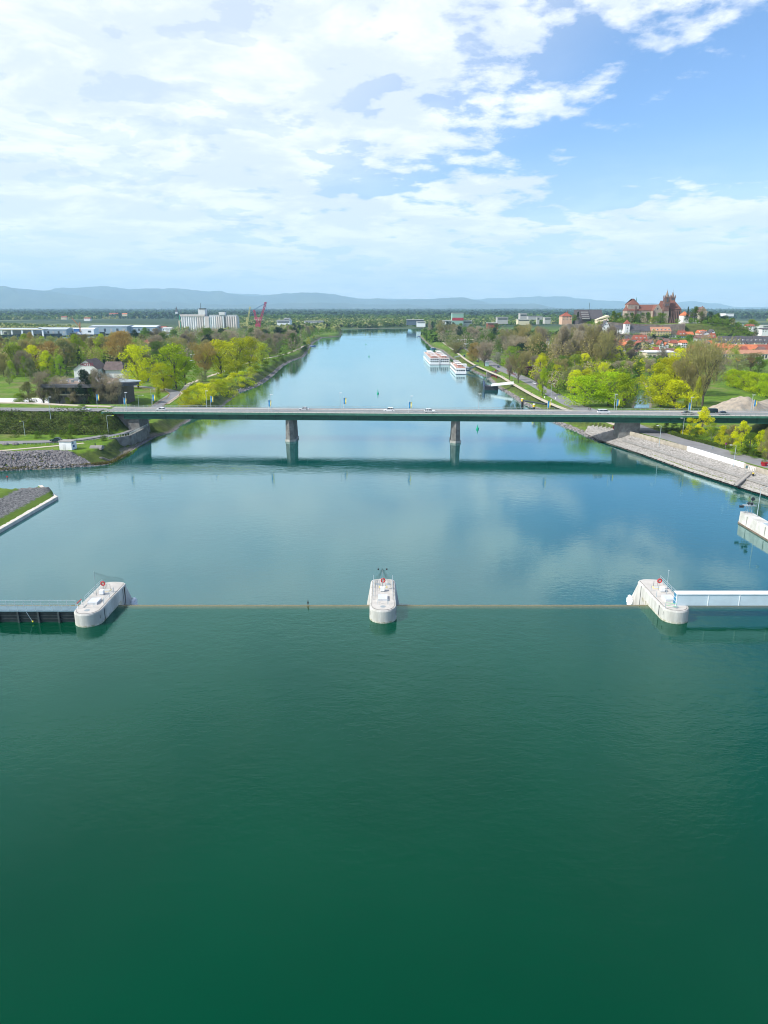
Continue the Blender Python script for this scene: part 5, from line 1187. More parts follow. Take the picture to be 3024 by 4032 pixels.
hwall('pale quarried rock face left of the old houses', [(2215,1285,1315),(2240,1274,1310),(2265,1278,1308),(2300,1273,1312),(2345,1279,1318),(2380,1284,1325),(2410,1296,1340)], 875, 0, 0, 3)
# houses in view, from the hill downwards
house(2690,2712,1262,1242,1226,905,14,'white','orange','white house with an orange roof just right of the minster',2,2,hip=.5,name='house')
house(2712,2745,1262,1248,1230,915,12,'white','slate','long white house with a slate roof behind the dark cypress',4,2)
house(2752,2782,1246,1228,1208,935,14,'cream','brown','gabled house on the highest point right of the minster',2,2,gable=True)
house(2805,2830,1275,1262,1258,900,10,'grey','brown','low grey flat-roofed house on the right side of the hill',3,1,chim=False)
house(2213,2252,1262,1245,1229,930,16,'pink','red','ochre house with a pointed red roof at the left end of the hill',3,2,hip=.9)
a = PT(2310,1258,915)
t = thing('terraced_hotel', 'dark stepped hotel block with grey balconies at the left of the hill', 'building', (a.x-10, 915, a.z)); wd = PT(2380,1258,915).x-a.x
MB().xprism([(0,-6),(26,-6),(26,11.5),(12,11.8),(0,1)], 0, wd+9).build('roof_block', slate, t)
MB().xprism([(-1.4,-6),(-.001,-6),(-.001,1),(11.8,11.5),(10.4,11.6),(-1.4,2)], 3, wd*.62).build('facade', wl['dark'], t)
for k in range(4): MB().box(4, wd*.6, -2.5+k*2.9, -.5+k*2.9, .5+k*2.6, 1.5+k*2.6).build('balcony', wl['grey'], t)
MB().tube((wd*.7,12,11),(wd*.7,12,20),.2).build('mast', dark_steel, t)
a = PT(2355,1290,885)
t = thing('gabled_hotel', 'pale stepped building with several slanting roofs below the dark hotel', 'building', (a.x, 885, a.z))
for k, (x, y, w, h, rh) in enumerate(((0,8,15,9,5.5),(-1,3,14,5.5,5),(3,0,10,2.5,4.2))):
    MB().box(x, x+w, y, y+9, -6, h).build('wall', cream, t); MB().add([(x-.5,y-.5,h),(x+w*.9,y-.5,h+rh),(x+w+.5,y-.5,h+rh*.55),(x-.5,y+9.5,h),(x+w*.9,y+9.5,h+rh),(x+w+.5,y+9.5,h+rh*.55)], [(0,1,4,3),(1,2,5,4),(0,2,1),(3,4,5),(0,3,5,2)]).build('roof', cream if k < 2 else slate_b, t)
house(2372,2398,1308,1286,1262,872,11,'white','slate','white gabled house under the stepped building',2,2,gable=True)
house(2421,2459,1313,1296,1281,868,10,'white','slate','white house with a slate roof left of the white tower',4,2)
t = thing('gate_tower', 'slender white square tower with a pointed red roof among the old houses', 'tower', PT(2467,1326,862)); tw_ = 20*862/F; th_ = PT(2467,1275,862).z-PT(2467,1326,862).z
MB().prism([(-tw_/2-.3,0),(tw_/2+.3,0),(tw_/2+.3,tw_),(-tw_/2-.3,tw_)], -5, th_, [(-tw_/2,0),(tw_/2,0),(tw_/2,tw_),(-tw_/2,tw_)]).build('wall', white, t)
MB().prism([(-tw_/2-.4,-.4),(tw_/2+.4,-.4),(tw_/2+.4,tw_+.4),(-tw_/2-.4,tw_+.4)], th_, th_+4.6, [(-.1,tw_/2-.1),(.1,tw_/2-.1),(.1,tw_/2+.1),(-.1,tw_/2+.1)]).build('roof', tile_red, t)
for x, z in ((-1,12.6),(1,12.6),(0,9),(0,5.8)): put_window(t, x, -.12, z, 1.0, 1.4)
MB().box(-1.8,1.8,-.34,-.3,.8,1.7).build('blue_emblem', mat('emblem_blue', (.03,.12,.45), .6, .1), t)
house(2478,2519,1317,1301,1281,862,12,mat('dark_green_wall', (.10,.13,.11), .8, .2),'slate','dark timbered house with a long slate roof right of the white tower',6,2)
house(2517,2563,1322,1303,1283,862,12,'pink','slate','salmon coloured house with a slate roof',5,2)
house(2563,2640,1331,1304,1287,860,13,'yellow','faded','large yellow house with a faded orange roof and small balcony',7,3,dormers=5,win=(1.0,1.5))
house(2635,2670,1336,1320,1318,858,9,'white','slate','low white house with arched windows and a flat roof',3,2,chim=False,win=(1.6,1.6))
house(2668,2674,1334,1327,1325,857,6,'blue','slate','narrow blue annex beside the low white house',1,1,chim=False)
house(2674,2700,1334,1322,1301,857,10,'blue','red','blue house with a steep dark red roof',3,1,dormers=2)
house(2700,2730,1334,1317,1306,862,10,'grey','orange','house with a bright orange roof beside the blue house',3,1)
house(2750,2785,1325,1312,1299,850,10,'cream','orange','orange roofed house above the big bare poplar',3,1,dormers=2)
house(2766,2792,1330,1314,1303,842,12,'white','brown','white gable facing the river left of the steep white gable',2,1,gable=True)
house(2797,2815,1318,1310,1297,858,10,'white','slate','small steep white gable on the hillside',2,1,gable=True)
house(2786,2820,1342,1331,1312,838,12,'cream','red','cream house with a tall dark red roof and skylights',4,1,dormers=2)
house(2745,2790,1345,1332,1318,830,12,'grey','brown','brown roofed house behind the bare poplar top',4,1)
g = 'slate roofed terrace'
for k in range(6):
    house(2835+k*34,2868+k*34,1356,1348+(k%2),1322+(k%2)*2,800+(k%2)*1.5,13,['cream','white','white','grey','cream','white'][k],'slate','slate roofed terrace house number %s from the left, above the orange roofs' % ['one','two','three','four','five','six'][k],3,1,dormers=2,name='terraced_house',chim=False)
house(2825,2868,1378,1370,1352,772,13,'yellow','orange','short house with a bright orange roof below the slate terrace',4,1)
house(2868,2988,1380,1376,1356,770,14,'white','orange','very long house with a vivid orange-red roof below the slate terrace',12,1,dormers=0)
house(2897,2940,1379.5,1377.5,1368,766,5,'white','orange','white dormer gable on the vivid orange-red roof',2,1,gable=True,chim=False)
house(2988,3060,1382,1376,1356,771,14,'grey','red','dull red roofed house at the right end of the long orange roof',6,1)
house(2818,3080,1418,1393,1377,715,15,'cream','faded','long low building with a faded orange roof and tall pale windows behind the meadow',22,1,win=(2.2,4.5),chim=False)
house(2905,2950,1308,1298,1288,1010,12,'yellow','brown','yellow bungalow above the slate terrace',4,1)
house(2945,2972,1292,1284,1277,1050,12,'white','red','white bungalow behind the round dark tree',3,1)
house(3000,3040,1308,1296,1290,1000,12,'white','slate','white flat-topped house at the right edge of the town',4,2,chim=False)
house(3000,3024,1332,1326,1325,900,8,'cream','faded','small pale shed at the right edge above the slate roofs',2,1,chim=False)
house(2445,2498,1365,1352,1334,800,14,'cream','red','brown-red roofed inn at the foot of the hill',5,2,hip=.6,dormers=3)
house(2500,2548,1345,1338,1318,815,12,'white','red','house with a bright red roof under the lower stone wall',4,1,dormers=3)
house(2492,2560,1382,1362,1342,770,14,'yellow','red','yellow gabled house with a wide red-brown roof',4,3,gable=True)
house(2545,2585,1362,1350,1338,805,10,'white','red','white house with a blue dormer and dark red roof',3,2,dormers=1)
house(2580,2640,1352,1344,1334,825,12,'grey','brown','row of brown roofs under the curved wall',5,1)
house(2640,2690,1358,1350,1342,818,12,'grey','faded','faded red roof beside the brown roofs',4,1)
house(2445,2482,1345,1338,1322,835,10,'grey','slate','small slate roofed house against the lower wall',3,1)
r_ = random.Random(77)
for k in range(34):
    px = 2400+k*18.4+r_.uniform(-5,5); y = r_.choice((1364,1372,1388,1396)) if px < 2830 else r_.choice((1392,1440)); dd = {1364:782,1372:762,1388:735,1396:728,1392:742,1440:668}[y]; wq = r_.uniform(14,24)
    rc = r_.choice(['red','orange','faded','red','brown','slate','orange']); wc = r_.choice(['white','cream','yellow','pink','white','grey'])
    house(px-wq/2, px+wq/2, y, y-r_.uniform(10,15), y-r_.uniform(22,32), dd, 11, wc, rc, 'lower town house with %s walls and %s roof, %s' % (wc, {'faded':'faded orange'}.get(rc, rc), ordn('%s from the left', 'hq') if k < 20 else ordn('%s right of the middle', 'hr')), 3, 2, gable=r_.random() < .4, group='houses of the lower town', name='town_house')
for k, (px, y) in enumerate(((2205,1348),(2240,1352),(2290,1350),(2330,1352),(2375,1350),(2150,1352))): house(px-13,px+13,y,y-11,y-24,800+k*3,10,['white','cream','white','pink','white','white'][k],['red','brown','brown','orange','red','slate'][k],'small house glimpsed %s between the bare poplars' % ['far left','left of centre','in the middle','right of centre','at the right','at the outer left'][k],2,2,gable=k%2==0)
a = PT(2545,1428,700); wd = PT(2655,1428,700).x-a.x
t = thing('school_building', 'flat-roofed pale hall with a row of skylights at the foot of the old town', 'building', (a.x, 700, a.z))
MB().box(0,wd,0,22,-3,9.5).build('wall', cream, t); MB().box(-.6,wd+.6,-.6,22.6,9.502,10.1).build('roof_slab', mat('roof_white', (.6,.62,.64), .7, .1), t)
for k in range(9): MB().box(3+k*2.8,4.6+k*2.8,4,18,10.1,10.7).build('skylight', white, t)
for k in range(6): put_window(t, 3+k*4.2, -.02, 4.2, 3.0, 2.8)
MB().box(6,wd-2,-9,-.05,-3,2.2).build('annex', slate_b, t)
for k,(px,b_,h_,w_,c_) in enumerate(((1990,1384,10,26,'white'),(2010,1380,13,34,'cream'))): 
    a = PT(px,b_,850); t = thing('flat_house', ['small white flat-roofed house in the trees by the quay','pale flat-roofed house in the trees by the quay'][k], 'house', (a.x, 850, a.z)); w2 = w_*850/F/2
    MB().box(-w2,w2,0,9,-3,h_*.32*1.1+1).build('wall', wl[c_], t); MB().box(-w2-.3,w2+.3,-.3,9.3,h_*.32*1.1+1.002,h_*.32*1.1+1.3).build('roof', wl['grey'], t)
    for q_ in (-.5,.5): put_window(t, q_*w2, -.02, 1.0, 1.8, 1.5)
# --- left bank: hotel, modern hall, villa, sheds
a = PT(292, 1475, 500); hw_ = PT(385,1475,500).x-a.x
t = thing('hotel', 'white gabled hotel with HOTEL in dark red letters high on its gable', 'hotel', (a.x, 500, a.z)); hh_ = PT(292,1452,500).z-a.z; ap = PT(345,1418,500).z-a.z
MB().box(0,hw_,0,19,-5,hh_).yprism([(0,hh_),(hw_,hh_),(hw_*.55,ap)], 0, 19).build('wall', white, t)
MB().add([(-.6,-.6,hh_-.4),(hw_*.55,-.6,ap+.3),(hw_+.6,-.6,hh_-.4),(-.6,19.6,hh_-.4),(hw_*.55,19.6,ap+.3),(hw_+.6,19.6,hh_-.4),(-.6,-.6,hh_-.7),(hw_*.55,-.6,ap+.02),(hw_+.6,-.6,hh_-.7)], [(0,1,4,3),(1,2,5,4),(0,6,7,1),(1,7,8,2)]).build('roof', mat('hotel_roof', (.12,.09,.085), .85, .25, .5), t)
for x in (hw_*.30, hw_*.42): put_window(t, x, -.02, hh_*.35, 1.3, 2.0)
MB().box(hw_+2, hw_+15, 9, 22, -5, hh_-1.5).build('wing', white, t); MB().add([(hw_+.5,8,hh_-1.5),(hw_+15.5,8,hh_-1.5),(hw_+15.5,23,hh_-1.5),(hw_+.5,23,hh_-1.5),(hw_+.5,15.5,ap-2),(hw_+12,15.5,ap-2)], [(0,1,5,4),(2,3,4,5),(1,2,5),(0,3,2,1)]).build('wing_roof', mat('hotel_roof', (.12,.09,.085), .85, .25, .5), t)
cu = bpy.data.curves.new('sign_text', 'FONT'); cu.body = 'HOTEL'; cu.size = 3.0; cu.extrude = .08; cu.align_x = 'CENTER'; cu.offset = .05
to = bpy.data.objects.new('sign', cu); col.objects.link(to); dgp = bpy.context.evaluated_depsgraph_get(); me = bpy.data.meshes.new_from_object(to.evaluated_get(dgp)); bpy.data.objects.remove(to)
me.materials.clear(); me.materials.append(mat('sign_dark_red', (.30,.01,.06), .5, .1)); so = link('lettering', me, t, (hw_*.60, -.15, ap*.60)); so.rotation_euler = (math.pi/2, 0, 0); so.scale = (1, 1, 1)
# modern hall
a = PT(185, 1580, 372); b_ = PT(475, 1580, 372)
t = thing('modern_hall', 'low dark modern hall with an overhanging roof crowded with ventilation boxes', 'building', (a.x, 372, 5)); wd = b_.x-a.x; zt = PT(300,1513,372).z-5
hallm = mat('hall_dark_wall', (.15,.15,.15), .7, .25, .4); MB().box(0,wd-4,3,30,-2,zt-1.6).build('wall', hallm, t)
MB().box(wd-5.5,wd-1.5,1,26,-2,zt-1.6).build('wing_wall', mat('hall_brown_wall', (.13,.105,.085), .85, .2), t)
MB().box(4,wd-9,2.9,2.97,zt-5.2,zt-2.2).build('window_band', dark_win, t)
for k in range(12): MB().box(4+k*2.4,4.12+k*2.4,2.82,2.9,zt-5.2,zt-2.2).build('mullion', steel_grey, t)
MB().box(2,wd-8,1.6,2.9,zt-5.9,zt-5.3).build('ledge', cream, t)
rf = MB().prism([(-2,-1),(wd-8,-2),(wd+5,10),(wd+5,16),(wd-10,34),(-2,34)], zt-1.6, zt).build('roof', mat('hall_roof_edge', (.10,.10,.115), .6, .2), t)
MB().prism([(1,3),(wd-9,2),(wd-2,11),(wd-12,31),(3,31)], zt+.002, zt+.12).build('gravel_roof', mat('gravel_roof', (.26,.20,.16), .95, .25, 1), rf)
r_ = random.Random(8)
for k in range(20): x, y = r_.uniform(5,wd-12), r_.uniform(8,24); MB().box(x,x+r_.uniform(.8,2.4),y,y+r_.uniform(.8,1.8),zt+.1,zt+r_.uniform(.8,1.5)).build('roof_unit', [white, steel_grey][k%2], rf)
MB().prism([(wd-6,6),(wd+7,12),(wd+6,17),(wd-8,28)], zt+.13, zt+.4).build('metal_canopy', mat('zinc', (.34,.40,.42), .4, .1, metal=.4), rf)
house(558,612,1368,1352,1337,850,14,'white','red','white villa with a dark red roof among the trees of the left bank',4,2,hip=.6,name='villa')
for k,(px,py,dz) in enumerate(((665,1495,0),(740,1432,0),(758,1408,0))):
    p = W(px,py,5); t = thing('kiosk', ['dark timber kiosk at the back of the park lawn','white roofed hut behind the park trees','pale hut farther back behind the park trees'][k], 'hut', p)
    w2 = (10,7,6)[k]; MB().box(-w2/2,w2/2,0,5,-.5,2.6).build('wall', mat('kiosk_red_brown', (.16,.06,.05), .8, .2) if k == 0 else wl['grey'], t); MB().box(-w2/2-.4,w2/2+.4,-.5,5.4,2.602,2.85).build('roof', [slate_b, white, white][k], t); MB().box(-w2*.3,-w2*.05,-.06,-.003,0,2).build('door', dark_win, t)
# white hut on the shore
p = W(264,1772,4.6); t = thing('gauge_hut', 'small white cube hut with a blue sign on the grass above the armour stones', 'hut', p, R(-8))
MB().box(-2.9,1.9,0,3.4,-.6,3.0).build('wall', white, t); MB().box(-3.1,2.1,-.2,3.6,3.002,3.25).build('roof', mat('hut_roof', (.30,.29,.28), .9, .2), t)
MB().box(1.91,1.97,.7,1.5,2.2,2.7).build('vent', dark_win, t); MB().box(1.91,1.99,1.0,1.9,.9,1.6).build('blue_sign', mat('sign_blue', (.01,.05,.30), .5, .05), t); MB().box(-1.5,-.5,-.05,-.002,0,2.1).build('door', mat('hut_door', (.66,.67,.68), .5, .1), t)
p = W(375,1768,4.4); t = thing('culvert_outlet', 'rounded concrete outlet with a small post above the left shore', 'culvert', p)
MB().xprism([(math.cos(k*math.pi/8)*1.6+1.6, math.sin(k*math.pi/8)*1.4-.3) for k in range(9)], -2.2, 2.2).build('vault', mat('outlet_concrete', (.24,.23,.22), .9, .2), t); MB().tube((-.5,1.6,1),(-.5,1.6,1.9),.18).build('post', dark_steel, t)
p0 = W(395,1785,3.6)
t = thing('bank_stairs', 'narrow dark concrete stair running down the left shore from the outlet', 'stairs', p0)
p1 = W(428,1816,.5)
for k in range(14): q_ = p0.lerp(p1, k/13)-p0; MB().box(-.5,.5,-.3,.3,-.5,0).build('step', concrete_old, t, (q_.x, q_.y, gz(p0.x+q_.x, p0.y+q_.y)-p0.z+.35))
for k,(px,py) in enumerate(((22,1752),(62,1752))):
    p = W(px,py,4.6); t = MB().ball((0,0,.35),1.3,.9,.75,7,5).build('boulder', rock_m, None, p); tag(t, ['grey boulder on the grass beside the lower road at the left edge','grey boulder on the grass, right one of two beside the lower road'][k], 'boulder')
# guard rail along the lower road
t = thing('guard_rail', 'low steel guard rail along the lower road on the left bank', 'guard rail'); gp_ = [W(a,b,4.6) for a,b in [(90,1752),(180,1750),(270,1746),(350,1736),(430,1722)]]
wall_run('beam', gp_, .1, lambda v: 5.05, lambda v: 5.35, mat('rail_dark', (.10,.12,.13), .5, .1, metal=.4), t)
for i in range(4):
    for k in range(6): q_ = gp_[i].lerp(gp_[i+1], k/6); MB().box(-.06,.06,-.06,.06,0,.75).build('post', steel_grey, t, (q_.x, q_.y, 4.55))
# fences along the underpass road (posts and low rails)
def fence(name, label, pts, h, m, sp_=2.5, z=None):
    t = thing(name, label, 'fence'); z0 = lambda v: (z if z is not None else gz(v.x, v.y))
    wall_run('rail', pts, .07, lambda v: z0(v)+h-.1, lambda v: z0(v)+h, m, t)
    for i in range(len(pts)-1):
        n = max(1, int((pts[i+1]-pts[i]).length/sp_))
        for k in range(n): q_ = pts[i].lerp(pts[i+1], k/n); MB().box(-.07,.07,-.07,.07,-.3,h).build('post', m, t, (q_.x, q_.y, z0(q_)))
    return t
ochre = mat('ochre_fence', (.40,.27,.10), .7, .15)
fence('road_fence', 'ochre post and rail fence inside the bend of the underpass road', WG([(580,1612),(620,1590),(660,1568),(668,1555),(655,1545),(600,1538),(540,1532),(480,1526)]), 1.0, ochre)
fence('road_fence', 'reddish post and rail fence on the river side of the underpass road', WG([(640,1605),(680,1580),(705,1562),(712,1550)]), 1.0, mat('red_brown_fence', (.25,.10,.07), .7, .15))
fence('promenade_railing', 'long dark red railing beside the quay path at the culvert', WG([(1930,1458),(1945,1468),(1958,1477)]), 1.3, mat('dark_red_rail', (.25,.02,.03), .6, .1), 1.2)
fence('promenade_railing', 'dark red planter fence on the garden side of the quay road', WG([(1995,1462),(2030,1480)]), 1.1, mat('dark_red_rail', None), 1.4)
p = W(1935,1474,2.0); t = thing('culvert_mouth', 'concrete mouth of a side canal under the quay path', 'culvert', (p.x, p.y, 0))
MB().prism([(-4,0),(9,0),(9,3),(-4,3)], -1, 4.5).build('head_wall', concrete_old, t); MB().prism([(1,-.12),(6,-.12),(6,-.01),(1,-.01)], -.5, 3).build('opening', dark_win, t); MB().prism([(9,0),(15,3),(15,4.5),(9,3)], -1, 3.9).build('wing_wall', concrete_old, t)
# far left harbour: sheds, quay, loading cranes, silo
shed_bl = mat('shed_blue_grey', (.28,.36,.42), .6, .12, .05); shed_rf = mat('shed_roof', (.40,.46,.50), .6, .12, .05)
def shed(px0, px1, base, eave, ridge, d, dp, label, wm=shed_bl, rm=shed_rf, bays=6, curved=False, name='warehouse'):
    a = PT(px0, base, d); b = PT(px1, base, d); w = b.x-a.x; h = PT(px0, eave, d).z-a.z; rh = max(.5, PT(px0, ridge, d).z-a.z-h)
    t = thing(name, label, 'warehouse', (a.x, d, a.z)); MB().box(0,w,0,dp,-4,h).build('wall', wm, t)
    if curved: MB().xprism([(-.5+(dp+1)*k/8, h+rh*math.sin(math.pi*k/8)) for k in range(9)], -.5, w+.5).build('roof', rm, t)
    else: MB().xprism([(-.8,h),(dp+.8,h),(dp/2,h+rh)], -.8, w+.8).build('roof', rm, t)
    for k in range(bays): x = (k+.5)*w/bays; MB().box(x-w/bays*.18,x+w/bays*.18,-.12,-.01,0,h*.6).build('door', [dark_win, wl['grey']][k%2], t)
    return t
shed(140,262,1313,1297,1290,1500,40,'long grey harbour shed left of the white boat-shaped store')
shed(-60,140,1320,1299,1292,1470,40,'harbour shed with a pale canopy at the left edge', wl['grey'], shed_rf)
shed(265,370,1309,1297,1291,1530,30,'white rounded salt store on the harbour quay', white, white, 3, True)
shed(352,500,1306,1285,1281,1600,60,'large blue-grey warehouse behind the white store'); shed(500,615,1303,1287,1282,1620,50,'blue-grey warehouse with a pale corrugated roof',rm=mat('pale_roof', (.6,.65,.68), .6, .1))
shed(615,650,1300,1290,1285,1640,30,'low shed with a red-brown roof right of the warehouses', wl['grey'], tile_red, 3); shed(640,675,1301,1293,1288,1600,20,'small white building at the end of the harbour', white, wl['grey'], 4)
t = thing('loading_canopy', 'pale loading canopy on thick legs over the left harbour quay', 'canopy', PT(0,1325,1450)); cw = PT(170,1325,1450).x-PT(0,1325,1450).x
MB().box(0,cw,0,25,12.5,14).build('roof', mat('canopy_ochre', (.55,.50,.36), .7, .1), t)
for k in range(5): MB().box(cw*k/4.2+2,cw*k/4.2+5,1,3,0,12.5).build('leg', white, t)
q_ = thing('harbour_quay', 'dark quay wall along the left harbour water', 'quay'); hq = [W(a,b,0) for a,b in [(-300,1333),(0,1329.5),(250,1323.5),(500,1313.5),(640,1309.5),(680,1304)]]; wall_run('quay_wall', hq, 3, lambda v: -1, lambda v: 5.3, dark_steel, q_)
lat_y = mat('crane_orange', (.50,.22,.08), .6, .1); lat_m = mat('crane_magenta', (.42,.02,.10), .5, .1); lat_p = mat('crane_pale_yellow', (.55,.52,.22), .6, .1); bluep = mat('crane_blue', (.03,.12,.35), .6, .1)
def lattice(a, b, w, m, par, name, n=9):
    a = Vector(a); b = Vector(b); d = (b-a).normalized(); u = Vector((0,1,0)); v = d.cross(u).normalized(); o = MB(); r0 = w*.13
    cs = [(u*s1+v*s2)*w/2 for s1, s2 in ((-1,-1),(1,-1),(1,1),(-1,1))]
    for c in cs: o.tube(a+c, b+c*.6, r0, n=4)
    for k in range(n):
        p, q = a.lerp(b, k/n), a.lerp(b, (k+1)/n)
        for j in range(4): o.tube(p+cs[j], q+cs[(j+1)%4]*.9, r0*.7, n=3)
    return o.build(name, m, par)
d = 1480; p = PT(310,1312,d); t = thing('harbour_crane', 'orange-brown harbour crane with a slanting jib beside the white store', 'crane', p)
def rel(px, py): v = PT(px, py, d)-p; return v
lattice(rel(317,1290), rel(282,1251), 1.6, lat_y, t, 'jib'); lattice(rel(314,1306), rel(314,1270), 2.6, lat_y, t, 'tower', 6); MB().box(-8,2,-2,2,3,9).build('machine_house', bluep, t)
for sx_ in (-6,6): MB().tube((sx_,0,-3),(sx_*.3,0,5),.6).build('leg', red if sx_ < 0 else bluep, t)
d = 1650; p = PT(1010,1283,d); t = thing('crawler_crane', 'tall magenta lattice crane with a V-shaped boom and mast right of the silo', 'crane', p)
def rel(px, py): v = PT(px, py, d)-p; return v
lattice(rel(1020,1278), rel(1046,1192), 4.2, lat_m, t, 'boom', 14); lattice(rel(1016,1278), rel(1000,1221), 4.0, lat_m, t, 'mast', 9); MB().tube(rel(1000,1219), rel(1046,1194), .45).build('stay_rope', bluep, t); MB().tube(rel(1048,1192), rel(1048,1218), .3).ball(rel(1048,1221), 1.6).build('hook', bluep, t)
MB().box(rel(1006,1280).x, rel(1026,1280).x, -4, 4, -3, 4).build('carriage', lat_m, t)
MB().box(rel(1041,1192).x, rel(1050,1192).x, -2, 2, rel(1041,1194).z, rel(1041,1190).z).build('boom_head', lat_m, t)
d = 1620; p = PT(973,1290,d); t = thing('harbour_crane', 'slim pale yellow crane between the silo and the magenta crane', 'crane', p)
def rel(px, py): v = PT(px, py, d)-p; return v
lattice(rel(974,1272), rel(985,1208), 2.6, lat_p, t, 'jib', 12); lattice(rel(973,1284), rel(973,1250), 2.8, lat_p, t, 'tower', 6)
# grain silo: rows of round cells under a flat gallery, with two head houses
d = 1650; p = PT(712, 1300, d); t = thing('grain_silo', 'long white concrete grain silo of upright round cells with a square head house', 'silo', p)
def rel(px, py): v = PT(px, py, d)-p; return v
silo_m = [mat('silo_white', (.66,.66,.69), .8, .08, .05), mat('silo_pinkish', (.60,.545,.54), .8, .08, .05), mat('silo_blue_white', (.58,.63,.68), .8, .08, .05)]
zt0 = rel(712,1246).z
cells = [(712+i*8.9, 0) for i in range(11)] + [(808,1)] + [(816+i*8.4, 0) for i in range(9)] + [(888+i*9.2,0) for i in range(5)]
for i, (px, k) in enumerate(cells):
    x = rel(px+4,1245).x; rr = 4.4*d/F*1.02; MB().tube((x, rr, -6), (x, rr, zt0), rr, n=14).build('silo_cell', silo_m[0 if i < 4 else (1 if 7 <= i < 10 or 16 <= i < 19 or i > 20 else 2 if i in (10,12,13,19) else 0)], t, smooth=False)
x0, x1 = rel(708,1245).x, rel(931,1245).x
MB().box(x0, x1, 9.5, 30, -6, zt0-.5).build('rear_cells', silo_m[0], t)
MB().box(x0-1, rel(806,1245).x, -.5, 24, zt0+.01, zt0+4.2).build('gallery', silo_m[1], t); MB().box(rel(823,1245).x, x1, 2, 20, zt0+.01, zt0+3.4).build('gallery', mat('gallery_grey', (.42,.45,.47), .8, .1), t)
MB().box(rel(806,1245).x, rel(822,1245).x, -.8, 14, -6, rel(800,1246).z).build('stair_tower', silo_m[1], t)
hh = MB().box(rel(781,1245).x, rel(808,1245).x, 0, 20, zt0+4.2, rel(790,1218).z).build('head_house', silo_m[0], t); MB().box(rel(786,1245).x, rel(808,1245).x, -.5, 15, rel(790,1218).z, rel(790,1214).z).build('plant_room', wl['dark'], hh); MB().tube(rel(790,1216), rel(790,1194), .5).build('antenna', dark_steel, hh)
MB().box(rel(862,1245).x, rel(885,1245).x, 0, 16, zt0+3.41, rel(870,1229).z).build('head_house', silo_m[0], t); MB().box(rel(883,1245).x, rel(887,1245).x, -.6, 6, -6, zt0).build('dark_slot', wl['dark'], t)
MB().box(x0-5, x0-1.2, 4, 20, -6, zt0-9).build('annex', mat('silo_annex', (.62,.50,.40), .8, .1), t); MB().box(x0-1.1, x0+.5, -.6, -.3, -6, zt0+3).build('green_pipe', mat('pipe_green', (.05,.35,.22), .6, .1), t)
# scattered works and buildings on the far plain
def block(px0, px1, base, top, d, dp, wm, label, roof=None, bands=1):
    a = PT(px0, base, d); b = PT(px1, base, d); h = PT(px0, top, d).z-a.z; w = b.x-a.x
    t = thing('works_building', label, 'building', (a.x, d, a.z)); MB().box(0,w,0,dp,-8,h).build('wall', wm, t); MB().box(-.8,w+.8,-.8,dp+.8,h+.01,h+1.2).build('roof', roof or wl['grey'], t)
    for k in range(bands): MB().box(w*.05,w*.95,-.25,-.02,h*(k+.4)/bands,h*(k+.75)/bands).build('window_band', dark_win, t)
    return t
block(1090,1142,1276,1262,1900,40,white,'white stepped factory right of the cranes'); block(1118,1140,1262,1254,1905,25,white,'upper storey of the white stepped factory')
block(1198,1272,1272,1265,2100,30,white,'long low white factory before the river bend'); block(1130,1170,1249,1245,3600,60,white,'pale hall on the plain behind the woods, left of centre')
block(1602,1668,1268,1260,2050,30,mat('works_dark_blue', (.08,.11,.15), .6, .1),'dark blue works hall at the far end of the river'); block(1642,1675,1275,1268,2000,25,white,'white tent-like hall beside the dark blue works'); block(1746,1782,1272,1263,2000,30,white,'white hall left of the green and red tower block')
t = block(1780,1824,1276,1234,1990,30,mat('works_green', (.25,.42,.36), .7, .08),'green industrial block with a broad red stripe at the river end', bands=0); a0 = PT(1780,1276,1990); zz0 = PT(1780,1262,1990).z-a0.z; zz1 = PT(1780,1251,1990).z-a0.z; w0 = PT(1824,1276,1990).x-a0.x
MB().box(-.2,w0+.2,-.4,-.03,zz0,zz1).build('red_stripe', mat('stripe_red', (.40,.02,.04), .6, .1), t)
block(1824,1858,1276,1263,2000,25,wl['grey'],'grey hall attached to the green and red block'); block(1958,2000,1264,1250,2100,30,wl['grey'],'white works with a low dome left of the town'); block(2048,2074,1250,1235,2200,30,wl['grey'],'white square block on the plain'); block(2080,2136,1248,1246,2300,40,wl['grey'],'thin white roofline on the plain'); block(2040,2085,1266,1259,1750,25,wl['cream'],'cream building at the edge of the woods'); block(2145,2168,1262,1252,1850,22,wl['grey'],'small white house cluster on the plain'); block(2115,2124,1264,1250,1800,9,wl['grey'],'narrow white tower block on the plain')
block(1920,1960,1280,1273,1500,20,tile_red,'red-brown shed roof behind the ship landing'); block(3005,3060,1288,1284,1300,40,mat('roof_white', None),'pale shed roof on the plain at the right edge'); block(2905,2945,1286,1282,1350,40,wl['blue'],'bluish hall roofs on the plain behind the town'); block(2857,2890,1238,1234,3200,60,white,'distant white plant right of the hill')
for k,(px0,px1,y,dd) in enumerate(((45,80,1250,4200),(80,104,1249,4250),(330,355,1258,2600),(430,470,1240,3900),(480,500,1241,3800),(1000,1030,1258,2400),(240,262,1253,3000))): 
    house(px0,px1,y,y-4,y-8,dd,14,['grey','white','white','pink','cream','pink','cream'][k],['slate','slate','red','red','orange','red','red'][k],'tiny farm building on the plain %s' % ['at the far left','just right of the far left barn','behind the harbour','under the mountains left of the silo','near the village left of the silo','right of the silo','behind the harbour crane'][k],2,1,chim=False,name='farmhouse')
t = thing('village_church', 'tiny dark village church spire on the plain left of the silo', 'church', PT(695,1238,4000)); MB().box(-6,6,0,12,-8,14).build('tower', white, t); MB().prism([(-7,-1),(7,-1),(7,13),(-7,13)], 14, 42, [(-.2,5.8),(.2,5.8),(.2,6.2),(-.2,6.2)]).build('spire', slate, t)
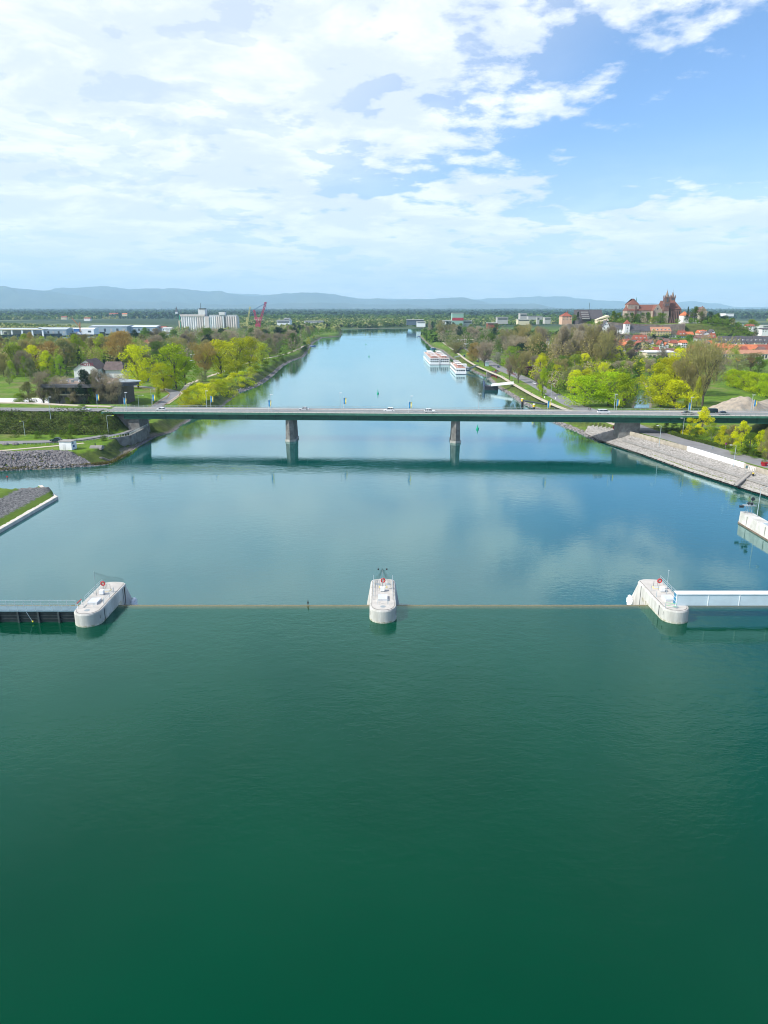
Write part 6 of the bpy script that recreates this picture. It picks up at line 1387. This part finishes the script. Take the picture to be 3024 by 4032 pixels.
# ------------------------------------------------------------------ vehicles
PAINT = {}
def paint(c):
    if c not in PAINT: PAINT[c] = mat('car_paint_%d' % len(PAINT), c, .25, .04, spec=.7)
    return PAINT[c]
def car(px, py, dy_or_z, colr, label, rz=0, kind='hatch', deck=True, group='cars crossing the bridge', cat='car'):
    loc = on_deck(px, py, dy_or_z)+Vector((0,0,.01)) if deck else W(px, py, dy_or_z)
    if not deck: loc.z = max(loc.z, gz(loc.x, loc.y)+.08)
    t = thing('parked_car' if 'parked' in label else ('van' if kind == 'van' else 'car'), label, cat, loc, (math.atan(BR_S) if deck else 0)+rz, group)
    L_ = {'hatch':4.2,'sedan':4.6,'suv':4.6,'van':5.1,'sport':4.5}[kind]; H = {'hatch':1.5,'sedan':1.42,'suv':1.65,'van':1.95,'sport':1.32}[kind]; W_ = .9; l = L_/2; P_ = paint(colr)
    belt = H*.58
    body = [(-l,.28),(l,.28),(l,.62),(l*.93,belt*.92),(l*.45,belt+.02),(-l*.86,belt+.04),(-l*.985,belt*.9),(-l,.6)]
    MB().yprism(body, -W_, W_).build('body', P_, t)
    f = {'hatch':(.42,.16,-.62,-.86),'sedan':(.38,.10,-.42,-.74),'suv':(.42,.20,-.68,-.90),'van':(.66,.44,-.86,-.95),'sport':(.35,.05,-.35,-.72)}[kind]
    cab = [(l*f[0],belt+.02),(l*f[1],H-.07),(l*f[2],H-.07),(l*f[3],belt+.03)]
    MB().yprism(cab, -W_+.1, W_-.1).build('windows', glassd, t)
    MB().yprism([(l*f[1]+.05,H-.09),(l*f[1]-.1,H),(l*f[2]+.1,H),(l*f[2]-.08,H-.09)], -W_+.08, W_-.08).build('roof', P_, t)
    xm = l*(f[1]+f[2])/2; o = MB()
    for x in (xm-.05, l*f[2]+.12): 
        for s in (-1,1): o.box(x, x+.11, min(s*(W_-.1), s*(W_-.085)), max(s*(W_-.1), s*(W_-.085)), belt, H-.06)
    o.build('pillars', P_, t)
    for x in (-l*.62, l*.64):
        for s in (-1,1):
            w_ = MB().tube((x,s*(W_-.2),.32),(x,s*(W_+.02),.32),.32,n=12).build('wheel', rubber, t); MB().tube((x,s*(W_+.02),.32),(x,s*(W_+.03),.32),.19,n=8).build('rim', steel_grey, w_)
    for s in (-1,1):
        MB().box(l-.02,l+.02,s*.72-.16,s*.72+.16,.56,.72).build('headlight', white, t); MB().box(-l-.02,-l+.02,s*.74-.14,s*.74+.14,.62,.80).build('tail_light', red, t)
    return t
silver = (.50,.52,.54); wh = (.78,.79,.80)
car(335,1612,3.9,wh,'white coupe driving off the left end of the bridge',0,'sport')
car(635,1611,3.9,wh,'white compact car on the bridge above the left bank',math.pi,'hatch')
car(1197,1618,8.6,silver,'silver saloon on the bridge above the left river pier',math.pi,'sedan')
car(1532,1621,6.8,wh,'white estate car in the middle of the bridge, left one of two close together',math.pi,'suv')
car(1692,1627,3.9,wh,'white family car in the middle of the bridge, right one of two close together',0,'suv')
car(2377,1626,3.9,wh,'white van on the bridge near the right bank',0,'van',cat='van')
car(2708,1631,4.0,(.035,.025,.025),'dark brown saloon on the bridge beside the right lamp post',0,'sedan')
car(2800,1628,8.6,(.01,.035,.04),'long dark green van on the bridge approach at the right',math.pi,'van',cat='van')
car(2850,1632,4.0,(.015,.025,.07),'dark blue hatchback on the bridge approach at the right',0,'hatch')
car(221,1738,4.7,(.008,.045,.045),'dark teal hatchback driving on the lower road of the left bank',R(183),'hatch',False,'cars on the bank roads')
qd = Vector((W(2082,1500,G)-W(2203,1567,G)).xy).normalized(); qa = math.atan2(qd.y, qd.x)
car(2104,1512,G+.1,wh,'white car on the quay road behind the bright green spindle tree',qa,'sedan',False,'cars on the bank roads')
car(1962,1447,G+.1,(.02,.05,.12),'dark blue car on the quay road near the culvert',qa,'sedan',False,'cars on the bank roads')
car(1828,1404,G+.1,(.03,.05,.12),'dark blue vehicle parked by the cruise ship landing',qa,'van',False,'cars parked by the landing')
car(1880,1425,G+.1,(.03,.03,.10),'dark car parked under the rust-coloured trees',qa,'hatch',False,'cars parked by the landing')
car(838+0,1406,5.1,(.20,.02,.06),'dark red car parked at the river meadow on the left bank',0.3,'hatch',False,'cars on the bank roads')
bl = thing('sun_umbrella', 'yellow parasol beside the landing of the cruise ships', 'parasol', W(1843,1400,G)); MB().tube((0,0,0),(0,0,2.4),.06).build('pole', steel_grey, bl); MB().prism([(2.2*math.cos(k*.785),2.2*math.sin(k*.785)) for k in range(8)], 2.2, 3.0, [(.1*math.cos(k*.785),.1*math.sin(k*.785)) for k in range(8)]).build('canopy', yellow, bl)
# ------------------------------------------------------------------ lamp posts and flags of the bridge
flag_b = mat('flag_blue', (.03,.25,.55), .7, .08); flag_y = mat('flag_yellow', (.75,.62,.12), .7, .08); pole_m = mat('flag_pole_white', (.6,.63,.62), .5, .05)
def bridge_lamp(px, dy, top, label, arm=.9):
    p = on_deck(px, 0, dy); h = PT(px, top, p.y).z-p.z; t = thing('street_lamp', label, 'lamp post', p+Vector((0,0,.14)), 0, 'lamp posts on the bridge')
    MB().path([(0,0,-.2),(0,0,h)], .11, 6, .07).build('pole', rail_b, t); MB().box(-.25,arm,-.17,.17,h-.02,h+.14).build('lamp_head', mat('lamp_head_grey', (.75,.77,.76), .4, .1), t)
def flag(px, dy, top, label, z0=None, p=None, group='flags on the bridge'):
    p = p or on_deck(px, 0, dy); h = PT(px, top, p.y).z-p.z; t = thing('flag_pole', label, 'flag', p+Vector((0,0,.1)), 0, group)
    MB().path([(0,0,-.2),(0,0,h+.3)], .06, 5).build('pole', pole_m, t)
    f = MB(); w2, hh, n = .62, 2.6, 8
    for side, m_, nm in ((0, flag_b, 'blue_half'), (1, flag_y, 'yellow_half')):
        f = MB(); 
        for i in range(n+1):
            z = h-.1-hh*i/n; wob = .12*math.sin(i*.9); x0 = .08+side*w2*1.1; x1 = x0+w2*(1.1 if side == 0 else .8)*(1-i*.02)
            f.v += [(x0, wob*.6*side, z), (x1, wob, z), (x0, wob*.6*side+.02, z), (x1, wob+.02, z)]
        for i in range(n): a = i*4; f.f += [(a,a+1,a+5,a+4),(a+2,a+6,a+7,a+3)]
        f.build(nm, m_, t)
for a in ((500,.8,1547,'lamp post at the left end of the bridge, near side'),(816,11.6,1541,'lamp post on the far side of the bridge before the yellow willows'),(1068,.8,1556,'lamp post over the river, first from the left on the near side'),(1340,11.6,1549,'lamp post on the far side just left of the bridge middle'),(1618,11.6,1561,'lamp post on the far side just right of the bridge middle'),(1884,11.6,1553,'lamp post on the far side beyond the right river pier'),(2417,11.6,1554,'lamp post beside the white van on the bridge'),(2717,.8,1566,'lamp post on the near side in front of the dark brown saloon'),(2956,11.6,1557,'lamp post at the rubble heap right of the meadow')): bridge_lamp(*a)
for a in ((386,11.6,1553,'blue and yellow flag in front of the modern hall'),(491,.9,1568,'blue and yellow flag at the left end of the bridge'),(605,11.6,1554,'blue and yellow flag before the bend of the underpass road'),(832,11.6,1560,'blue and yellow flag before the yellow willows'),(1058,.9,1576,'blue and yellow flag over the left part of the river'),(1353,11.6,1567,'blue and yellow flag left of the bridge middle'),(1609,.9,1583,'blue and yellow flag right of the bridge middle'),(2154,.9,1580,'blue and yellow flag above the mooring dolphins'),(2425,11.6,1573,'blue and yellow flag beside the white van'),(2709,.9,1588,'blue and yellow flag at the dark brown saloon'),(2964,11.6,1576,'blue and yellow flag at the rubble heap')): flag(*a)
yel_head = mat('yellow_lamp_head', (.60,.75,.04), .4, .1)
def ground_lamp(px, base, top, label, z=4.6, arm=1.6, hm=None, adir=0):
    p = W(px, base, z); h = PT(px, top, p.y).z-p.z; lamp(0, 0, p, h-.15, label, arm, adir, group='street lamps on the banks', hm=hm)
ground_lamp(427,1708,1636,'curved lamp post with a yellow-green head at the left abutment',4.8,2.3,yel_head)
p_ = W(99,1717,5.2); ground_lamp(99,1717,1658,'lamp post in the scrub slope of the left approach',5.2,-1.4,yel_head)
ground_lamp(548,1612,1556,'curved lamp post on the lawn beside the bridge',5.0,2.2); ground_lamp(598,1595,1532,'lamp post at the bend of the underpass road',5.0,1.6)
ground_lamp(200,1650,1563,'lamp post on the left approach road',DECK,0.5)
ground_lamp(2595,1758,1676,'lamp post behind the quay wall nearest to the right abutment',3.4,-1.6); ground_lamp(2687,1714,1646,'lamp post beside the hedge just right of the right abutment',4.6,-1.4); ground_lamp(2887,1840,1752,'lamp post on the revetment in front of the white wall',3.4,-2.0); ground_lamp(2868,1760,1700,'lamp post behind the hedge of the quay road',4.6,1.2)
for k,(px,base,top) in enumerate(((2170,1563,1510),(2023,1528-30,1450),(2090,1482,1440))): ground_lamp(px,base,top,['lamp post beside the bright green spindle tree','lamp post at the bare roadside tree','lamp post in front of the plum-coloured trees'][k],G,1)
# road signs, planter, bollard on the right quay
def sign(px, base, top, m_, label, shape='disc', z=4.6):
    p = W(px, base, z); h = PT(px, top, p.y).z-p.z; t = thing('road_sign', label, 'sign', p); MB().tube((0,0,-.3),(0,0,h),.04).build('post', steel_grey, t)
    if shape == 'disc': MB().tube((0,-.08,h),(0,-.03,h),.36,n=16).build('plate', m_, t); MB().tube((0,-.10,h),(0,-.082,h),.22,n=12).build('symbol', mat('sign_blue', (.01,.05,.30), .5, .05), t)
    else: MB().box(-.35,.35,-.08,-.03,h-.9,h).build('plate', m_, t)
sign(2856,1768,1747,mat('sign_pink', (.55,.04,.22), .5, .05),'round pink and blue no-stopping sign in front of the hedge')
sign(2803,1785,1757,steel_grey,'grey-backed triangular road sign at the kerb above the white wall','plate'); sign(2936,1865,1833,mat('sign_back_teal', (.10,.20,.22), .6, .1),'dark rectangular sign on the revetment beside the graffiti','plate',3.4); sign(2998,1832,1817,mat('sign_blue', None),'small blue sign next to the red planter','plate')
def planter(px, py, s, label):
    t = thing('planter', label, 'planter', W(px, py, G)); n = 10
    MB().prism([(s*.45*math.cos(k*.628),s*.45*math.sin(k*.628)) for k in range(n)], 0, s*.8, [(s*.7*math.cos(k*.628),s*.7*math.sin(k*.628)) for k in range(n)]).build('pot', mat('planter_red', (.40,.015,.03), .5, .1), t)
    c, _ = proto('bush', 'mid', 0); link('plant', c, t, (0,0,s*.75), 0, (s*1.2,s*1.2,s*.9))
planter(3008,1835,1.6,'big red plant pot with a shrub at the right edge of the quay road'); planter(2419,1688,1.2,'red plant pot on the grass beside the right abutment'); planter(1952,1462,1.2,'red plant pot beside the dark red railing')
t = thing('bollard', 'black mooring bollard with a yellow cap on the revetment', 'bollard', W(2965,1873,3.2)); MB().tube((0,0,0),(0,0,.7),.3,.26,10).build('post', rubber, t); MB().tube((0,0,.7),(0,0,.95),.34,.34,10).build('cap', yellow, t)
t = thing('mooring_steps', 'narrow concrete steps down the revetment at the right', 'stairs')
p0, p1 = W(2950,1866,3.2), W(2900,1908,1.3)
for k in range(16): q_ = p0.lerp(p1, k/15); MB().box(-.35,.35,-.9,.9,-.5,.12).build('step', mat('ledge_concrete', None), t, (q_.x, q_.y, q_.z+.25), R(20))
# ------------------------------------------------------------------ boats, landing stages, buoys
hullw = mat('ship_white', (.78,.79,.80), .4, .05); shipdark = mat('ship_dark_blue', (.02,.03,.09), .4, .1); deckb = mat('ship_deck_brown', (.42,.24,.17), .8, .15, 1)
def cruiser(x, y, rz, label, ln, wd, hh, bands, gname, dark_stern=True):
    t = thing(gname, label, 'ship', (x, y, 0), rz)
    hw = wd/2; hull = [(-hw,0),(hw,0),(hw,ln*.93),(hw*.5,ln*.985),(0,ln),(-hw*.5,ln*.985),(-hw,ln*.93)]
    MB().prism([(a*.94,b) for a,b in hull], -.6, .35, hull).build('hull_bottom', shipdark, t); MB().prism(hull, .351, 2.0).build('hull', hullw, t)
    sup = [(-hw*.97,1.0),(hw*.97,1.0),(hw*.97,ln*.90),(-hw*.97,ln*.90)]; MB().prism(sup, 2.001, hh).build('superstructure', hullw, t)
    for k in range(bands):
        z = 2.5+k*(hh-2.2)/bands
        for s in (-1,1): MB().box(min(s*(hw*.97+.03),s*(hw*.97-.05)),max(s*(hw*.97+.03),s*(hw*.97-.05)),3,ln*.88,z,z+1.25).build('window_band', glassd, t)
        for q_ in range(4): MB().box(-hw*.85+q_*hw*.43,-hw*.85+q_*hw*.43+hw*.34,.93,.99,z,z+1.3).build('stern_window', glassd, t)
    MB().box(-hw*.93,hw*.93,1.2,ln*.885,hh+.002,hh+.06).build('sun_deck', deckb, t)
    rl2 = MB(); 
    for s in (-1,1): rl2.box(s*hw*.95-.03,s*hw*.95+.03,1.1,ln*.89,hh+.95,hh+1.02); 
    rl2.box(-hw*.95,hw*.95,1.05,1.11,hh+.95,hh+1.02); ro = rl2.build('railing', white, t)
    n = int(ln/4)
    for k in range(n):
        for s in (-1,1): MB().box(s*hw*.95-.03,s*hw*.95+.03,1.1+k*4,1.2+k*4,hh+.05,hh+.96).build('post', white, ro)
    r2 = random.Random(int(x))
    for k in range(max(2,int(ln/22))):
        y0 = 8+k*20; cn = MB().box(-hw*.6,hw*.6,y0,y0+9,hh+2.3,hh+2.42).build('canopy', white, t)
        for a in (-.55,.55):
            for b in (.4,8.4): MB().box(a*hw-.06,a*hw+.06,y0+b,y0+b+.12,hh+.06,hh+2.3).build('post', white, cn)
    for k in range(int(ln/3)): MB().box(-hw*.6+r2.random()*hw*1.1,0+r2.random()*.1+hw*.1,2,2.01,hh+.06,hh+.07) 
    for k in range(min(26, int(ln/4))):
        a = r2.uniform(-hw*.8,hw*.75); b = r2.uniform(3, ln*.85); MB().box(a,a+.7,b,b+1.8,hh+.06,hh+.45).build('deck_chair', [shipdark, white, red][k%3], t)
    MB().box(-hw*.4,hw*.4,ln*.68,ln*.75,hh+.06,hh+2.2).build('wheelhouse', hullw, t); MB().box(-hw*.41,hw*.41,ln*.677,ln*.70,hh+1.2,hh+1.9).build('wheelhouse_windows', glassd, t)
    return t
a = W(1692,1437,0); dirv = (W(1660,1400,0)-a); ang = math.atan2(dirv.y, dirv.x)-math.pi/2
cruiser(a.x+5.0*math.cos(ang)+0, a.y, ang, 'outer of two white river cruise ships moored side by side', 120, 9.8, 6.4, 2, 'cruise_ship')
cruiser(a.x+15.2, a.y+1, ang, 'inner of two white river cruise ships moored side by side against the landing', 118, 9.6, 6.2, 2, 'cruise_ship')
a = W(1815,1474,0); b_ = W(1775,1434,0); dv = b_-a; cruiser(a.x, a.y, math.atan2(dv.y, dv.x)-math.pi/2, 'smaller white excursion boat moored nearer than the cruise ships', 74, 8.8, 5.2, 1, 'excursion_boat')
a = W(1842,1455,0); t = thing('landing_pontoon', 'white and blue landing pontoon beside the excursion boat', 'pontoon', (a.x-3, a.y, 0)); MB().box(-4,5,0,26,-.5,1.5).build('float', shipdark, t); MB().box(-3.8,4.8,.2,25.8,1.51,1.7).build('deck', steel_grey, t); MB().box(-2,3,8,16,1.7,4.2).build('cabin', hullw, t)
def gangway(p0, p1, w, label, m_=hullw, h=1.6):
    t = thing('gangway', label, 'gangway'); d_ = Vector(((p1-p0).x, (p1-p0).y, 0)).normalized(); n_ = Vector((-d_.y, d_.x, 0))*w/2
    o = MB()
    for s in (-1,1):
        a, b = p0+n_*s, p1+n_*s; q = n_.normalized()*.08
        o.add([a-q,a+q,b+q,b-q,a-q+Vector((0,0,h)),a+q+Vector((0,0,h)),b+q+Vector((0,0,h)),b-q+Vector((0,0,h))], [(0,3,2,1),(4,5,6,7),(0,1,5,4),(1,2,6,5),(2,3,7,6),(3,0,4,7)])
    o.build('side_girder', m_, t); a, b = p0, p1; MB().add([p0-n_,p0+n_,p1+n_,p1-n_,p0-n_-Vector((0,0,.15)),p0+n_-Vector((0,0,.15)),p1+n_-Vector((0,0,.15)),p1-n_-Vector((0,0,.15))], [(0,3,2,1),(4,5,6,7),(0,1,5,4),(1,2,6,5),(2,3,7,6),(3,0,4,7)]).build('walkway', steel_grey, t)
    return t
gangway(W(1840,1456,1.8), W(1880,1440,G+.1), 2.2, 'gangway from the excursion boat landing up to the quay', steel_grey, 1.1)
gangway(W(1790,1408,3), W(1812,1402,G+.1), 2.2, 'gangway from the cruise ships up to the landing square', steel_grey, 1.1)
a = W(1935,1536,0); t = thing('pontoon', 'dark square pontoon at the end of the long white gangway', 'pontoon', (a.x, a.y, 0)); MB().box(-4.8,4.6,0,9,-.5,2.6).build('float', mat('pontoon_dark', (.03,.035,.05), .5, .2), t); MB().box(-4.9,-4.5,-.2,9,2.2,6.0).build('fender_wall', shipdark, t); MB().box(-4.5,4.5,.1,8.9,2.601,2.7).build('deck', mat('pontoon_deck', (.16,.16,.17), .8, .1), t); MB().box(3,4.4,3,5,2.7,3.6).build('winch', rubber, t)
gangway(W(1936,1520,2.9), W(2021,1512,G+.2), 2.6, 'long white gangway from the dark pontoon up to the quay path')
for k,(px,base,top) in enumerate(((2056,1606,1570),(2101,1630,1592))):
    p = W(px, base, 0); h = PT(px, top, p.y).z; t = thing('mooring_dolphin', ['mooring dolphin with a beam to the bank','mooring dolphin without a beam, nearer the bridge'][k], 'mooring pile', (p.x, p.y, 0)); MB().tube((0,0,-1.5),(0,0,h-1.4),.7,.65,12).build('pile', rubber, t); MB().tube((0,0,h-1.399),(0,0,h-.1),.74,.74,12).build('yellow_band', yellow, t); MB().tube((0,0,h-.1),(0,0,h+.3),.7,.6,12).build('cap', white, t)
p = W(2056,1606,0); q_ = W(2150,1592,4.8); p.z = 4.2; t = thing('mooring_beam', 'dark horizontal beam from the mooring dolphin to the bank', 'beam'); MB().tube(p, q_, .45, n=8).build('tube', dark_steel, t)
buoyg = mat('buoy_green', (.0,.35,.20), .5, .1)
for k,(px,base,top) in enumerate(((1488,1550,1532),(1880,1690,1672),(1453,1405,1396),(1441,1357,1351))):
    p = W(px, base, 0); h = PT(px, top, p.y).z; t = thing('channel_buoy', ['green channel buoy in mid river beyond the bridge','green channel buoy in front of the bridge right of the second pier','small green channel buoy far up the river','farthest tiny green channel buoy'][k], 'buoy', (p.x,p.y,0), 0, 'green channel buoys'); MB().tube((0,0,-.4),(0,0,.7),.75,.6,10).build('float', buoyg, t); MB().tube((0,0,.7),(0,0,h),.32,.08,8).build('tower', buoyg, t)
for k,(px,py,c,lb) in enumerate(((1232,1363,bluep,'small blue boat moored at the far left shore'),(1225,1362,wl['white'],'small white boat beside the blue one at the far left shore'),(1652,1326,bluep,'small blue boat at the far right shore'),(1705,1374,mat('boat_teal', (.02,.15,.25), .5, .1),'small dark boat behind the cruise ships'))):
    p = W(px,py,0); t = thing('small_boat', lb, 'boat', (p.x-(0 if k != 1 else 4),p.y,0), .4); MB().prism([(-4,-1),(3,-1),(5,0),(3,1),(-4,1)], -.2, .9).build('hull', c, t); MB().box(-2,1,-.7,.7,.9,1.9).build('cabin', wl['white'], t)
p = W(52*.6028/1+0, 1903, 0)
t = thing('marker_post', 'short post with a red top standing in the water behind the lock spit', 'marker', W(31,1896,4.4)); MB().tube((0,0,-.3),(0,0,1.5),.06).build('post', dark_steel, t); MB().box(-.25,.25,-.05,.05,1.3,1.7).build('red_top', red, t)
# cormorant resting on the weir sill
p = W(1213,2381,4.0); t = thing('cormorant', 'small dark bird standing on the weir line between the left and middle piers', 'bird', (p.x, CREST_Y, 4.0)); rb = mat('bird_black', (.02,.02,.02), .7, .1)
b = MB(); b.ball((0,0,.42),.14,.2,.26,8,6); b.path([(0,-.05,.6),(.02,-.12,.78),(.03,-.1,.92)],.07,6,.045); b.ball((.05,-.13,.97),.07,.1,.06,6,4); b.tube((.05,-.2,.97),(.07,-.38,.96),.025,.01,4); b.tube((0,.08,.25),(-.02,.22,-.02),.06,.02,5); b.tube((-.05,0,.2),(-.05,-.02,-.03),.02,n=4); b.tube((.05,0,.2),(.05,-.02,-.03),.02,n=4); b.build('body', rb, t)
# ------------------------------------------------------------------ people: one continuous skinned body each, clothes coloured on it
def person(loc, rz, shirt, trousers, label, stride=.25, group='people on the quay'):
    t = thing('person', label, 'person', loc, rz, group)
    J = {'pel':(0,0,.95),'che':(0,0,1.32),'nec':(0,0,1.50),'hea':(0,0,1.66),'shl':(-.19,0,1.42),'shr':(.19,0,1.42),'ell':(-.25,-.05,1.14),'elr':(.25,.08,1.14),'wrl':(-.24,-.18,.92),'wrr':(.24,-.02,.90),'hil':(-.10,0,.92),'hir':(.10,0,.92),'knl':(-.11,-stride*.7,.50),'knr':(.11,stride*.5,.50),'anl':(-.11,-stride,.08),'anr':(.11,stride*1.3,.10),'tol':(-.11,-stride-.16,.03),'tor':(.11,stride*1.3-.14,.03)}
    E = [('pel','che',.13,.15),('che','nec',.14,.06),('nec','hea',.06,.10),('che','shl',.10,.07),('che','shr',.10,.07),('shl','ell',.06,.045),('shr','elr',.06,.045),('ell','wrl',.045,.032),('elr','wrr',.045,.032),('pel','hil',.13,.10),('pel','hir',.13,.10),('hil','knl',.095,.065),('hir','knr',.095,.065),('knl','anl',.065,.042),('knr','anr',.065,.042),('anl','tol',.05,.035),('anr','tor',.05,.035)]
    names = list(J); me = bpy.data.meshes.new('body'); me.from_pydata([J[n] for n in names], [(names.index(a), names.index(b)) for a,b,_,_ in E], []); o = link('body', me, t)
    sk = o.modifiers.new('skin','SKIN'); me.skin_vertices[0] if me.skin_vertices else None
    R_ = {'pel':.14,'che':.15,'nec':.055,'hea':.105,'shl':.075,'shr':.075,'ell':.045,'elr':.045,'wrl':.033,'wrr':.033,'hil':.10,'hir':.10,'knl':.065,'knr':.065,'anl':.042,'anr':.042,'tol':.035,'tor':.035}
    for i, n in enumerate(names):
        v = me.skin_vertices[0].data[i]; v.radius = (R_[n], R_[n]*.85); v.use_root = (n == 'pel')
    ss = o.modifiers.new('sub','SUBSURF'); ss.levels = 1; ss.render_levels = 1
    m = bpy.data.materials.new('clothes'); m.use_nodes = True; n_ = m.node_tree; b = n_.nodes['Principled BSDF']; tcn = N(n_,'ShaderNodeTexCoord'); s_ = N(n_,'ShaderNodeSeparateXYZ'); L(n_, tcn.outputs['Object'], s_.inputs[0])
    c = MIXC(n_, SMOOTH(n_, s_.outputs[2], .94, .96), trousers, shirt); c = MIXC(n_, SMOOTH(n_, s_.outputs[2], 1.50, 1.52), c, (.50,.33,.25)); c = MIXC(n_, SMOOTH(n_, s_.outputs[2], .07, .09), (.03,.03,.03), c); L(n_, c, b.inputs['Base Color']); b.inputs['Roughness'].default_value = .8
    me.materials.append(m)
    MB().ball((0,.02,1.71),.10,.115,.10,8,5).build('hair', mat('hair_dark', (.04,.025,.02), .8, .1), t)
    return t
def gp(px, py, z=G): v = W(px, py, z); return Vector((v.x, v.y, z+.08))
person(on_deck(2317,0,11.6)+Vector((0,0,.14)), 1.5, (.05,.03,.03), (.03,.03,.04), 'person in dark clothes walking on the bridge footway, left one of two', group='people on the bridge')
person(on_deck(2323,0,11.5)+Vector((0,0,.14)), 1.6, (.10,.03,.03), (.03,.03,.03), 'person in a dark red top walking on the bridge footway, right one of two', group='people on the bridge')
person(gp(1976,1484), 2.6, (.65,.66,.68), (.08,.10,.20), 'person in a white top walking on the river path by the culvert')
person(gp(1983,1489), 2.6, (.45,.55,.65), (.10,.10,.12), 'person in a pale blue top on the river path by the culvert')
person(gp(2091,1553), 2.6, (.08,.08,.10), (.04,.04,.05), 'person in dark clothes sitting height on the grass below the path', .1)
person(gp(2130,1572), 2.4, (.45,.06,.05), (.05,.05,.08), 'person in a red top on the river path near the bridge')
person(gp(1846,1418), 2.4, (.06,.08,.20), (.05,.05,.06), 'person in blue on the path at the ship landing')
for k,(px,py) in enumerate(((2145,1567),(2170,1580),(2188,1572))):
    t = thing('stone_bollard', ordn('short white bollard beside the river path, %s from the left', 'wb'), 'bollard', gp(px,py), 0, 'white bollards beside the river path'); MB().tube((0,0,-.2),(0,0,.9),.28,.22,8).build('post', white, t); MB().ball((0,0,.9),.22,.22,.14).build('cap', white, t)
p = W(1916,1441,G); t = thing('ticket_booth', 'pale blue ticket booth on the quay by the big bare tree', 'booth', p, qa); MB().box(-3.2,3.2,-1.6,1.6,0,3.4).build('wall', mat('booth_blue', (.45,.60,.66), .5, .1), t); MB().box(-3.5,3.5,-1.9,1.9,3.402,3.7).build('roof', white, t); MB().box(-2,2,-1.68,-1.602,1.1,2.4).build('window', glassd, t)
for k,(px,py,w,label) in enumerate(((1835,1350,60,'flat white building with yellow edges behind the cruise ships'),(1845,1368,44,'lower white landing hall with a yellow edge'))):
    a = PT(px-w/2, py, 1000-k*60); b_ = PT(px+w/2, py, 1000-k*60); wd = b_.x-a.x; t = thing('landing_hall', label, 'building', a); MB().box(0,wd,0,12,-3,3.6).build('wall', glassd, t); MB().box(-.6,wd+.6,-.8,12.6,3.602,4.5).build('roof', white, t); MB().box(wd*.5,wd+.65,-.9,-.81,3.7,4.4).build('yellow_edge', yellow, t)
    for q_ in range(8): MB().box(q_*wd/8,q_*wd/8+.5,-.1,-.01,0,3.6).build('column', white, t)
# sandy spoil heaps beyond the bridge
hm_ = mat('spoil_sand', (.38,.32,.25), .95, .3, .35, .10, c2=(.22,.20,.17), detail=8)
mb = MB(); nx_, ny_ = 110, 46; r_ = random.Random(3)
for j in range(ny_+1):
    for i in range(nx_+1):
        x = 132+i*1.0; y = 318+j*1.1; bx = x+2*math.sin(y*.4)
        h = 8.2*math.exp(-(((bx-171)/11)**2+((y-343)/10)**2)) + 7.0*math.exp(-(((bx-196)/17)**2+((y-352)/9)**2)) + 1.6*math.exp(-(((bx-150)/10)**2+((y-338)/7)**2)) + 6*math.exp(-(((bx-228)/20)**2+((y-346)/9)**2))
        h *= 1+.05*math.sin(x*.5+y*.3)+.03*math.sin(x*1.3-y*1.1)
        mb.v.append((x, y, (gz(x,y) if h < .25 else max(gz(x,y), 4.6+h))-(.25 if h < .25 else 0)+r_.uniform(-.12,.12)*min(1,h)))
for j in range(ny_):
    for i in range(nx_): a = j*(nx_+1)+i; mb.f.append((a, a+1, a+nx_+2, a+nx_+1))
tag(mb.build('spoil_heap', hm_, smooth=True), 'big sandy heap of excavated earth beyond the right end of the bridge', 'heap')
# low spoil heap of broken stone beside the meadow
r_ = random.Random(21); mb = MB()
for k in range(420):
    x = 150+abs(r_.gauss(0,5)); y = 330+r_.uniform(-4,8); s = r_.uniform(.4,1.1); q = protos[k % 8]; a = r_.uniform(0,6); c, s_ = math.cos(a)*s, math.sin(a)*s; z = gz(x,y)
    mb.add([(x+vx*c-vy*s_, y+vx*s_+vy*c, z+vz*s+.3+r_.random()*.4) for vx,vy,vz in q.v], q.f)
tag(mb.build('rubble', rock_m), 'loose broken stone at the foot of the sandy heap', kind='stuff')
